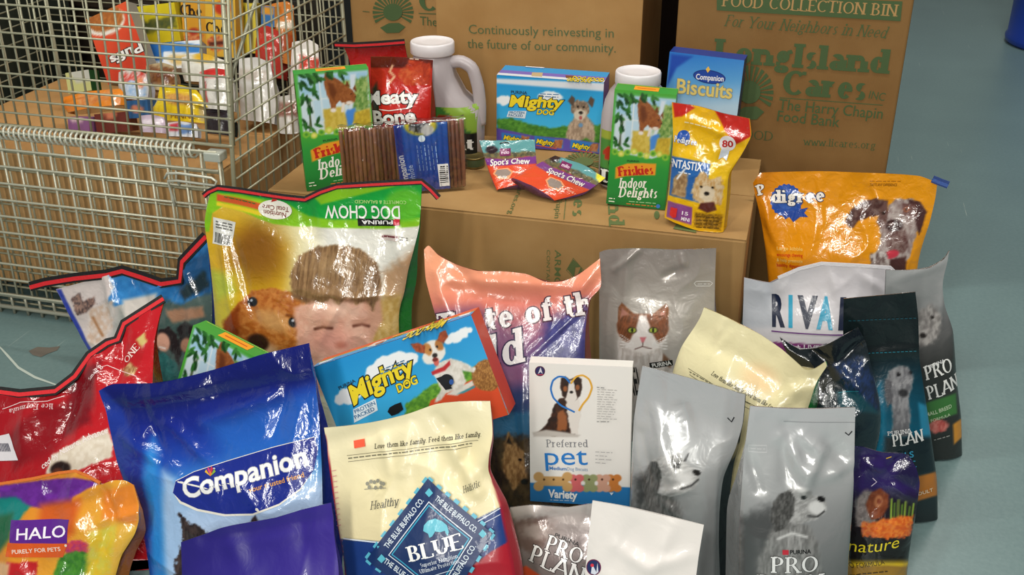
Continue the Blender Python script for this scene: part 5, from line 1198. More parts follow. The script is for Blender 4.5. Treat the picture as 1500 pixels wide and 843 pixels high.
# puppy
A.pol([(328, 480), (344, 450), (368, 426), (400, 422), (440, 432), (462, 448), (470, 480), (468, 560), (440, 640), (340, 640), (352, 520), (336, 500)], 'a85a20', 2, 2, ('cc8440', 9, 5, 30)); A.pol([(328, 470), (350, 448), (352, 480), (340, 520), (326, 500)], '8a3c14', 4, 3); A.ell(400, 470, 30, 14, 'd8a468', 20, 8, al=.8); A.ell(385, 520, 26, 18, 'dcae84', 10, 8)
A.ell(369, 443, 7.5, 7, '1a1a20', 0, 1.4); A.ell(367, 441, 1.8, 1.8, 'c8d0dc', 0, .8); A.ell(431, 472, 8.5, 8, '1a1a20', 10, 1.4); A.ell(429, 470, 2, 2, 'c8d0dc', 0, .8); A.ell(378, 502, 16, 12, '3a2018', 20, 3); A.lin([(420, 462), (446, 468)], 2, '7a3c14', 2)
# boy
A.pol([(430, 452), (470, 434), (548, 436), (548, 480), (540, 520), (520, 560), (470, 580), (440, 540)], 'e4b49c', 4, 2, ('d89c84', 16, 16)); A.ell(484, 500, 30, 18, 'e8a490', 0, 14); A.pol([(536, 440), (556, 430), (560, 470), (544, 500)], 'd09c80', 4)
A.pol([(428, 438), (426, 400), (440, 374), (466, 361), (500, 358), (530, 366), (552, 386), (558, 416), (554, 440), (546, 456), (536, 438), (522, 447), (510, 434), (496, 449), (484, 436), (470, 450), (458, 438), (446, 446), (434, 438)], '6e5034', 2.5, 3, ('a8845a', 2.6, 26, 8)); A.ell(490, 388, 34, 14, 'b0926a', 0, 14, al=.6); A.lin([(430, 434), (452, 442), (480, 434), (510, 440), (546, 440)], 3, '5a3c24', 4, 3, al=.7)
for k in range(26): A.lin([(436 + k * 4.4, 384 - 14 * sin(k / 25 * pi) + (k % 3) * 5), (430 + k * 4.7, 428 + (k * 5 % 9))], .7, ('c09c70', '543c24', '94744c')[k % 3], 1.4, 1.5, al=.4)
A.ell(480, 428, 44, 10, 'b08a60', 0, 10, 4, al=.55)
A.lin([(462, 482), (474, 479), (486, 481)], 2.2, '6a3c2c', 2); A.lin([(518, 478), (530, 475), (540, 478)], 2.2, '6a3c2c', 2); A.ell(474, 474, 16, 5, 'c08a70', 0, 4, al=.7); A.ell(530, 471, 13, 5, 'c08a70', 0, 4, al=.7); A.ell(490, 455, 26, 9, 'f0c8b0', 0, 8, al=.7); A.ell(500, 506, 8, 5, 'c87c68', 0, 4)
# green header
A.pol([(300, 260), (640, 255), (640, 300), (612, 332), (560, 336), (480, 334), (432, 332), (400, 328), (360, 312), (330, 300), (312, 312), (306, 340), (296, 340)], '86c41e', 1.3); A.pol([(318, 262), (440, 270), (470, 300), (600, 268), (640, 262), (618, 318), (560, 322), (490, 322), (450, 318), (420, 298), (350, 284), (318, 284)], '17a03c', 2); A.ell(594, 300, 30, 24, '5cba2c', 0, 6); A.pol([(330, 262), (440, 274), (440, 300), (330, 280)], '10883a', 4)
A.pol([(318, 282), (400, 298), (400, 322), (318, 300)], 'a8d020', 2); A.pol([(318, 284), (384, 298), (384, 308), (318, 294)], 'd85a2c', 1.5); A.pol([(318, 296), (384, 310), (384, 316), (318, 301)], 'ecd02c', 1.2)
s = bag('dog_food_bag', 'large bag stood upside down with a boy and a golden puppy and green top', (455, 420), 2.02, 3, 14, [(304, 300), (309, 284), (320, 276), (352, 280), (384, 285), (418, 290), (447, 293), (470, 282), (494, 274), (540, 271), (618, 269)], [(328, 680), (590, 680)], [(318, 520), (314, 450), (308, 390), (300, 330)], [(584, 470), (592, 430), (600, 390), (614, 332)], G=.10, B=.035, seal=.1, grow=.4, crk=(.004, 12), art=A, m=CRINKLE, back='c8b040', side='2a8a34', res=1.45, seed=4, seal_part=False,
        folds=[((320, 330), (345, 480), .006, .01), ((335, 330), (375, 470), -.006, .012), ((447, 296), (460, 350), -.012, .016), ((560, 300), (600, 420), .006, .014), ((470, 500), (500, 440), .006, .01), ((570, 330), (560, 470), -.007, .016), ((425, 430), (500, 450), -.005, .012)])
s.begin('barcode_label', 'white barcode label'); s.poly([(313, 318), (345, 326), (338, 361), (311, 357)], 'dcdcd4')
for k in range(11): s.line([(316 + k * 2.2, 340 + k * .5), (314.5 + k * 2.1, 355 + k * .4)], 1.1 if k % 3 else 1.6, '2a2a2a')
for k in range(3): s.greek((317, 324 + k * 4), (340, 330 + k * 4), 2, '6a6a66')
s.end()
s.ell(404, 307, 24, 14, 'ece8da', 8); s.text('Total Care', (424, 304), (386, 299), 7, '7a2a18', bold=.015); s.text('Nutrition', (420, 312), (388, 307), 7, '7a2a18', bold=.015); s.poly([(396, 286), (402, 284), (406, 294), (398, 296)], 'b83020')
s.text('DOG CHOW', (586, 302), (476, 301), 19, 'f4f4ec', bold=.012); s.poly([(524, 320), (586, 322), (586, 331), (525, 331)], '14140e'); s.text('PURINA', (576, 323), (530, 323), 5.5, 'f0f0ec', bold=.02); s.poly([(577, 321), (586, 321), (586, 330), (577, 330)], 'd02c3c'); s.text('COMPLETE & BALANCED', (596, 294), (520, 293), 5, 'b8e088', bold=.005)
s.poly([(558, 343), (585, 344), (585, 353), (558, 351)], 'c8b8b0'); s.line([(560, 346), (584, 347)], 2.6, '6a2a30'); s.greek((586, 347), (598, 349), 1.6, '6a6a60'); s.greek((586, 351), (598, 352), 1.6, '6a6a60'); s.greek((330, 288), (376, 298), 1.3, '1a6a24')
ribbon(s, [(299, 287), (306, 281), (320, 275), (352, 279), (384, 284), (418, 289), (447, 292), (470, 281), (494, 273), (540, 270), (618, 266), (632, 278), (643, 290)], .014); finish(s)
# ---- blue and white bag with black and red taped top, far left behind
A = Art('8a9a98'); A.grad((90, 420), (310, 460), [(0, 'c8bcb8'), (.35, 'd4c8c4'), (.5, '6a7a72'), (1, '4a5c58')])
A.pol([(157, 390), (240, 410), (310, 330), (320, 420), (262, 448), (200, 440), (160, 452), (168, 420)], '2a74b8', 2, 2, ('3a8cd0', 16, 9)); A.pol([(250, 400), (310, 360), (310, 430), (262, 436)], '1c4c7a', 6, 3); A.pol([(262, 428), (300, 396), (306, 420), (270, 440)], '1a2c34', 4, 3)
A.pol([(106, 436), (116, 430), (124, 440), (138, 434), (142, 446), (128, 458), (114, 462), (108, 450)], '4a3a3a', 2, 3, ('b08a78', 4, 4)); A.pol([(130, 455), (170, 440), (166, 480), (140, 510), (126, 500)], 'dcd2cc', 3, 2, ('c8a890', 8, 8)); A.lin([(136, 466), (150, 492)], 2, 'a87850', 2)
A.pol([(225, 440), (300, 450), (310, 560), (225, 560)], '3c5450', 6, 4, ('52605a', 12, 12)); A.pol([(180, 440), (230, 430), (226, 470), (184, 470)], 'd4ccc4', 4); A.pol([(240, 455), (296, 450), (300, 464), (252, 474)], 'a87c60', 4, 2)
A.pol([(226, 500), (232, 484), (246, 480), (258, 490), (266, 512), (262, 534), (254, 520), (240, 506), (230, 516)], '241818', 2, 3); A.ell(238, 502, 10, 14, 'd8a088', -12, 2); A.lin([(233, 509), (241, 511)], 1.2, 'f0e0d8', 1); A.pol([(224, 520), (238, 516), (258, 532), (266, 552), (262, 570), (226, 570)], '24605e', 2.5, 3, ('3a7c78', 7, 7)); A.pol([(258, 480), (270, 472), (284, 480), (282, 496), (272, 520), (262, 506)], '201818', 2, 2); A.ell(272, 506, 8, 10, 'b07c60', 0, 2)
A.pol([(82, 424), (90, 424), (138, 520), (128, 520)], '2a3a9a', 1.5)
s = bag('taped_food_bag', 'blue and white bag with a curled black and red taped top below the wire cage', (200, 470), 2.10, -4, 18, [(82, 424), (120, 414), (157, 404), (179, 398), (210, 408), (237, 417), (262, 414), (268, 386), (303, 348)], [(200, 700), (320, 690)], [(170, 580), (132, 518), (104, 466)], [(312, 560), (310, 430)], G=.03, B=.025, seal=.1, grow=.4, crk=(.004, 15), art=A, m=CRINKLE, back='8a98a0', side='2a3a8a', res=1.9, seed=6, ground=False, seal_part=False,
        folds=[((157, 404), (170, 470), .01, .016), ((264, 410), (230, 460), -.014, .016), ((179, 398), (215, 440), -.008, .014), ((268, 390), (290, 450), .008, .014)])
ribbon(s, [(45, 420), (67, 414), (110, 407), (157, 402), (180, 396), (208, 405), (237, 415), (264, 411), (267, 383), (302, 346)], .026); finish(s)

# ---- red bag with black and red taped top, at the left edge
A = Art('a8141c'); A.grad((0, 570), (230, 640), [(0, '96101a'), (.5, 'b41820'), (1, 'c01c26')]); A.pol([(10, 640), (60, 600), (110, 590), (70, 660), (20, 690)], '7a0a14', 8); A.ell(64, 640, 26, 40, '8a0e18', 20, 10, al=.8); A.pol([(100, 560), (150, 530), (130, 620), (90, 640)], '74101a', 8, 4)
A.pol([(66, 694), (74, 668), (96, 654), (124, 640), (156, 628), (166, 650), (164, 670), (130, 684), (104, 694)], 'd0c4b0', 2.5, 3, ('e4dccc', 10, 8)); A.ell(88, 688, 15, 12, '241410', -12, 2.5, 1); A.ell(84, 692, 8, 6, '5a2c1c', 0, 2); A.pol([(120, 690), (168, 670), (186, 692), (150, 704)], 'c41c24', 2)
A.pol([(172, 530), (184, 508), (200, 492), (214, 500), (210, 520), (196, 550), (176, 548)], 'b01a20', 2); A.pol([(176, 540), (190, 530), (200, 540), (196, 552), (180, 550)], '8a5a34', 2, 3, ('e0c088', 4, 4)); A.pol([(200, 498), (212, 488), (216, 502), (208, 510)], 'c8b46c', 2, 2)
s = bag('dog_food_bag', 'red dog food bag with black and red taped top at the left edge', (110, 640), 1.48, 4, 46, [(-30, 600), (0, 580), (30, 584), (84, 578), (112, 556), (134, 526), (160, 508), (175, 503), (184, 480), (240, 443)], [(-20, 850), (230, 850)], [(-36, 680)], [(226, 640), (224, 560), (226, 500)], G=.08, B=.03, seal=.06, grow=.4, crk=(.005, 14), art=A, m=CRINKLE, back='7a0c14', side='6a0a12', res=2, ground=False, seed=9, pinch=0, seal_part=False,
        folds=[((112, 560), (90, 640), -.014, .02), ((140, 530), (150, 600), .012, .02), ((40, 590), (30, 650), .008, .016), ((184, 490), (170, 560), -.01, .014), ((0, 600), (110, 570), -.006, .012)])
s.text('ced by Nature, Advance', (62, 688), (157, 634), 9, 'ece0dc', bold=.01, bend=.5); s.text('lice Formula', (78, 592), (14, 600), 8, 'd8b4b4', 'serif', th=.15, tn=.08, bend=-.3); s.line([(4, 600), (30, 590), (70, 588), (94, 580)], .9, 'e8d0d0'); s.text('Small B', (134, 560), (154, 540), 6, 'f0dcdc', 'serif', th=.16, tn=.08); s.text('ONE', (184, 532), (206, 510), 9, 'f0d8d0', 'serif', th=.14, tn=.06); s.line([(140, 545), (158, 536), (200, 552)], .9, 'f0c8c8')
s.begin('barcode_label', 'white barcode label'); s.poly([(-6, 640), (14, 636), (27, 675), (-6, 676)], 'd0ccd0'); 
for k in range(8): s.line([(-4 + k * 2.2, 650), (-1 + k * 2.4, 662)], 1.1, '38384a')
s.end()
ribbon(s, [(-34, 588), (0, 574), (30, 578), (82, 573), (110, 552), (132, 521), (158, 503), (173, 498), (182, 475), (240, 438)], .022); finish(s)

# ---- green cat food carton, tilted between the red bag and the blue bag
friskies('cat_food_carton', 'green cat food box tilted over in front of the puppy bag', (290, 560), 1.80, -4, 14, [(284, 475), (386, 532), (344, 700), (236, 640)], .05, .08)

# ---- second small-tray dog food box, tilted on the bags
mighty('dog_food_carton', 'blue and orange dog food box with a white terrier tilted on top of the bags', (600, 600), 1.70, 4, 14, [(464, 547), (690, 466), (742, 608), (513, 692)], .07, .15, 2)

# ---- blue "Companion" bag
A = Art('1c3a96'); A.grad((300, 520), (360, 830), [(0, '101a70'), (.14, '0e1862'), (.3, '142584'), (.45, '1a42a2'), (.58, '3c86cc'), (.7, 'a8c4e6'), (1, 'c0cee8')])
A.pol([(140, 560), (176, 600), (205, 660), (214, 720), (230, 790), (234, 860), (180, 860), (160, 680)], '1c3490', 5); A.pol([(222, 640), (232, 664), (236, 720), (246, 780), (250, 860), (222, 860), (220, 760), (210, 700)], '2a84d0', 9); A.pol([(240, 690), (258, 700), (270, 740), (266, 860), (246, 860), (240, 780)], '9cbce0', 9)
A.pol([(300, 620), (480, 560), (480, 650), (330, 680)], '2468c0', 20, al=.7)
s_c = [(255, 722), (260, 705), (284, 692), (330, 677), (400, 656), (461, 641), (466, 660), (460, 688), (440, 716), (410, 738), (370, 753), (330, 754), (290, 746), (266, 735)]
A.pol([(262, 752), (274, 764), (292, 770), (304, 784), (312, 800), (300, 880), (256, 880), (258, 820), (266, 790)], '241c1e', 2, 5, ('4a3c38', 4, 12)); A.pol([(343, 792), (356, 776), (374, 754), (382, 780), (380, 820), (344, 820)], '2a2020', 2, 4, ('50403c', 4, 12))
s = bag('dog_food_bag', 'big royal blue dog food bag with white lettering in the left foreground', (320, 700), 1.41, -2, 28, [(145, 573), (166, 563), (220, 562), (260, 556), (320, 540), (380, 521), (420, 511), (452, 503)], [(215, 900), (472, 900)], [(214, 800), (194, 738), (172, 680), (156, 612)], [(473, 800), (471, 680), (467, 600), (458, 545)], G=.09, B=.035, seal=.12, grow=.45, crk=(.005, 13), art=A, m=CRINKLE, back='1a2c7a', side='182a80', res=1.9, seed=11,
        folds=[((150, 600), (470, 560), -.01, .018), ((190, 590), (300, 570), .012, .016), ((300, 620), (420, 570), .01, .016), ((420, 560), (400, 640), -.01, .016), ((180, 640), (260, 690), .01, .014), ((210, 600), (240, 680), -.01, .014), ((246, 620), (330, 700), .008, .012), ((440, 600), (420, 700), .006, .012)])
s.poly([(p[0] - (2 if i > 10 else 0), p[1] + (3 if i > 7 else -1)) for i, p in enumerate(s_c)], 'e8e4d8'); s.poly(s_c, '1c2c88')
s.text('Companion', (272, 731), (452, 681), 29, 'f2f2f0', bold=.022, out=('9a9aa8', .02), bend=-.05)
s.text('your trusted friend', (366, 722), (446, 699), 7.5, 'e0a048', bold=.012)
for k, (dx, dy, c_) in enumerate([(-7, 0, 'e8b030'), (-3, -4, 'd84080'), (2, -5, 'c83048'), (6, -1, '8ab43c'), (0, 2, 'e87830')]): s.poly([(309, 698), (309 + dx - 2, 692 + dy), (309 + dx, 688 + dy), (309 + dx + 2.5, 692 + dy)], c_)
finish(s)
# ---- pouch enlarged in black to stand in for the shadow between lower left bags
A = Art('17151a'); A.ell(182, 832, 10, 13, '8a7a6c', 0, 1.5, 1); A.ell(182, 835, 8, 11, '4a3a30', 0, 2, 1)
s = bag('pet_treat_pouch', 'small black pouch with a pale rim between the fruit print bag and blue bag', (192, 860), 1.62, 0, 8, [(174, 716), (186, 706), (200, 720), (210, 770)], [(178, 900), (214, 900)], G=.02, B=.015, seal=.1, crk=(.001, 20), art=A, m=FILM, back='1c1614', res=2.5, ground=False); finish(s)

# ---- colourful bag with purple top, lower left corner
A = Art('d8902c'); A.grad((0, 700), (200, 843), [(0, 'd07a24'), (.5, 'dc942c'), (.8, 'e0b040'), (1, 'd8a82c')])
A.pol([(0, 712), (60, 704), (110, 700), (150, 706), (128, 718), (110, 728), (104, 750), (80, 752), (40, 740), (0, 736)], '6a2a94', 2, 1, ('5a2080', 12, 8)); A.pol([(-20, 730), (24, 728), (46, 742), (24, 768), (0, 790), (-20, 800)], '147a74', 3, 2); A.pol([(-20, 760), (20, 752), (14, 790), (-20, 830)], '1c5a3a', 6)
A.pol([(60, 740), (120, 730), (110, 780), (90, 800), (50, 790)], 'c85a20', 8); A.pol([(90, 800), (112, 790), (140, 800), (128, 812), (96, 814)], 'a82c6a', 2, 3, ('d84a3c', 5, 5)); A.pol([(78, 836), (86, 816), (110, 808), (134, 812), (128, 840), (110, 860), (76, 860)], '4a8a2c', 2, 2, ('2c6a24', 6, 6)); A.pol([(130, 780), (170, 770), (160, 840), (120, 860)], 'd8b42c', 5, 3, ('c8c04c', 10, 10)); A.pol([(10, 824), (54, 824), (52, 860), (6, 860)], 'b82024', 2, 2); A.pol([(-10, 824), (16, 826), (14, 860), (-10, 860)], 'd8a878', 4); A.pol([(150, 720), (196, 708), (206, 750), (200, 770), (150, 760)], 'e0842c', 5)
s = bag('pet_food_bag', 'orange bag with purple top and fruit pictures in the lower left corner', (90, 800), 1.33, 3, 26, [(-40, 720), (0, 711), (50, 703), (86, 695), (111, 692), (130, 700), (148, 710), (166, 704), (182, 704), (195, 711)], [(-30, 930), (160, 930)], [(-40, 800)], [(166, 856), (178, 815), (198, 782), (205, 750)], G=.05, B=.028, seal=.12, grow=.4, crk=(.006, 16), art=A, m=CRINKLE, back='b8701c', side='a8601c', res=1.8, seed=13, seal_part=False,
        folds=[((148, 712), (166, 760), -.012, .01), ((150, 764), (205, 752), .01, .01), ((166, 760), (130, 840), -.01, .012), ((110, 730), (150, 708), .008, .012), ((176, 710), (160, 750), .008, .01)])
s.poly([(17, 762), (103, 761), (98, 798), (14, 796)], '5a2488'); s.poly([(11, 796), (99, 797), (90, 818), (8, 816)], 'd85a20'); s.text('HALO', (24, 792), (96, 787), 17, 'f2ecf4', bold=.01); s.text('PURELY FOR PETS', (18, 812), (88, 808), 6, 'f0e0d0', bold=.01); s.ell(96, 800, 2, 2, 'e8d8c8', n=8)
ribbon(s, [(-40, 716), (0, 709), (50, 701), (86, 693), (111, 690), (130, 698), (148, 708)], .005, 'seam_edge', ('d87028',)); finish(s)

# ---- violet bag lying low in front of the royal blue bag
A = Art('342a86'); A.grad((270, 780), (490, 843), [(0, '241c70'), (.5, '2c2080'), (1, '3c2a8c')])
s = bag('plastic_bag', 'plain violet blue bag in the foreground below the royal blue bag', (370, 830), 1.29, -3, 24, [(265, 795), (300, 783), (330, 772), (400, 760), (440, 748), (485, 737)], [(268, 930), (510, 930)], [(267, 850)], [(496, 840), (490, 790)], G=.02, B=.02, seal=.16, grow=.4, crk=(.0035, 9), art=A, m=SATIN, back='2c2270', res=3, seed=15, folds=[((300, 790), (480, 760), -.006, .015), ((330, 775), (360, 840), .005, .02), ((440, 750), (450, 840), -.005, .02)]); finish(s)

# ---- cream "BLUE" bag
A = Art('e8deb8'); A.grad((560, 600), (620, 800), [(0, 'ece2bc'), (.5, 'e8dcb0'), (1, 'e6d8aa')])
A.pol([(480, 788), (520, 793), (560, 794), (620, 780), (700, 760), (760, 730), (760, 780), (700, 860), (480, 880)], '1c3a7a', 1.2); A.pol([(500, 862), (560, 845), (560, 900), (500, 900)], 'a81c2c', 1.2); A.pol([(690, 830), (720, 808), (770, 780), (770, 900), (660, 900)], 'a81c2c', 1.2)
A.pol([(468, 618), (477, 640), (487, 700), (495, 770), (506, 840), (520, 940), (480, 940), (460, 640)], 'a01c30', 1); A.pol([(726, 634), (716, 694), (732, 740), (742, 790), (752, 850), (790, 850), (780, 640)], 'a01c30', 1)
A.pol([(706, 700), (722, 640), (740, 650), (740, 720), (724, 706)], 'e0d4a8', 3)
s = bag('dog_food_bag', 'cream dog food bag with a navy diamond emblem in the centre foreground', (610, 740), 1.38, 0, 24, [(475, 627), (508, 624), (540, 620), (570, 614), (600, 606), (640, 592), (680, 588), (718, 588)], [(512, 930), (766, 930)], [(504, 830), (494, 770), (484, 700)], [(756, 850), (745, 790), (735, 740), (716, 690), (722, 640)], G=.05, B=.035, seal=.12, grow=.45, crk=(.0035, 13), art=A, m=SATIN, back='d0c498', side='a01828', res=2, seed=17, seal_part=False, pinch=-.15,
        folds=[((480, 650), (600, 615), -.008, .016), ((600, 612), (590, 690), .006, .014), ((655, 640), (700, 720), .012, .014), ((690, 650), (670, 700), -.012, .014), ((640, 610), (660, 640), -.008, .012), ((700, 690), (730, 640), .01, .016), ((560, 640), (570, 690), .005, .01)])
s.text('Love them like family. Feed them like family.', (549, 658), (705, 640), 7.5, '4a4634', 'serif', th=.17, tn=.09, shear=.2); s.line([(508, 668), (700, 646)], .7, '6a6650'); s.line([(510, 677), (690, 655)], .7, '6a6650'); s.greek((510, 672), (694, 650), 1.6, '6a6650')
s.begin('price_sticker', 'small orange price sticker'); s.poly([(518, 646), (534, 643), (536, 654), (520, 657)], 'ec5a3a'); s.end()
for k in range(24): s.line([(487 + k * .75, 690 + k * 8), (493 + k * .75, 689 + k * 8)], .7, 'd87888')
for dx, dy in ((0, 0), (5, -3), (10, -2), (15, -4), (20, -1), (24, 0), (3, 5), (12, 6), (20, 5)): s.ell(540 + dx, 708 + dy, 2.6, 3, '8a8878', n=8)
s.line([(536, 716), (568, 714)], 1, '8a8878'); s.text('Healthy', (545, 746), (585, 739), 12, '4a4a42', 'serif', th=.13, tn=.06, shear=.3); s.text('Holistic', (681, 722), (706, 711), 10, '4a4a42', 'serif', th=.13, tn=.06, shear=.3)
s.line([(505, 788), (545, 793), (566, 793)], 1.4, 'd8e0ec'); s.line([(700, 764), (744, 740)], 1.4, 'd8e0ec'); s.line([(690, 776), (752, 746)], 1, 'd8e0ec')
dT, dR, dB, dL = (629, 700), (724, 780), (650, 900), (540, 818)
nv_ = 15
def lerp(p, q, t): return (p[0] + (q[0] - p[0]) * t, p[1] + (q[1] - p[1]) * t)
for p, q in ((dT, dR), (dR, dB), (dB, dL), (dL, dT)):
    for k in range(0, nv_, 2):
        c = lerp(p, q, (k + .5) / nv_); ex = lerp(p, q, (k + 1) / nv_); ux, uy = (q[0] - p[0]) / nv_ * .5, (q[1] - p[1]) / nv_ * .5
        s.poly([(c[0] - ux - uy * .7, c[1] - uy + ux * .7), (c[0] + ux - uy * .7, c[1] + uy + ux * .7), (c[0] + ux + uy * .9, c[1] + uy - ux * .9), (c[0] - ux + uy * .9, c[1] - uy - ux * .9)], '58b0c8')
        s.k -= 1
s.k += 1
ctr = (634, 800); shr = lambda p, t: (ctr[0] + (p[0] - ctr[0]) * t, ctr[1] + (p[1] - ctr[1]) * t)
s.poly([dT, dR, dB, dL], '17305f')
s.line([shr(p, .66) for p in (dT, dR, dB, dL)], 1.6, 'e4ecf2', True); s.line([shr(p, .61) for p in (dT, dR, dB, dL)], 2, '3aa8c8', True)
s.text('THE BLUE BUFFALO CO.', shr(lerp(dL, dT, .12), .76), shr(lerp(dL, dT, .9), .76), 8, 'dce8f0', bold=.012); s.text('THE BLUE BUFFALO CO.', shr(lerp(dT, dR, .12), .77), shr(lerp(dT, dR, .92), .77), 8, 'dce8f0', bold=.012)
s.text('THE BLUE BUFFALO CO.', shr(lerp(dB, dR, .06), .84), shr(lerp(dB, dR, .84), .84), 8, 'dce8f0', bold=.012); s.text('THE BLUE BUFFALO CO.', shr(lerp(dL, dB, .1), .84), shr(lerp(dL, dB, .9), .84), 8, 'dce8f0', bold=.012)
for p in ((631, 721), (709, 781), (562, 817)): s.poly([(p[0], p[1] - 7), (p[0] + 6, p[1]), (p[0], p[1] + 6), (p[0] - 6, p[1])], '5ab8cc')
s.poly([(623, 776), (624, 768), (630, 761), (640, 758), (650, 762), (657, 768), (660, 778), (658, 784), (654, 776), (648, 778), (640, 777), (636, 784), (632, 786), (630, 780)], '58b8cc')
s.text('BLUE', (604, 821), (682, 801), 22, 'f4f4f2', 'serif', th=.19, tn=.06, sl=.09); s.text('Superior Nutrition', (620, 829), (674, 815), 6, 'd4dce8', 'serif', th=.14, tn=.07); s.text('Ultimate Protection', (619, 838), (676, 822), 6, 'd4dce8', 'serif', th=.14, tn=.07); s.line([(632, 843), (668, 832)], .9, 'd4dce8'); finish(s)

# ---- white dog biscuit carton
q = [(781, 532), (926, 538), (923, 741), (771, 737)]; f = bil(q)
A = Art('f0ece6'); A.pol([f(-.02, .855), f(1.02, .87), f(1.02, 1.02), f(-.02, 1.02)], '2a7cbc', 1)
K_ = '2a1c18'
A.pol([(782, 636), (796, 628), (806, 612), (812, 594), (820, 584), (836, 582), (846, 590), (850, 606), (846, 624), (842, 638), (812, 640)], K_, 1.3, 1.5, ('4a2a1a', 5, 8)); A.pol([(816, 604), (826, 600), (832, 618), (828, 632), (816, 630)], '9a5c34', 2, 2); A.pol([(828, 584), (846, 582), (852, 600), (846, 636), (836, 636), (832, 610)], 'e8e0d8', 1.5, 2); A.pol([(780, 634), (800, 630), (830, 634), (850, 638), (846, 641), (782, 640)], 'c8c0b8', 2)
A.pol([(822, 555), (828, 552), (834, 556), (846, 552), (852, 556), (853, 568), (850, 580), (842, 588), (832, 588), (824, 580), (820, 566)], K_, 1.2, 1, ('40261a', 4, 6)); A.pol([(834, 558), (840, 557), (842, 570), (846, 584), (838, 594), (828, 586), (832, 572)], 'e8e0d8', 1.2, 1); A.ell(828, 570, 3, 4, '9a5c34', 0, 1); A.ell(846, 568, 3, 4, '9a5c34', 0, 1); A.ell(831, 564, 1.4, 1.3, '0c0806', 0, .6); A.ell(843, 563, 1.4, 1.3, '0c0806', 0, .6); A.ell(837, 575, 2.6, 2, '120c0a', 0, .7)
for x, c_ in ((899, 'd0803c'), (883, 'd8a48c'), (864, '9aa070'), (844, 'd86a6c')):
    for dx, dy in ((-5, -7), (5, -7), (-5, 8), (5, 8)): A.ell(x + dx, 708 + dy, 6.5, 5.5, c_, 0, 1)
    A.pol([(x - 7, 699), (x + 7, 699), (x + 7, 717), (x - 7, 717)], c_, 1); A.ell(x - 1, 703, 1.6, 1.6, '4a2c1c', 0, .6)
for dx, dy in ((-20, -7), (-20, 7), (22, -7), (22, 8)): A.ell(809 + dx, 706 + dy, 7.5, 7, 'd0a468', 0, 1)
A.pol([(788, 698), (832, 699), (832, 713), (788, 712)], 'd0a468', 1)
for dx in (-12, 2, 16): A.ell(809 + dx, 703, 1.6, 1.6, '5a3c1c', 0, .6)
c = carton('biscuit_carton', 'white dog biscuit box with a heart and a collie, standing upright in the middle', (846, 740), 1.77, 6, 9, q, .035, 0.0, A, top=Art('e8e4de'), left=Art('d8d4d0'), right=Art('e0dcd8'), plain='e4e0da', res=1.1)
F = c['front_panel']
F.ell(791, 544, 7.5, 7.5, '5a1c3c', n=22); F.ell(791, 544, 6.4, 6.4, '2c2a5c', n=22); F.poly([(788, 548), (792, 538), (795, 548), (792, 545)], 'e0dce8'); F.line([(787, 549), (796, 549)], 1, 'd84050')
F.line([(836, 562), (828, 553), (818, 552), (810, 558), (807, 570), (811, 583), (822, 594), (834, 600), (842, 604)], 2.8, '2a78c8'); F.line([(836, 562), (844, 552), (854, 550), (863, 556), (867, 568), (862, 582), (854, 592), (848, 602)], 2.8, 'e8b040')
F.text('Preferred', (801, 655), (861, 655), 11, '8a8a8e', 'serif', th=.13, tn=.06); F.text('pet', (799, 681), (861, 681), 27, '2a80d0', bold=.0); F.text('Medium', (805, 688), (830, 689), 5, '3a7ac0', bold=.015); F.text('Dog Biscuits', (831, 689), (861, 690), 5, '9ab0cc')
F.text('Variety', (803, 728), (846, 731), 11.5, 'f4f4f2', bold=.035); F.greek((806, 732), (838, 733), 1, 'c8dcec'); F.poly([(893, 721), (899, 721), (896, 725)], 'd8e8f4')
for k in range(13): F.greek((875, 570 + k * 3.3), (904 - (k % 4) * 2, 571 + k * 3.3), .9, 'b4b0ac')
F.greek((875, 564), (886, 565), 1.3, '8a8a88'); F.greek((875, 614), (893, 614), 1.2, '8a8a88')
for k in range(4): F.greek((873, 658 + k * 5), (898 - (k % 2) * 8, 659 + k * 5), 1, 'b0acac')
seal_box(c)

# ---- silver bags in the right foreground
def silver(label, ref, Yb, yaw, lean, top, bot, left, right, art, m=FOIL, **kw):
    return bag('dog_food_bag', label, ref, Yb, yaw, lean, top, bot, left, right, art=art, m=m, back='6a6c6e', **kw)
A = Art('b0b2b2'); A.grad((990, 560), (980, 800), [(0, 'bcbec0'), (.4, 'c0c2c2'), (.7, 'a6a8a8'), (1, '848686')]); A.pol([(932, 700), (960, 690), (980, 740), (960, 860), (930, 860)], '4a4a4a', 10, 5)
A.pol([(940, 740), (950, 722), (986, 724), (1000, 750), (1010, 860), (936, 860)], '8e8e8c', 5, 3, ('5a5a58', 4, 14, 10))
A.pol([(946, 694), (954, 676), (970, 666), (990, 666), (1002, 676), (1012, 684), (1024, 690), (1027, 702), (1018, 714), (1000, 722), (984, 726), (964, 722), (950, 716)], 'd2d2d0', 1.6, 1.2, ('a4a4a2', 4, 9, 70))
A.pol([(944, 694), (950, 680), (962, 676), (970, 690), (968, 712), (958, 730), (946, 728), (940, 712)], '4a4a48', 2, 1.5, ('7a7a78', 3, 10, 10)); A.pol([(984, 668), (994, 664), (1000, 674), (996, 684), (986, 682)], '6a6a68', 3, 1)
A.ell(992, 683, 4.5, 3.6, '1c1c1c', 10, 1.2); A.ell(993, 682, 1, 1, 'e8e8e8', 0, .5); A.ell(1021, 692, 6, 4.2, '121212', 18, 1); A.lin([(1000, 714), (1014, 710), (1024, 702)], 1.4, '3a3a3a', 1.2); A.ell(1004, 700, 12, 7, 'e4e4e2', 0, 4); A.lin([(1003, 676), (1008, 666)], 1.4, '3a3a3a', 1); A.ell(980, 706, 9, 8, 'b4b4b2', 0, 4)
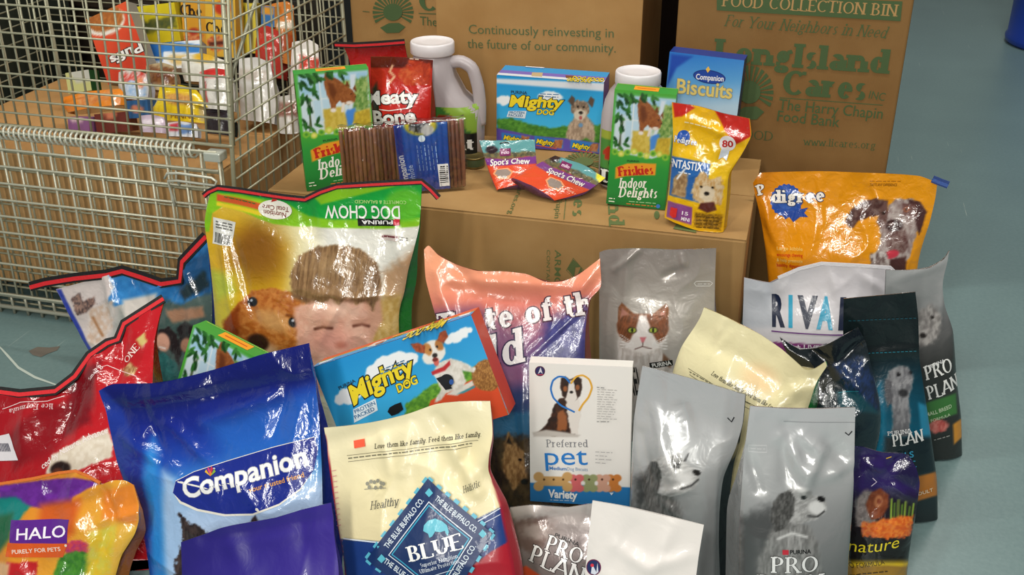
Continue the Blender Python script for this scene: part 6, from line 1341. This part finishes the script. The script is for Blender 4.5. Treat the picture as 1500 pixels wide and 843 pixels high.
s = silver('silver dog food bag with a pale dog head standing behind the white bag', (1000, 700), 1.70, -12, 10, [(941, 537), (990, 549), (1040, 563), (1092, 578)], [(934, 900), (1052, 900)], [(924, 760), (928, 620)], [(1053, 800), (1054, 750), (1060, 700), (1078, 656), (1088, 620)], A, G=.07, B=.035, seal=.14, grow=.3, crk=(.003, 12), side='1c1e20', res=2, seed=21, seal_part=True,
        folds=[((960, 600), (985, 700), .01, .014), ((1000, 600), (1010, 640), -.008, .014), ((940, 640), (960, 720), -.01, .016), ((965, 720), (1010, 715), .009, .012), ((970, 730), (1000, 760), .008, .01)])
s.line([(1066, 612), (1072, 618), (1076, 611)], 2, '2a2a2e'); finish(s)
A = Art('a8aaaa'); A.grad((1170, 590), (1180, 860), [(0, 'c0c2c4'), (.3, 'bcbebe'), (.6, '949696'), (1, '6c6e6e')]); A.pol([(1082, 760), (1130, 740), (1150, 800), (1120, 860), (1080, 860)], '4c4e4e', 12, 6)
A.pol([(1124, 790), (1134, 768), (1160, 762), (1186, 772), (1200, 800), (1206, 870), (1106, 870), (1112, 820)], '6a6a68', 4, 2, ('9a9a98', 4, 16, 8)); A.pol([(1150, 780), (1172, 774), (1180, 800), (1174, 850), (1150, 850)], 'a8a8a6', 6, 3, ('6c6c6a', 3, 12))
A.pol([(1146, 728), (1156, 716), (1170, 711), (1182, 716), (1190, 726), (1202, 728), (1211, 738), (1209, 750), (1198, 762), (1182, 766), (1164, 770), (1152, 760)], 'b8b8b6', 1.5, 1, ('8a8a88', 4, 8, 60))
A.pol([(1128, 760), (1132, 736), (1144, 722), (1158, 718), (1164, 732), (1162, 756), (1150, 776), (1136, 780)], '3c3c3a', 1.8, 2, ('6e6e6c', 2.5, 9, 10)); A.ell(1197, 745, 13, 10, 'dadad8', 16, 3); A.ell(1203, 732, 6, 4, '101010', 14, 1); A.ell(1177, 729, 4, 3.4, '161616', 0, 1.2); A.ell(1178, 728, 1, 1, 'e8e8e8', 0, .5); A.lin([(1184, 757), (1198, 758), (1208, 750)], 1.3, '2e2e2e', 1.3); A.ell(1172, 716, 9, 4, 'd4d4d2', 0, 3); A.ell(1184, 722, 5, 4, '8a8a88', 0, 2)
A.lin([(1140, 790), (1160, 782), (1182, 788)], 1.6, 'd8d8d6', 2)
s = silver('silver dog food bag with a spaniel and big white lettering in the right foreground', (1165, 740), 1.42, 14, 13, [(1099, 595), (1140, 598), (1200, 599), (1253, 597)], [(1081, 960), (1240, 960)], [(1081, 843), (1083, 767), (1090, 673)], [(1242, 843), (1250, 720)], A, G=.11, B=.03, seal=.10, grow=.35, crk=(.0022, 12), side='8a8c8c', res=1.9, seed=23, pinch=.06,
        folds=[((1148, 640), (1176, 690), .012, .012), ((1176, 640), (1200, 660), .01, .012), ((1200, 660), (1178, 715), .014, .014), ((1152, 625), (1150, 700), -.008, .012), ((1206, 700), (1245, 680), .008, .012), ((1096, 660), (1112, 716), -.007, .01), ((1215, 650), (1245, 690), -.008, .014)])
s.line([(1097, 653), (1123, 653), (1123, 663), (1097, 663)], .9, 'e0e0e0', True); s.greek((1100, 658), (1121, 658), 1.4, 'd4d4d4'); s.line([(1238, 634), (1243, 638), (1248, 632)], 2, '2c2c30'); s.line([(1148, 618), (1252, 619)], .8, '909294')
s.poly([(1146, 806), (1155, 806), (1155, 813), (1146, 813)], 'c83040'); s.text('PURINA', (1157, 812), (1188, 811), 6, '1c1c1c', bold=.02); s.text('PRO', (1130, 839), (1198, 837), 23, 'f2f2f0', 'serif', th=.15, tn=.06, sl=.07, out=('3a3a3a', .05)); s.text('PLAN', (1110, 868), (1206, 866), 26, 'f2f2f0', 'serif', th=.15, tn=.06, sl=.07, out=('3a3a3a', .05)); finish(s)

# ---- purple and black "nature" bag
A = Art('241848'); A.grad((1290, 650), (1290, 860), [(0, '2a1c58'), (.3, '2c1c5c'), (.42, '1a1420'), (.8, '14100e'), (.84, 'd8b81c'), (.86, '9a7424'), (1, 'a8802c')])
A.pol([(1252, 730), (1270, 716), (1284, 724), (1282, 770), (1254, 772)], '6a6260', 3, 3, ('9a908c', 5, 5)); A.pol([(1268, 740), (1276, 722), (1290, 716), (1302, 726), (1302, 744), (1292, 758), (1276, 762)], '8a4a2c', 2, 1, ('6a3018', 5, 8)); A.ell(1287, 736, 6, 9, 'a86a44', 10, 1.5); A.ell(1288, 736, 3, 4, '7a3820', 0, 1)
for k in range(7): A.lin([(1305 + k * 5, 762), (1306 + k * 5.4, 732 + (k * 7) % 12)], 1.2, ('8aa83c', '5a7a2c')[k % 2], 1)
A.pol([(1262, 766), (1290, 762), (1338, 754), (1334, 786), (1300, 790), (1264, 786)], 'c8541c', 2, 4, ('e88a34', 4, 4)); A.pol([(1330, 660), (1348, 700), (1340, 716), (1310, 700)], '1c1440', 6)
s = bag('pet_food_bag', 'small purple and black bag with yellow script beside the silver bag on the right', (1290, 770), 1.64, 8, 8, [(1248, 655), (1265, 656), (1290, 664), (1310, 666), (1332, 670), (1342, 686)], [(1240, 905), (1326, 900)], [(1240, 800), (1244, 700)], [(1327, 862), (1332, 814), (1341, 755), (1347, 708)], G=.055, B=.022, seal=.1, grow=.35, crk=(.004, 18), art=A, m=CRINKLE, back='201440', side='181030', res=1.7, seed=25, seal_part=False, folds=[((1258, 675), (1300, 690), .008, .01), ((1300, 690), (1335, 672), -.008, .01), ((1310, 712), (1338, 730), .008, .008), ((1262, 664), (1258, 690), -.006, .008)])
s.text('nature', (1242, 806), (1316, 802), 17, 'e8d428', bold=-.005, shear=.3); s.text('O FORMULA', (1244, 830), (1296, 826), 7, '3a2a10', bold=.0); s.greek((1245, 841), (1300, 837), 1.8, '3a2a10'); s.line([(1278, 700), (1284, 706), (1276, 712)], 1.4, 'd8c8e0'); s.line([(1298, 672), (1306, 670)], 1.6, 'd8b040'); finish(s)

# ---- taupe silver bag with slanted lettering, low in the middle
A = Art('8c8280'); A.grad((800, 740), (800, 850), [(0, 'c4bcb8'), (.2, 'b0a6a2'), (.5, '8a7e7c'), (1, '7a6e6c')]); A.pol([(752, 764), (800, 758), (810, 790), (780, 812), (752, 800)], '6a5650', 6, 4); A.ell(790, 780, 26, 12, '9a8c86', 0, 6, 3); A.pol([(750, 838), (770, 830), (800, 850), (750, 880)], 'd8502c', 2)
s = silver('taupe silver dog food bag with slanted white lettering below the white carton', (800, 800), 1.54, -2, 18, [(747, 744), (780, 740), (830, 744), (868, 738), (905, 742)], [(790, 940), (920, 940)], [(758, 843), (750, 770)], [(914, 860)], A, G=.05, B=.025, seal=.1, grow=.35, crk=(.003, 13), side='5a5250', res=1.9, seed=27, folds=[((750, 765), (860, 752), -.006, .012), ((780, 742), (790, 770), .005, .01)])
s.text('PURINA', (812, 787), (848, 802), 6.5, '2c2a2a', bold=.02); s.text('PRO', (798, 806), (850, 828), 23, 'f2f0ee', 'serif', th=.15, tn=.06, sl=.07, out=('3c3434', .08)); s.text('PLAN', (775, 822), (852, 856), 23, 'f2f0ee', 'serif', th=.15, tn=.06, sl=.07, out=('3c3434', .08)); s.text('CHICKEN', (760, 845), (790, 860), 7, 'f4d8c8', bold=.01)
finish(s)
# loose silver corner of a folded liner
# ---- plain white bag in the foreground
A = Art('e6e0da')
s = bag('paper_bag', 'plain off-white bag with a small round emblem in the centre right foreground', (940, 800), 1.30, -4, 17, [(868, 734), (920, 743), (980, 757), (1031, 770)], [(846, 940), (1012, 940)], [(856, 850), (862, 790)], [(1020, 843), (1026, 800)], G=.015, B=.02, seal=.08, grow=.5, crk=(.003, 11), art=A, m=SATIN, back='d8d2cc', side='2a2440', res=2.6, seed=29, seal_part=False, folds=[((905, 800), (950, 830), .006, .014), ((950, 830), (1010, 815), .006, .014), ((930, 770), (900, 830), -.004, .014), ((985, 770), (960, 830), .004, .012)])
s.ell(870, 831, 11, 12, '6a1c44', n=28); s.ell(870, 831, 9.6, 10.5, '24305c', n=28); s.poly([(866, 840), (868, 826), (874, 838), (876, 824), (877, 838), (872, 842)], 'd4d8e4'); s.ell(868, 828, 2.6, 2.6, 'd83a4a', n=10); finish(s)
# ================================================================ wire cage full of groceries
WIRE = mat('zinc_wire', .38, .15, 120, metal=.35)
wc = 'b0ae94'
def bq(Q, x, y): return Q[0] * (1 - x) * (1 - y) + Q[1] * x * (1 - y) + Q[2] * x * y + Q[3] * (1 - x) * y
def wire_panel(name, Q, nx, ny, r, root, off=.004, c=wc, label=None, rim=None):
    Q = [np.asarray(q, float) for q in Q]; n = np.cross(Q[1] - Q[0], Q[3] - Q[0]); n /= np.linalg.norm(n); mb = MB()
    for i in range(nx + 1): mb.tube([bq(Q, i / nx, 0) - n * off, bq(Q, i / nx, 1) - n * off], r if 0 < i < nx else (rim or r), c, 6)
    for j in range(ny + 1): mb.tube([bq(Q, 0, j / ny) + n * off, bq(Q, 1, j / ny) + n * off], r if 0 < j < ny else (rim or r), c, 6)
    return mb.build(name, WIRE, root, True, label=label)
fy = 2.36; xL, xR = -2.12, -1.41; yB = 3.1; xRB = -1.355
root = thing('wire_cage', 'large wire mesh cage with a drop gate standing at the left, filled with groceries', 'cage', ((xL + xR) / 2, 2.75, 0))
ur = on_y((341, 214), fy); ut = on_y((331, -40), fy)
zc = .555
wire_panel('front_panel', [(xL - .3, fy, .03), (xR, fy, .03), (xR, fy, zc), (xL - .3, fy, zc)], 20, 10, .0031, root)
g0 = [(xL - .29, fy - .03, .07), (xR + .006, fy - .03, .07), (xR + .006, fy - .022, zc + .012), (xL - .29, fy - .022, zc + .012)]
wire_panel('drop_gate', g0, 20, 10, .0036, root, c='c8c6b0', label='folded-down lower wire gate')
wire_panel('upper_gate', [(xL - .3, fy, ur[2]), ur, ut, (xL - .32, fy, ut[2])], 28, 12, .0029, root, rim=.0045)
wire_panel('side_panel', [(xR, fy + .005, .03), (xRB, yB, .03), (xRB - .02, yB, 1.15), (ut[0], fy + .005, 1.15)], 17, 22, .0027, root)
wire_panel("side_panel", [(xL - .3, yB, .03), (xL - .3, fy + .005, .03), (xL - .3, fy + .005, 1.15), (xL - .3, yB, 1.15)], 15, 22, .0024, root)
wire_panel('back_panel', [(xRB, yB, .03), (xL - .3, yB, .03), (xL - .3, yB, 1.15), (xRB - .02, yB, 1.15)], 15, 22, .0024, root)
mb = MB()
for p, q in (((xR, fy, .0), (ut[0], fy, 1.2)), ((xL - .3, fy, 0), (xL - .3, fy, 1.2)), ((xRB, yB, 0), (xRB - .02, yB, 1.2)), ((xL - .3, yB, 0), (xL - .3, yB, 1.2))):
    m_ = MB(); m_.tube([p, q], .006, wc, 8); m_.build('corner_post', WIRE, root, True)
mb = MB(); 
for z in (.02, .06): mb.tube([(xL - .32, fy - .02, z), (xR, fy - .02, z), (xRB, yB, z)], .007, 'b4b2a0', 8)
for k in range(22):
    x = xL - .3 + k * .047; mb.tube([(x, fy - .02, .0), (x, fy - .02, .065)], .0045, 'a4a290', 6)
mb.build('base_frame', WIRE, root, True)
# the coil that hinges the gate
mb = MB(); L = xR - .06 - (xL - .3); P = []
for k in range(20 * 24 + 1):
    t = k / 24; x = xL - .3 + L * k / 480; P.append((x, fy - .012 + .017 * cos(2 * pi * t * 3.0), zc + .006 + .018 * sin(2 * pi * t * 3.0)))
mb.tube(P, .0036, 'dcdccc', 6); mb.tube([(xL - .3, fy - .012, zc + .006), (xR + .01, fy - .012, zc + .004)], .006, 'c4c4b4', 8)
mb.build('hinge_coil', WIRE, root, True)
mb = MB(); a = on_y((298, 223), fy - .03); b = on_y((323, 232), fy - .03); mb.box((a[0], fy - .034, b[2] - .012), (b[0], fy + .006, a[2]), 'c8ccc0', .003); mb.build('hinge_clip', WIRE, root)
mb = MB(); hp = [on_y(p, fy - .045) for p in ((241, 262), (245, 254), (262, 254), (310, 261), (317, 266), (315, 272), (260, 265), (246, 265), (249, 276), (253, 290), (256, 302))]
mb.tube(hp, .0035, 'd0d0c0', 6); mb.tube([on_y(p, fy - .03) for p in ((258, 250), (258, 262), (264, 272))], .003, 'b8b8a8', 6); mb.build('latch_handle', WIRE, root, True)
mb = MB(); mb.tube([on_y((337, 119), fy + .0), (xR + .034, 2.7, 1.02), (xRB + .004, 3.05, 1.14)], .005, 'b0ae98', 8); mb.build('brace_rod', WIRE, root, True)

# cardboard liner in the lower half
LB = cardboard('liner_board', 'b8905e', 'c49c6a')
lin_ = thing('cardboard_liner', 'brown cardboard box lining the lower half of the wire cage', 'box', ((xL + xR) / 2, 2.7, 0))
board_box(lin_, 'box_body', (xL - .27, fy + .035, .07), (xR - .03, yB - .03, .485), mt=LB, tint='fff')
for y0_, y1_ in ((fy + .037, 2.7), (2.705, yB - .032)):
    mb = MB(); mb.box((xL - .268, y0_, .486), (xR - .032, y1_, .489), 'fff4e6', .001); mb.build('top_flap', LB, lin_)
# ---- the groceries
GR = 'groceries in the wire cage'
def gbox(label, quad, Y, art, depth=.05, yaw=0, lean=10, name='grocery_carton', cat_='box', deco=None, plain='ccc', side=None):
    c = carton(name, label, ((quad[3][0] + quad[2][0]) / 2, quad[3][1]), Y, yaw, lean, quad, depth, .49, art, top=Art(plain), left=Art(side or plain), right=Art(side or plain), plain=plain, res=2.2, group=GR, category=cat_)
    if deco: deco(c['front_panel'])
    seal_box(c)
def gbag(label, pts, Y, art, yaw=0, lean=25, G=.03, B=.025, back='999', deco=None, seed=1, name='grocery_bag', cat_='bag', m=CRINKLE):
    top, right, bot, left = pts
    s = bag(name, label, ((top[0][0] + top[-1][0]) / 2, (top[0][1] + bot[0][1]) / 2), Y, yaw, lean, top, bot, left, right, z0=.49, G=G, B=B, seal=.1, crk=(.003, 20), art=art, m=m, back=back, res=2.4, ground=False, seed=seed, group=GR, category=cat_)
    if deco: deco(s)
    finish(s)
# back row
A = Art('dcc820'); A.grad((190, 10), (262, 60), [(0, 'e8d824'), (1, 'c8b01c')]); A.pol([(205, 34), (255, 22), (258, 40), (208, 50)], '6a6a30', 3, 4, ('3a4a30', 5, 5))
gbox('yellow grocery box behind the wire, left of the two amber cereal boxes', [(190, 14), (258, 0), (262, 62), (205, 64)], 2.94, A, plain='b8a41c')
def d1(F): F.text('Che', (264, 22), (296, 24), 16, '2a1c10', 'serif', th=.2, tn=.1)
A = Art('d89a2a'); A.ell(283, 58, 14, 10, 'b83a20', 0, 3, 4, ('e8b070', 4, 4)); A.ell(284, 46, 8, 5, 'a82a1c', 0, 2)
gbox('amber cereal box standing left of its lighter twin behind the wire', [(262, -30), (300, -30), (302, 74), (270, 74)], 2.96, A, plain='b87c1c', deco=d1)
def d2(F): F.text('Chee', (302, 48), (340, 50), 16, '2a1c10', 'serif', th=.2, tn=.1)
A = Art('e0b038'); A.ell(318, 64, 15, 12, 'b83a20', 0, 3, 4, ('e8b070', 4, 4)); A.ell(326, 12, 12, 10, 'c0341c', 0, 3); A.pol([(306, 62), (340, 58), (340, 64), (306, 68)], '5a2418', 2)
gbox('light amber cereal box with a bowl, right behind the corner post of the cage', [(300, -30), (346, -30), (344, 84), (302, 82)], 2.88, A, plain='c0902c', deco=d2)
A = Art('d8c42c'); A.pol([(352, 10), (358, 10), (358, 80), (352, 80)], '3a3418', 1); A.pol([(366, 10), (370, 10), (370, 80), (366, 80)], '4a4020', 1)
gbox('yellow and black striped box seen through the side of the cage', [(346, 4), (376, 6), (378, 78), (350, 78)], 2.95, A, plain='b8a424', yaw=14)
A = Art('c87830'); A.pol([(400, 30), (440, 34), (438, 44), (400, 40)], 'e8d8c4', 1.5); A.ell(420, 62, 16, 14, 'a8481c', 0, 3, 3)
gbag('orange brown bag behind the side wires, next to the striped box', ([(398, 6), (420, 2), (430, 8)], [(430, 60)], [(404, 92), (428, 96)], [(399, 50)]), 2.94, A, back='a05c20', seed=31, G=.015)
A = Art('e8e2da'); A.pol([(440, 80), (470, 86), (466, 110), (440, 104)], 'c8402c', 3, 3)
gbag('white and red bag low behind the side wires of the cage', ([(428, 62), (452, 58), (466, 66)], [(468, 120)], [(420, 168), (466, 172)], [(424, 120)]), 2.92, A, back='c8c2ba', seed=32, G=.015)
A = Art('3a78b8'); A.pol([(384, 10), (400, 12), (400, 22), (384, 20)], 'e8a030', 1.5)
gbox('small blue and orange box high behind the side wires', [(382, 8), (402, 10), (402, 40), (383, 38)], 2.97, A, plain='e0a040', depth=.04)
A = Art('b83428'); gbag('dark red bag behind the side wires below the blue and orange box', ([(376, 40), (392, 38), (408, 46)], [(414, 90)], [(376, 112), (414, 116)], [(374, 80)]), 2.9, A, back='8a2018', seed=33)
A = Art('dcd8d2'); A.pol([(350, 100), (392, 104), (390, 120), (350, 116)], 'c8bcb0', 3); gbag('pale grey bag low behind the side wires at the corner post', ([(350, 86), (376, 84), (396, 92)], [(404, 150)], [(352, 176), (402, 182)], [(350, 130)]), 2.72, A, back='b4b0aa', seed=34)
A = Art('c8c2ba'); A.pol([(408, 150), (440, 150), (440, 170), (408, 170)], '8a5a4a', 4, 3)
gbag('pale tan package lowest behind the side wires', ([(408, 142), (432, 138), (438, 144)], [(440, 180)], [(408, 200), (440, 204)], [(406, 180)]), 2.75, A, back='a8a29a', seed=35, G=.01)
# middle
def d3(F):
    F.text('PUFFS', (205, 72), (160, 76), 16, 'f4f0ea', bold=.03, out=('2a2420', .05)); F.text("Reeces", (200, 52), (166, 70), 12, 'f4f0ea', bold=.03, out=('2a2420', .05))
A = Art('dc4a28'); A.grad((120, 30), (195, 110), [(0, 'd86a34'), (.3, 'e0502c'), (1, 'c83a20')]); A.ell(151, 30, 32, 22, 'f0e8dc', -8, 1.2); A.ell(151, 26, 30, 20, 'c07838', -8, 1.5, 2, ('9a5420', 3, 3))
def d3(F): F.text('Puffs', (206, 62), (160, 84), 13, 'f4f0ea', bold=.03, out=('2a2420', .05))
gbox('orange red cereal box leaning upside down behind the wire', [(116, 28), (184, 8), (222, 102), (166, 116)], 2.74, A, depth=.05, plain='8a8478', lean=20, deco=d3)
A = Art('e4e8ec'); A.pol([(210, 56), (295, 66), (292, 78), (216, 74)], '2a76c0', 1.5); A.pol([(214, 62), (240, 64), (238, 90), (218, 88)], '2468b4', 2); A.ell(266, 88, 20, 8, 'd8b870', 5, 3, 2)
gbox('white and blue grocery box lying behind the wire below the yellow box', [(212, 58), (292, 66), (290, 104), (222, 96)], 2.78, A, lean=35, plain='c8ccd4')
A = Art('c4b088'); A.pol([(218, 96), (262, 100), (258, 126), (222, 122)], '8a5a30', 4, 5, ('5a2c1c', 5, 5))
gbag('brown speckled bag in the middle of the cage groceries', ([(214, 96), (238, 92), (258, 98)], [(260, 118)], [(218, 132), (258, 136)], [(214, 116)]), 2.68, A, back='8a6a48', seed=36, G=.015)
A = Art('e4e0d4'); A.ell(300, 84, 16, 8, 'e0b030', 0, 3); gbag('white bag with a yellow spot, behind the red-topped white bag', ([(266, 84), (296, 78), (328, 88)], [(332, 106)], [(270, 120), (328, 124)], [(266, 104)]), 2.72, A, back='b8b4a8', seed=37)
A = Art('d8d4cc'); A.pol([(290, 102), (342, 98), (342, 112), (300, 114)], 'd0302c', 2); A.lin([(300, 120), (304, 150)], 1.5, 'b04038', 1); A.lin([(316, 120), (318, 150)], 1, '8a8a84', 1)
gbag('white bag with a red top by the corner post of the cage', ([(292, 106), (314, 100), (340, 104)], [(344, 140)], [(300, 160), (344, 164)], [(292, 134)]), 2.52, A, back='b0aca4', seed=38, G=.01)
A = Art('d8d4cc'); A.pol([(176, 108), (214, 104), (214, 118), (178, 122)], 'd03a2c', 2, 4, ('e8e4e0', 4, 4)); A.pol([(180, 120), (212, 118), (214, 140), (184, 142)], '8ab0d8', 2, 4, ('e0e4ec', 4, 4)); A.ell(206, 122, 6, 8, 'e08a60', 0, 2)
gbag('small spotted red, white and blue bag below the orange red cereal box', ([(174, 106), (194, 102), (214, 108)], [(218, 130)], [(182, 146), (216, 148)], [(174, 130)]), 2.6, A, back='a8a8b0', seed=39)
# front
def d5(s): s.text('PENNE', (250, 173), (286, 174), 6, '8a5a10', bold=.02)
A = Art('e4c41c'); A.ell(262, 145, 20, 9, 'b87c3c', 4, 3, 3, ('d8a860', 3, 3)); A.pol([(222, 158), (308, 160), (308, 180), (222, 178)], 'dcb818', 3); A.pol([(290, 156), (310, 158), (310, 178), (292, 178)], 'b8a068', 2, 2)
gbag('yellow pasta bag low at the front of the cage', ([(234, 128), (260, 124), (286, 130)], [(296, 150), (310, 160)], [(222, 176), (310, 182)], [(222, 162), (230, 148)]), 2.5, A, back='b89818', seed=40, deco=d5)
A = Art('e88a28'); A.pol([(112, 140), (165, 132), (160, 146), (116, 158)], 'e0a060', 2, 3, ('d87838', 4, 4)); A.pol([(92, 140), (106, 136), (104, 160), (94, 164)], 'e8821c', 3)
gbag('orange bag lying at the front left of the cage groceries', ([(94, 142), (130, 134), (176, 130)], [(184, 140)], [(100, 166), (182, 154)], [(92, 154)]), 2.58, A, back='b8681c', seed=41)
A = Art('c8c884'); A.pol([(100, 104), (132, 100), (134, 118), (112, 122)], 'c4c4b8', 2); gbox('pale green box at the left of the cage beside the orange bag', [(96, 108), (130, 101), (134, 132), (100, 138)], 2.72, A, plain='2c5a30', lean=18, side='24502a')
for lab, q, c_, Y in (('purple printed small box at the front left inside the cage', [(96, 160), (128, 164), (130, 188), (100, 186)], '8a5a8a', 2.52), ('dark maroon small box beside the purple one inside the cage', [(136, 156), (182, 152), (186, 180), (140, 186)], '6a2c24', 2.54), ('navy small box below the spotted bag inside the cage', [(184, 148), (216, 146), (218, 172), (188, 174)], '2c5a8a', 2.56)):
    A = Art(c_); A.ell((q[0][0] + q[2][0]) / 2, (q[0][1] + q[2][1]) / 2, 9, 6, 'd8b8c4' if c_ == '8a5a8a' else 'c87858', 0, 2, 3)
    gbox(lab, q, Y, A, plain=c_, depth=.05, lean=14)
A = Art('c4b0c0'); A.pol([(208, 176), (236, 174), (236, 186), (208, 188)], 'e0d4dc', 2, 3); gbag('mauve packet under the yellow pasta bag', ([(204, 170), (222, 168), (240, 172)], [(244, 184)], [(206, 194), (244, 196)], [(204, 184)]), 2.47, A, back='9a8a98', seed=42, B=.012, G=.015)
A = Art('dcdce0'); A.pol([(248, 182), (262, 180), (262, 192), (248, 192)], 'c83a44', 2); A.pol([(262, 182), (284, 182), (284, 196), (262, 196)], '6a88b8', 2, 2)
gbag('white packet with red and blue marks under the yellow pasta bag', ([(246, 180), (266, 178), (288, 182)], [(290, 192)], [(246, 200), (290, 202)], [(245, 192)]), 2.45, A, back='a8a8ac', seed=43, B=.012, G=.015)
A = Art('2c2428'); gbag('black packet at the right front corner inside the cage', ([(300, 162), (318, 158), (338, 162)], [(340, 180)], [(302, 196), (340, 200)], [(300, 182)]), 2.5, A, back='1c181a', seed=44)
# dark goods stacked beyond the left wall of the cage
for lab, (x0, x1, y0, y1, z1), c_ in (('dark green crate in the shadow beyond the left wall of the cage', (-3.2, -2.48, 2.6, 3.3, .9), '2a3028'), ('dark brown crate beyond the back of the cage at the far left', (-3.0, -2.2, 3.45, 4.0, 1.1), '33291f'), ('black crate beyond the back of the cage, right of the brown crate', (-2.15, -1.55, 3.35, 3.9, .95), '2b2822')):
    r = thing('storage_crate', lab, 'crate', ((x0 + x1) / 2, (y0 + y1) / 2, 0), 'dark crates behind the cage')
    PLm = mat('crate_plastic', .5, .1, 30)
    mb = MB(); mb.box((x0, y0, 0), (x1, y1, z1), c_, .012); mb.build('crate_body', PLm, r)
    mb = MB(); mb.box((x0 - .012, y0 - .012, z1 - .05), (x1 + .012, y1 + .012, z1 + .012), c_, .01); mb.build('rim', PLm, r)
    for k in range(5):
        mb = MB(); zz = .1 + k * (z1 - .2) / 5; mb.box((x0 + .04, y0 - .008, zz), (x1 - .04, y0, zz + .03), c_, .003); mb.build('rib', PLm, r)
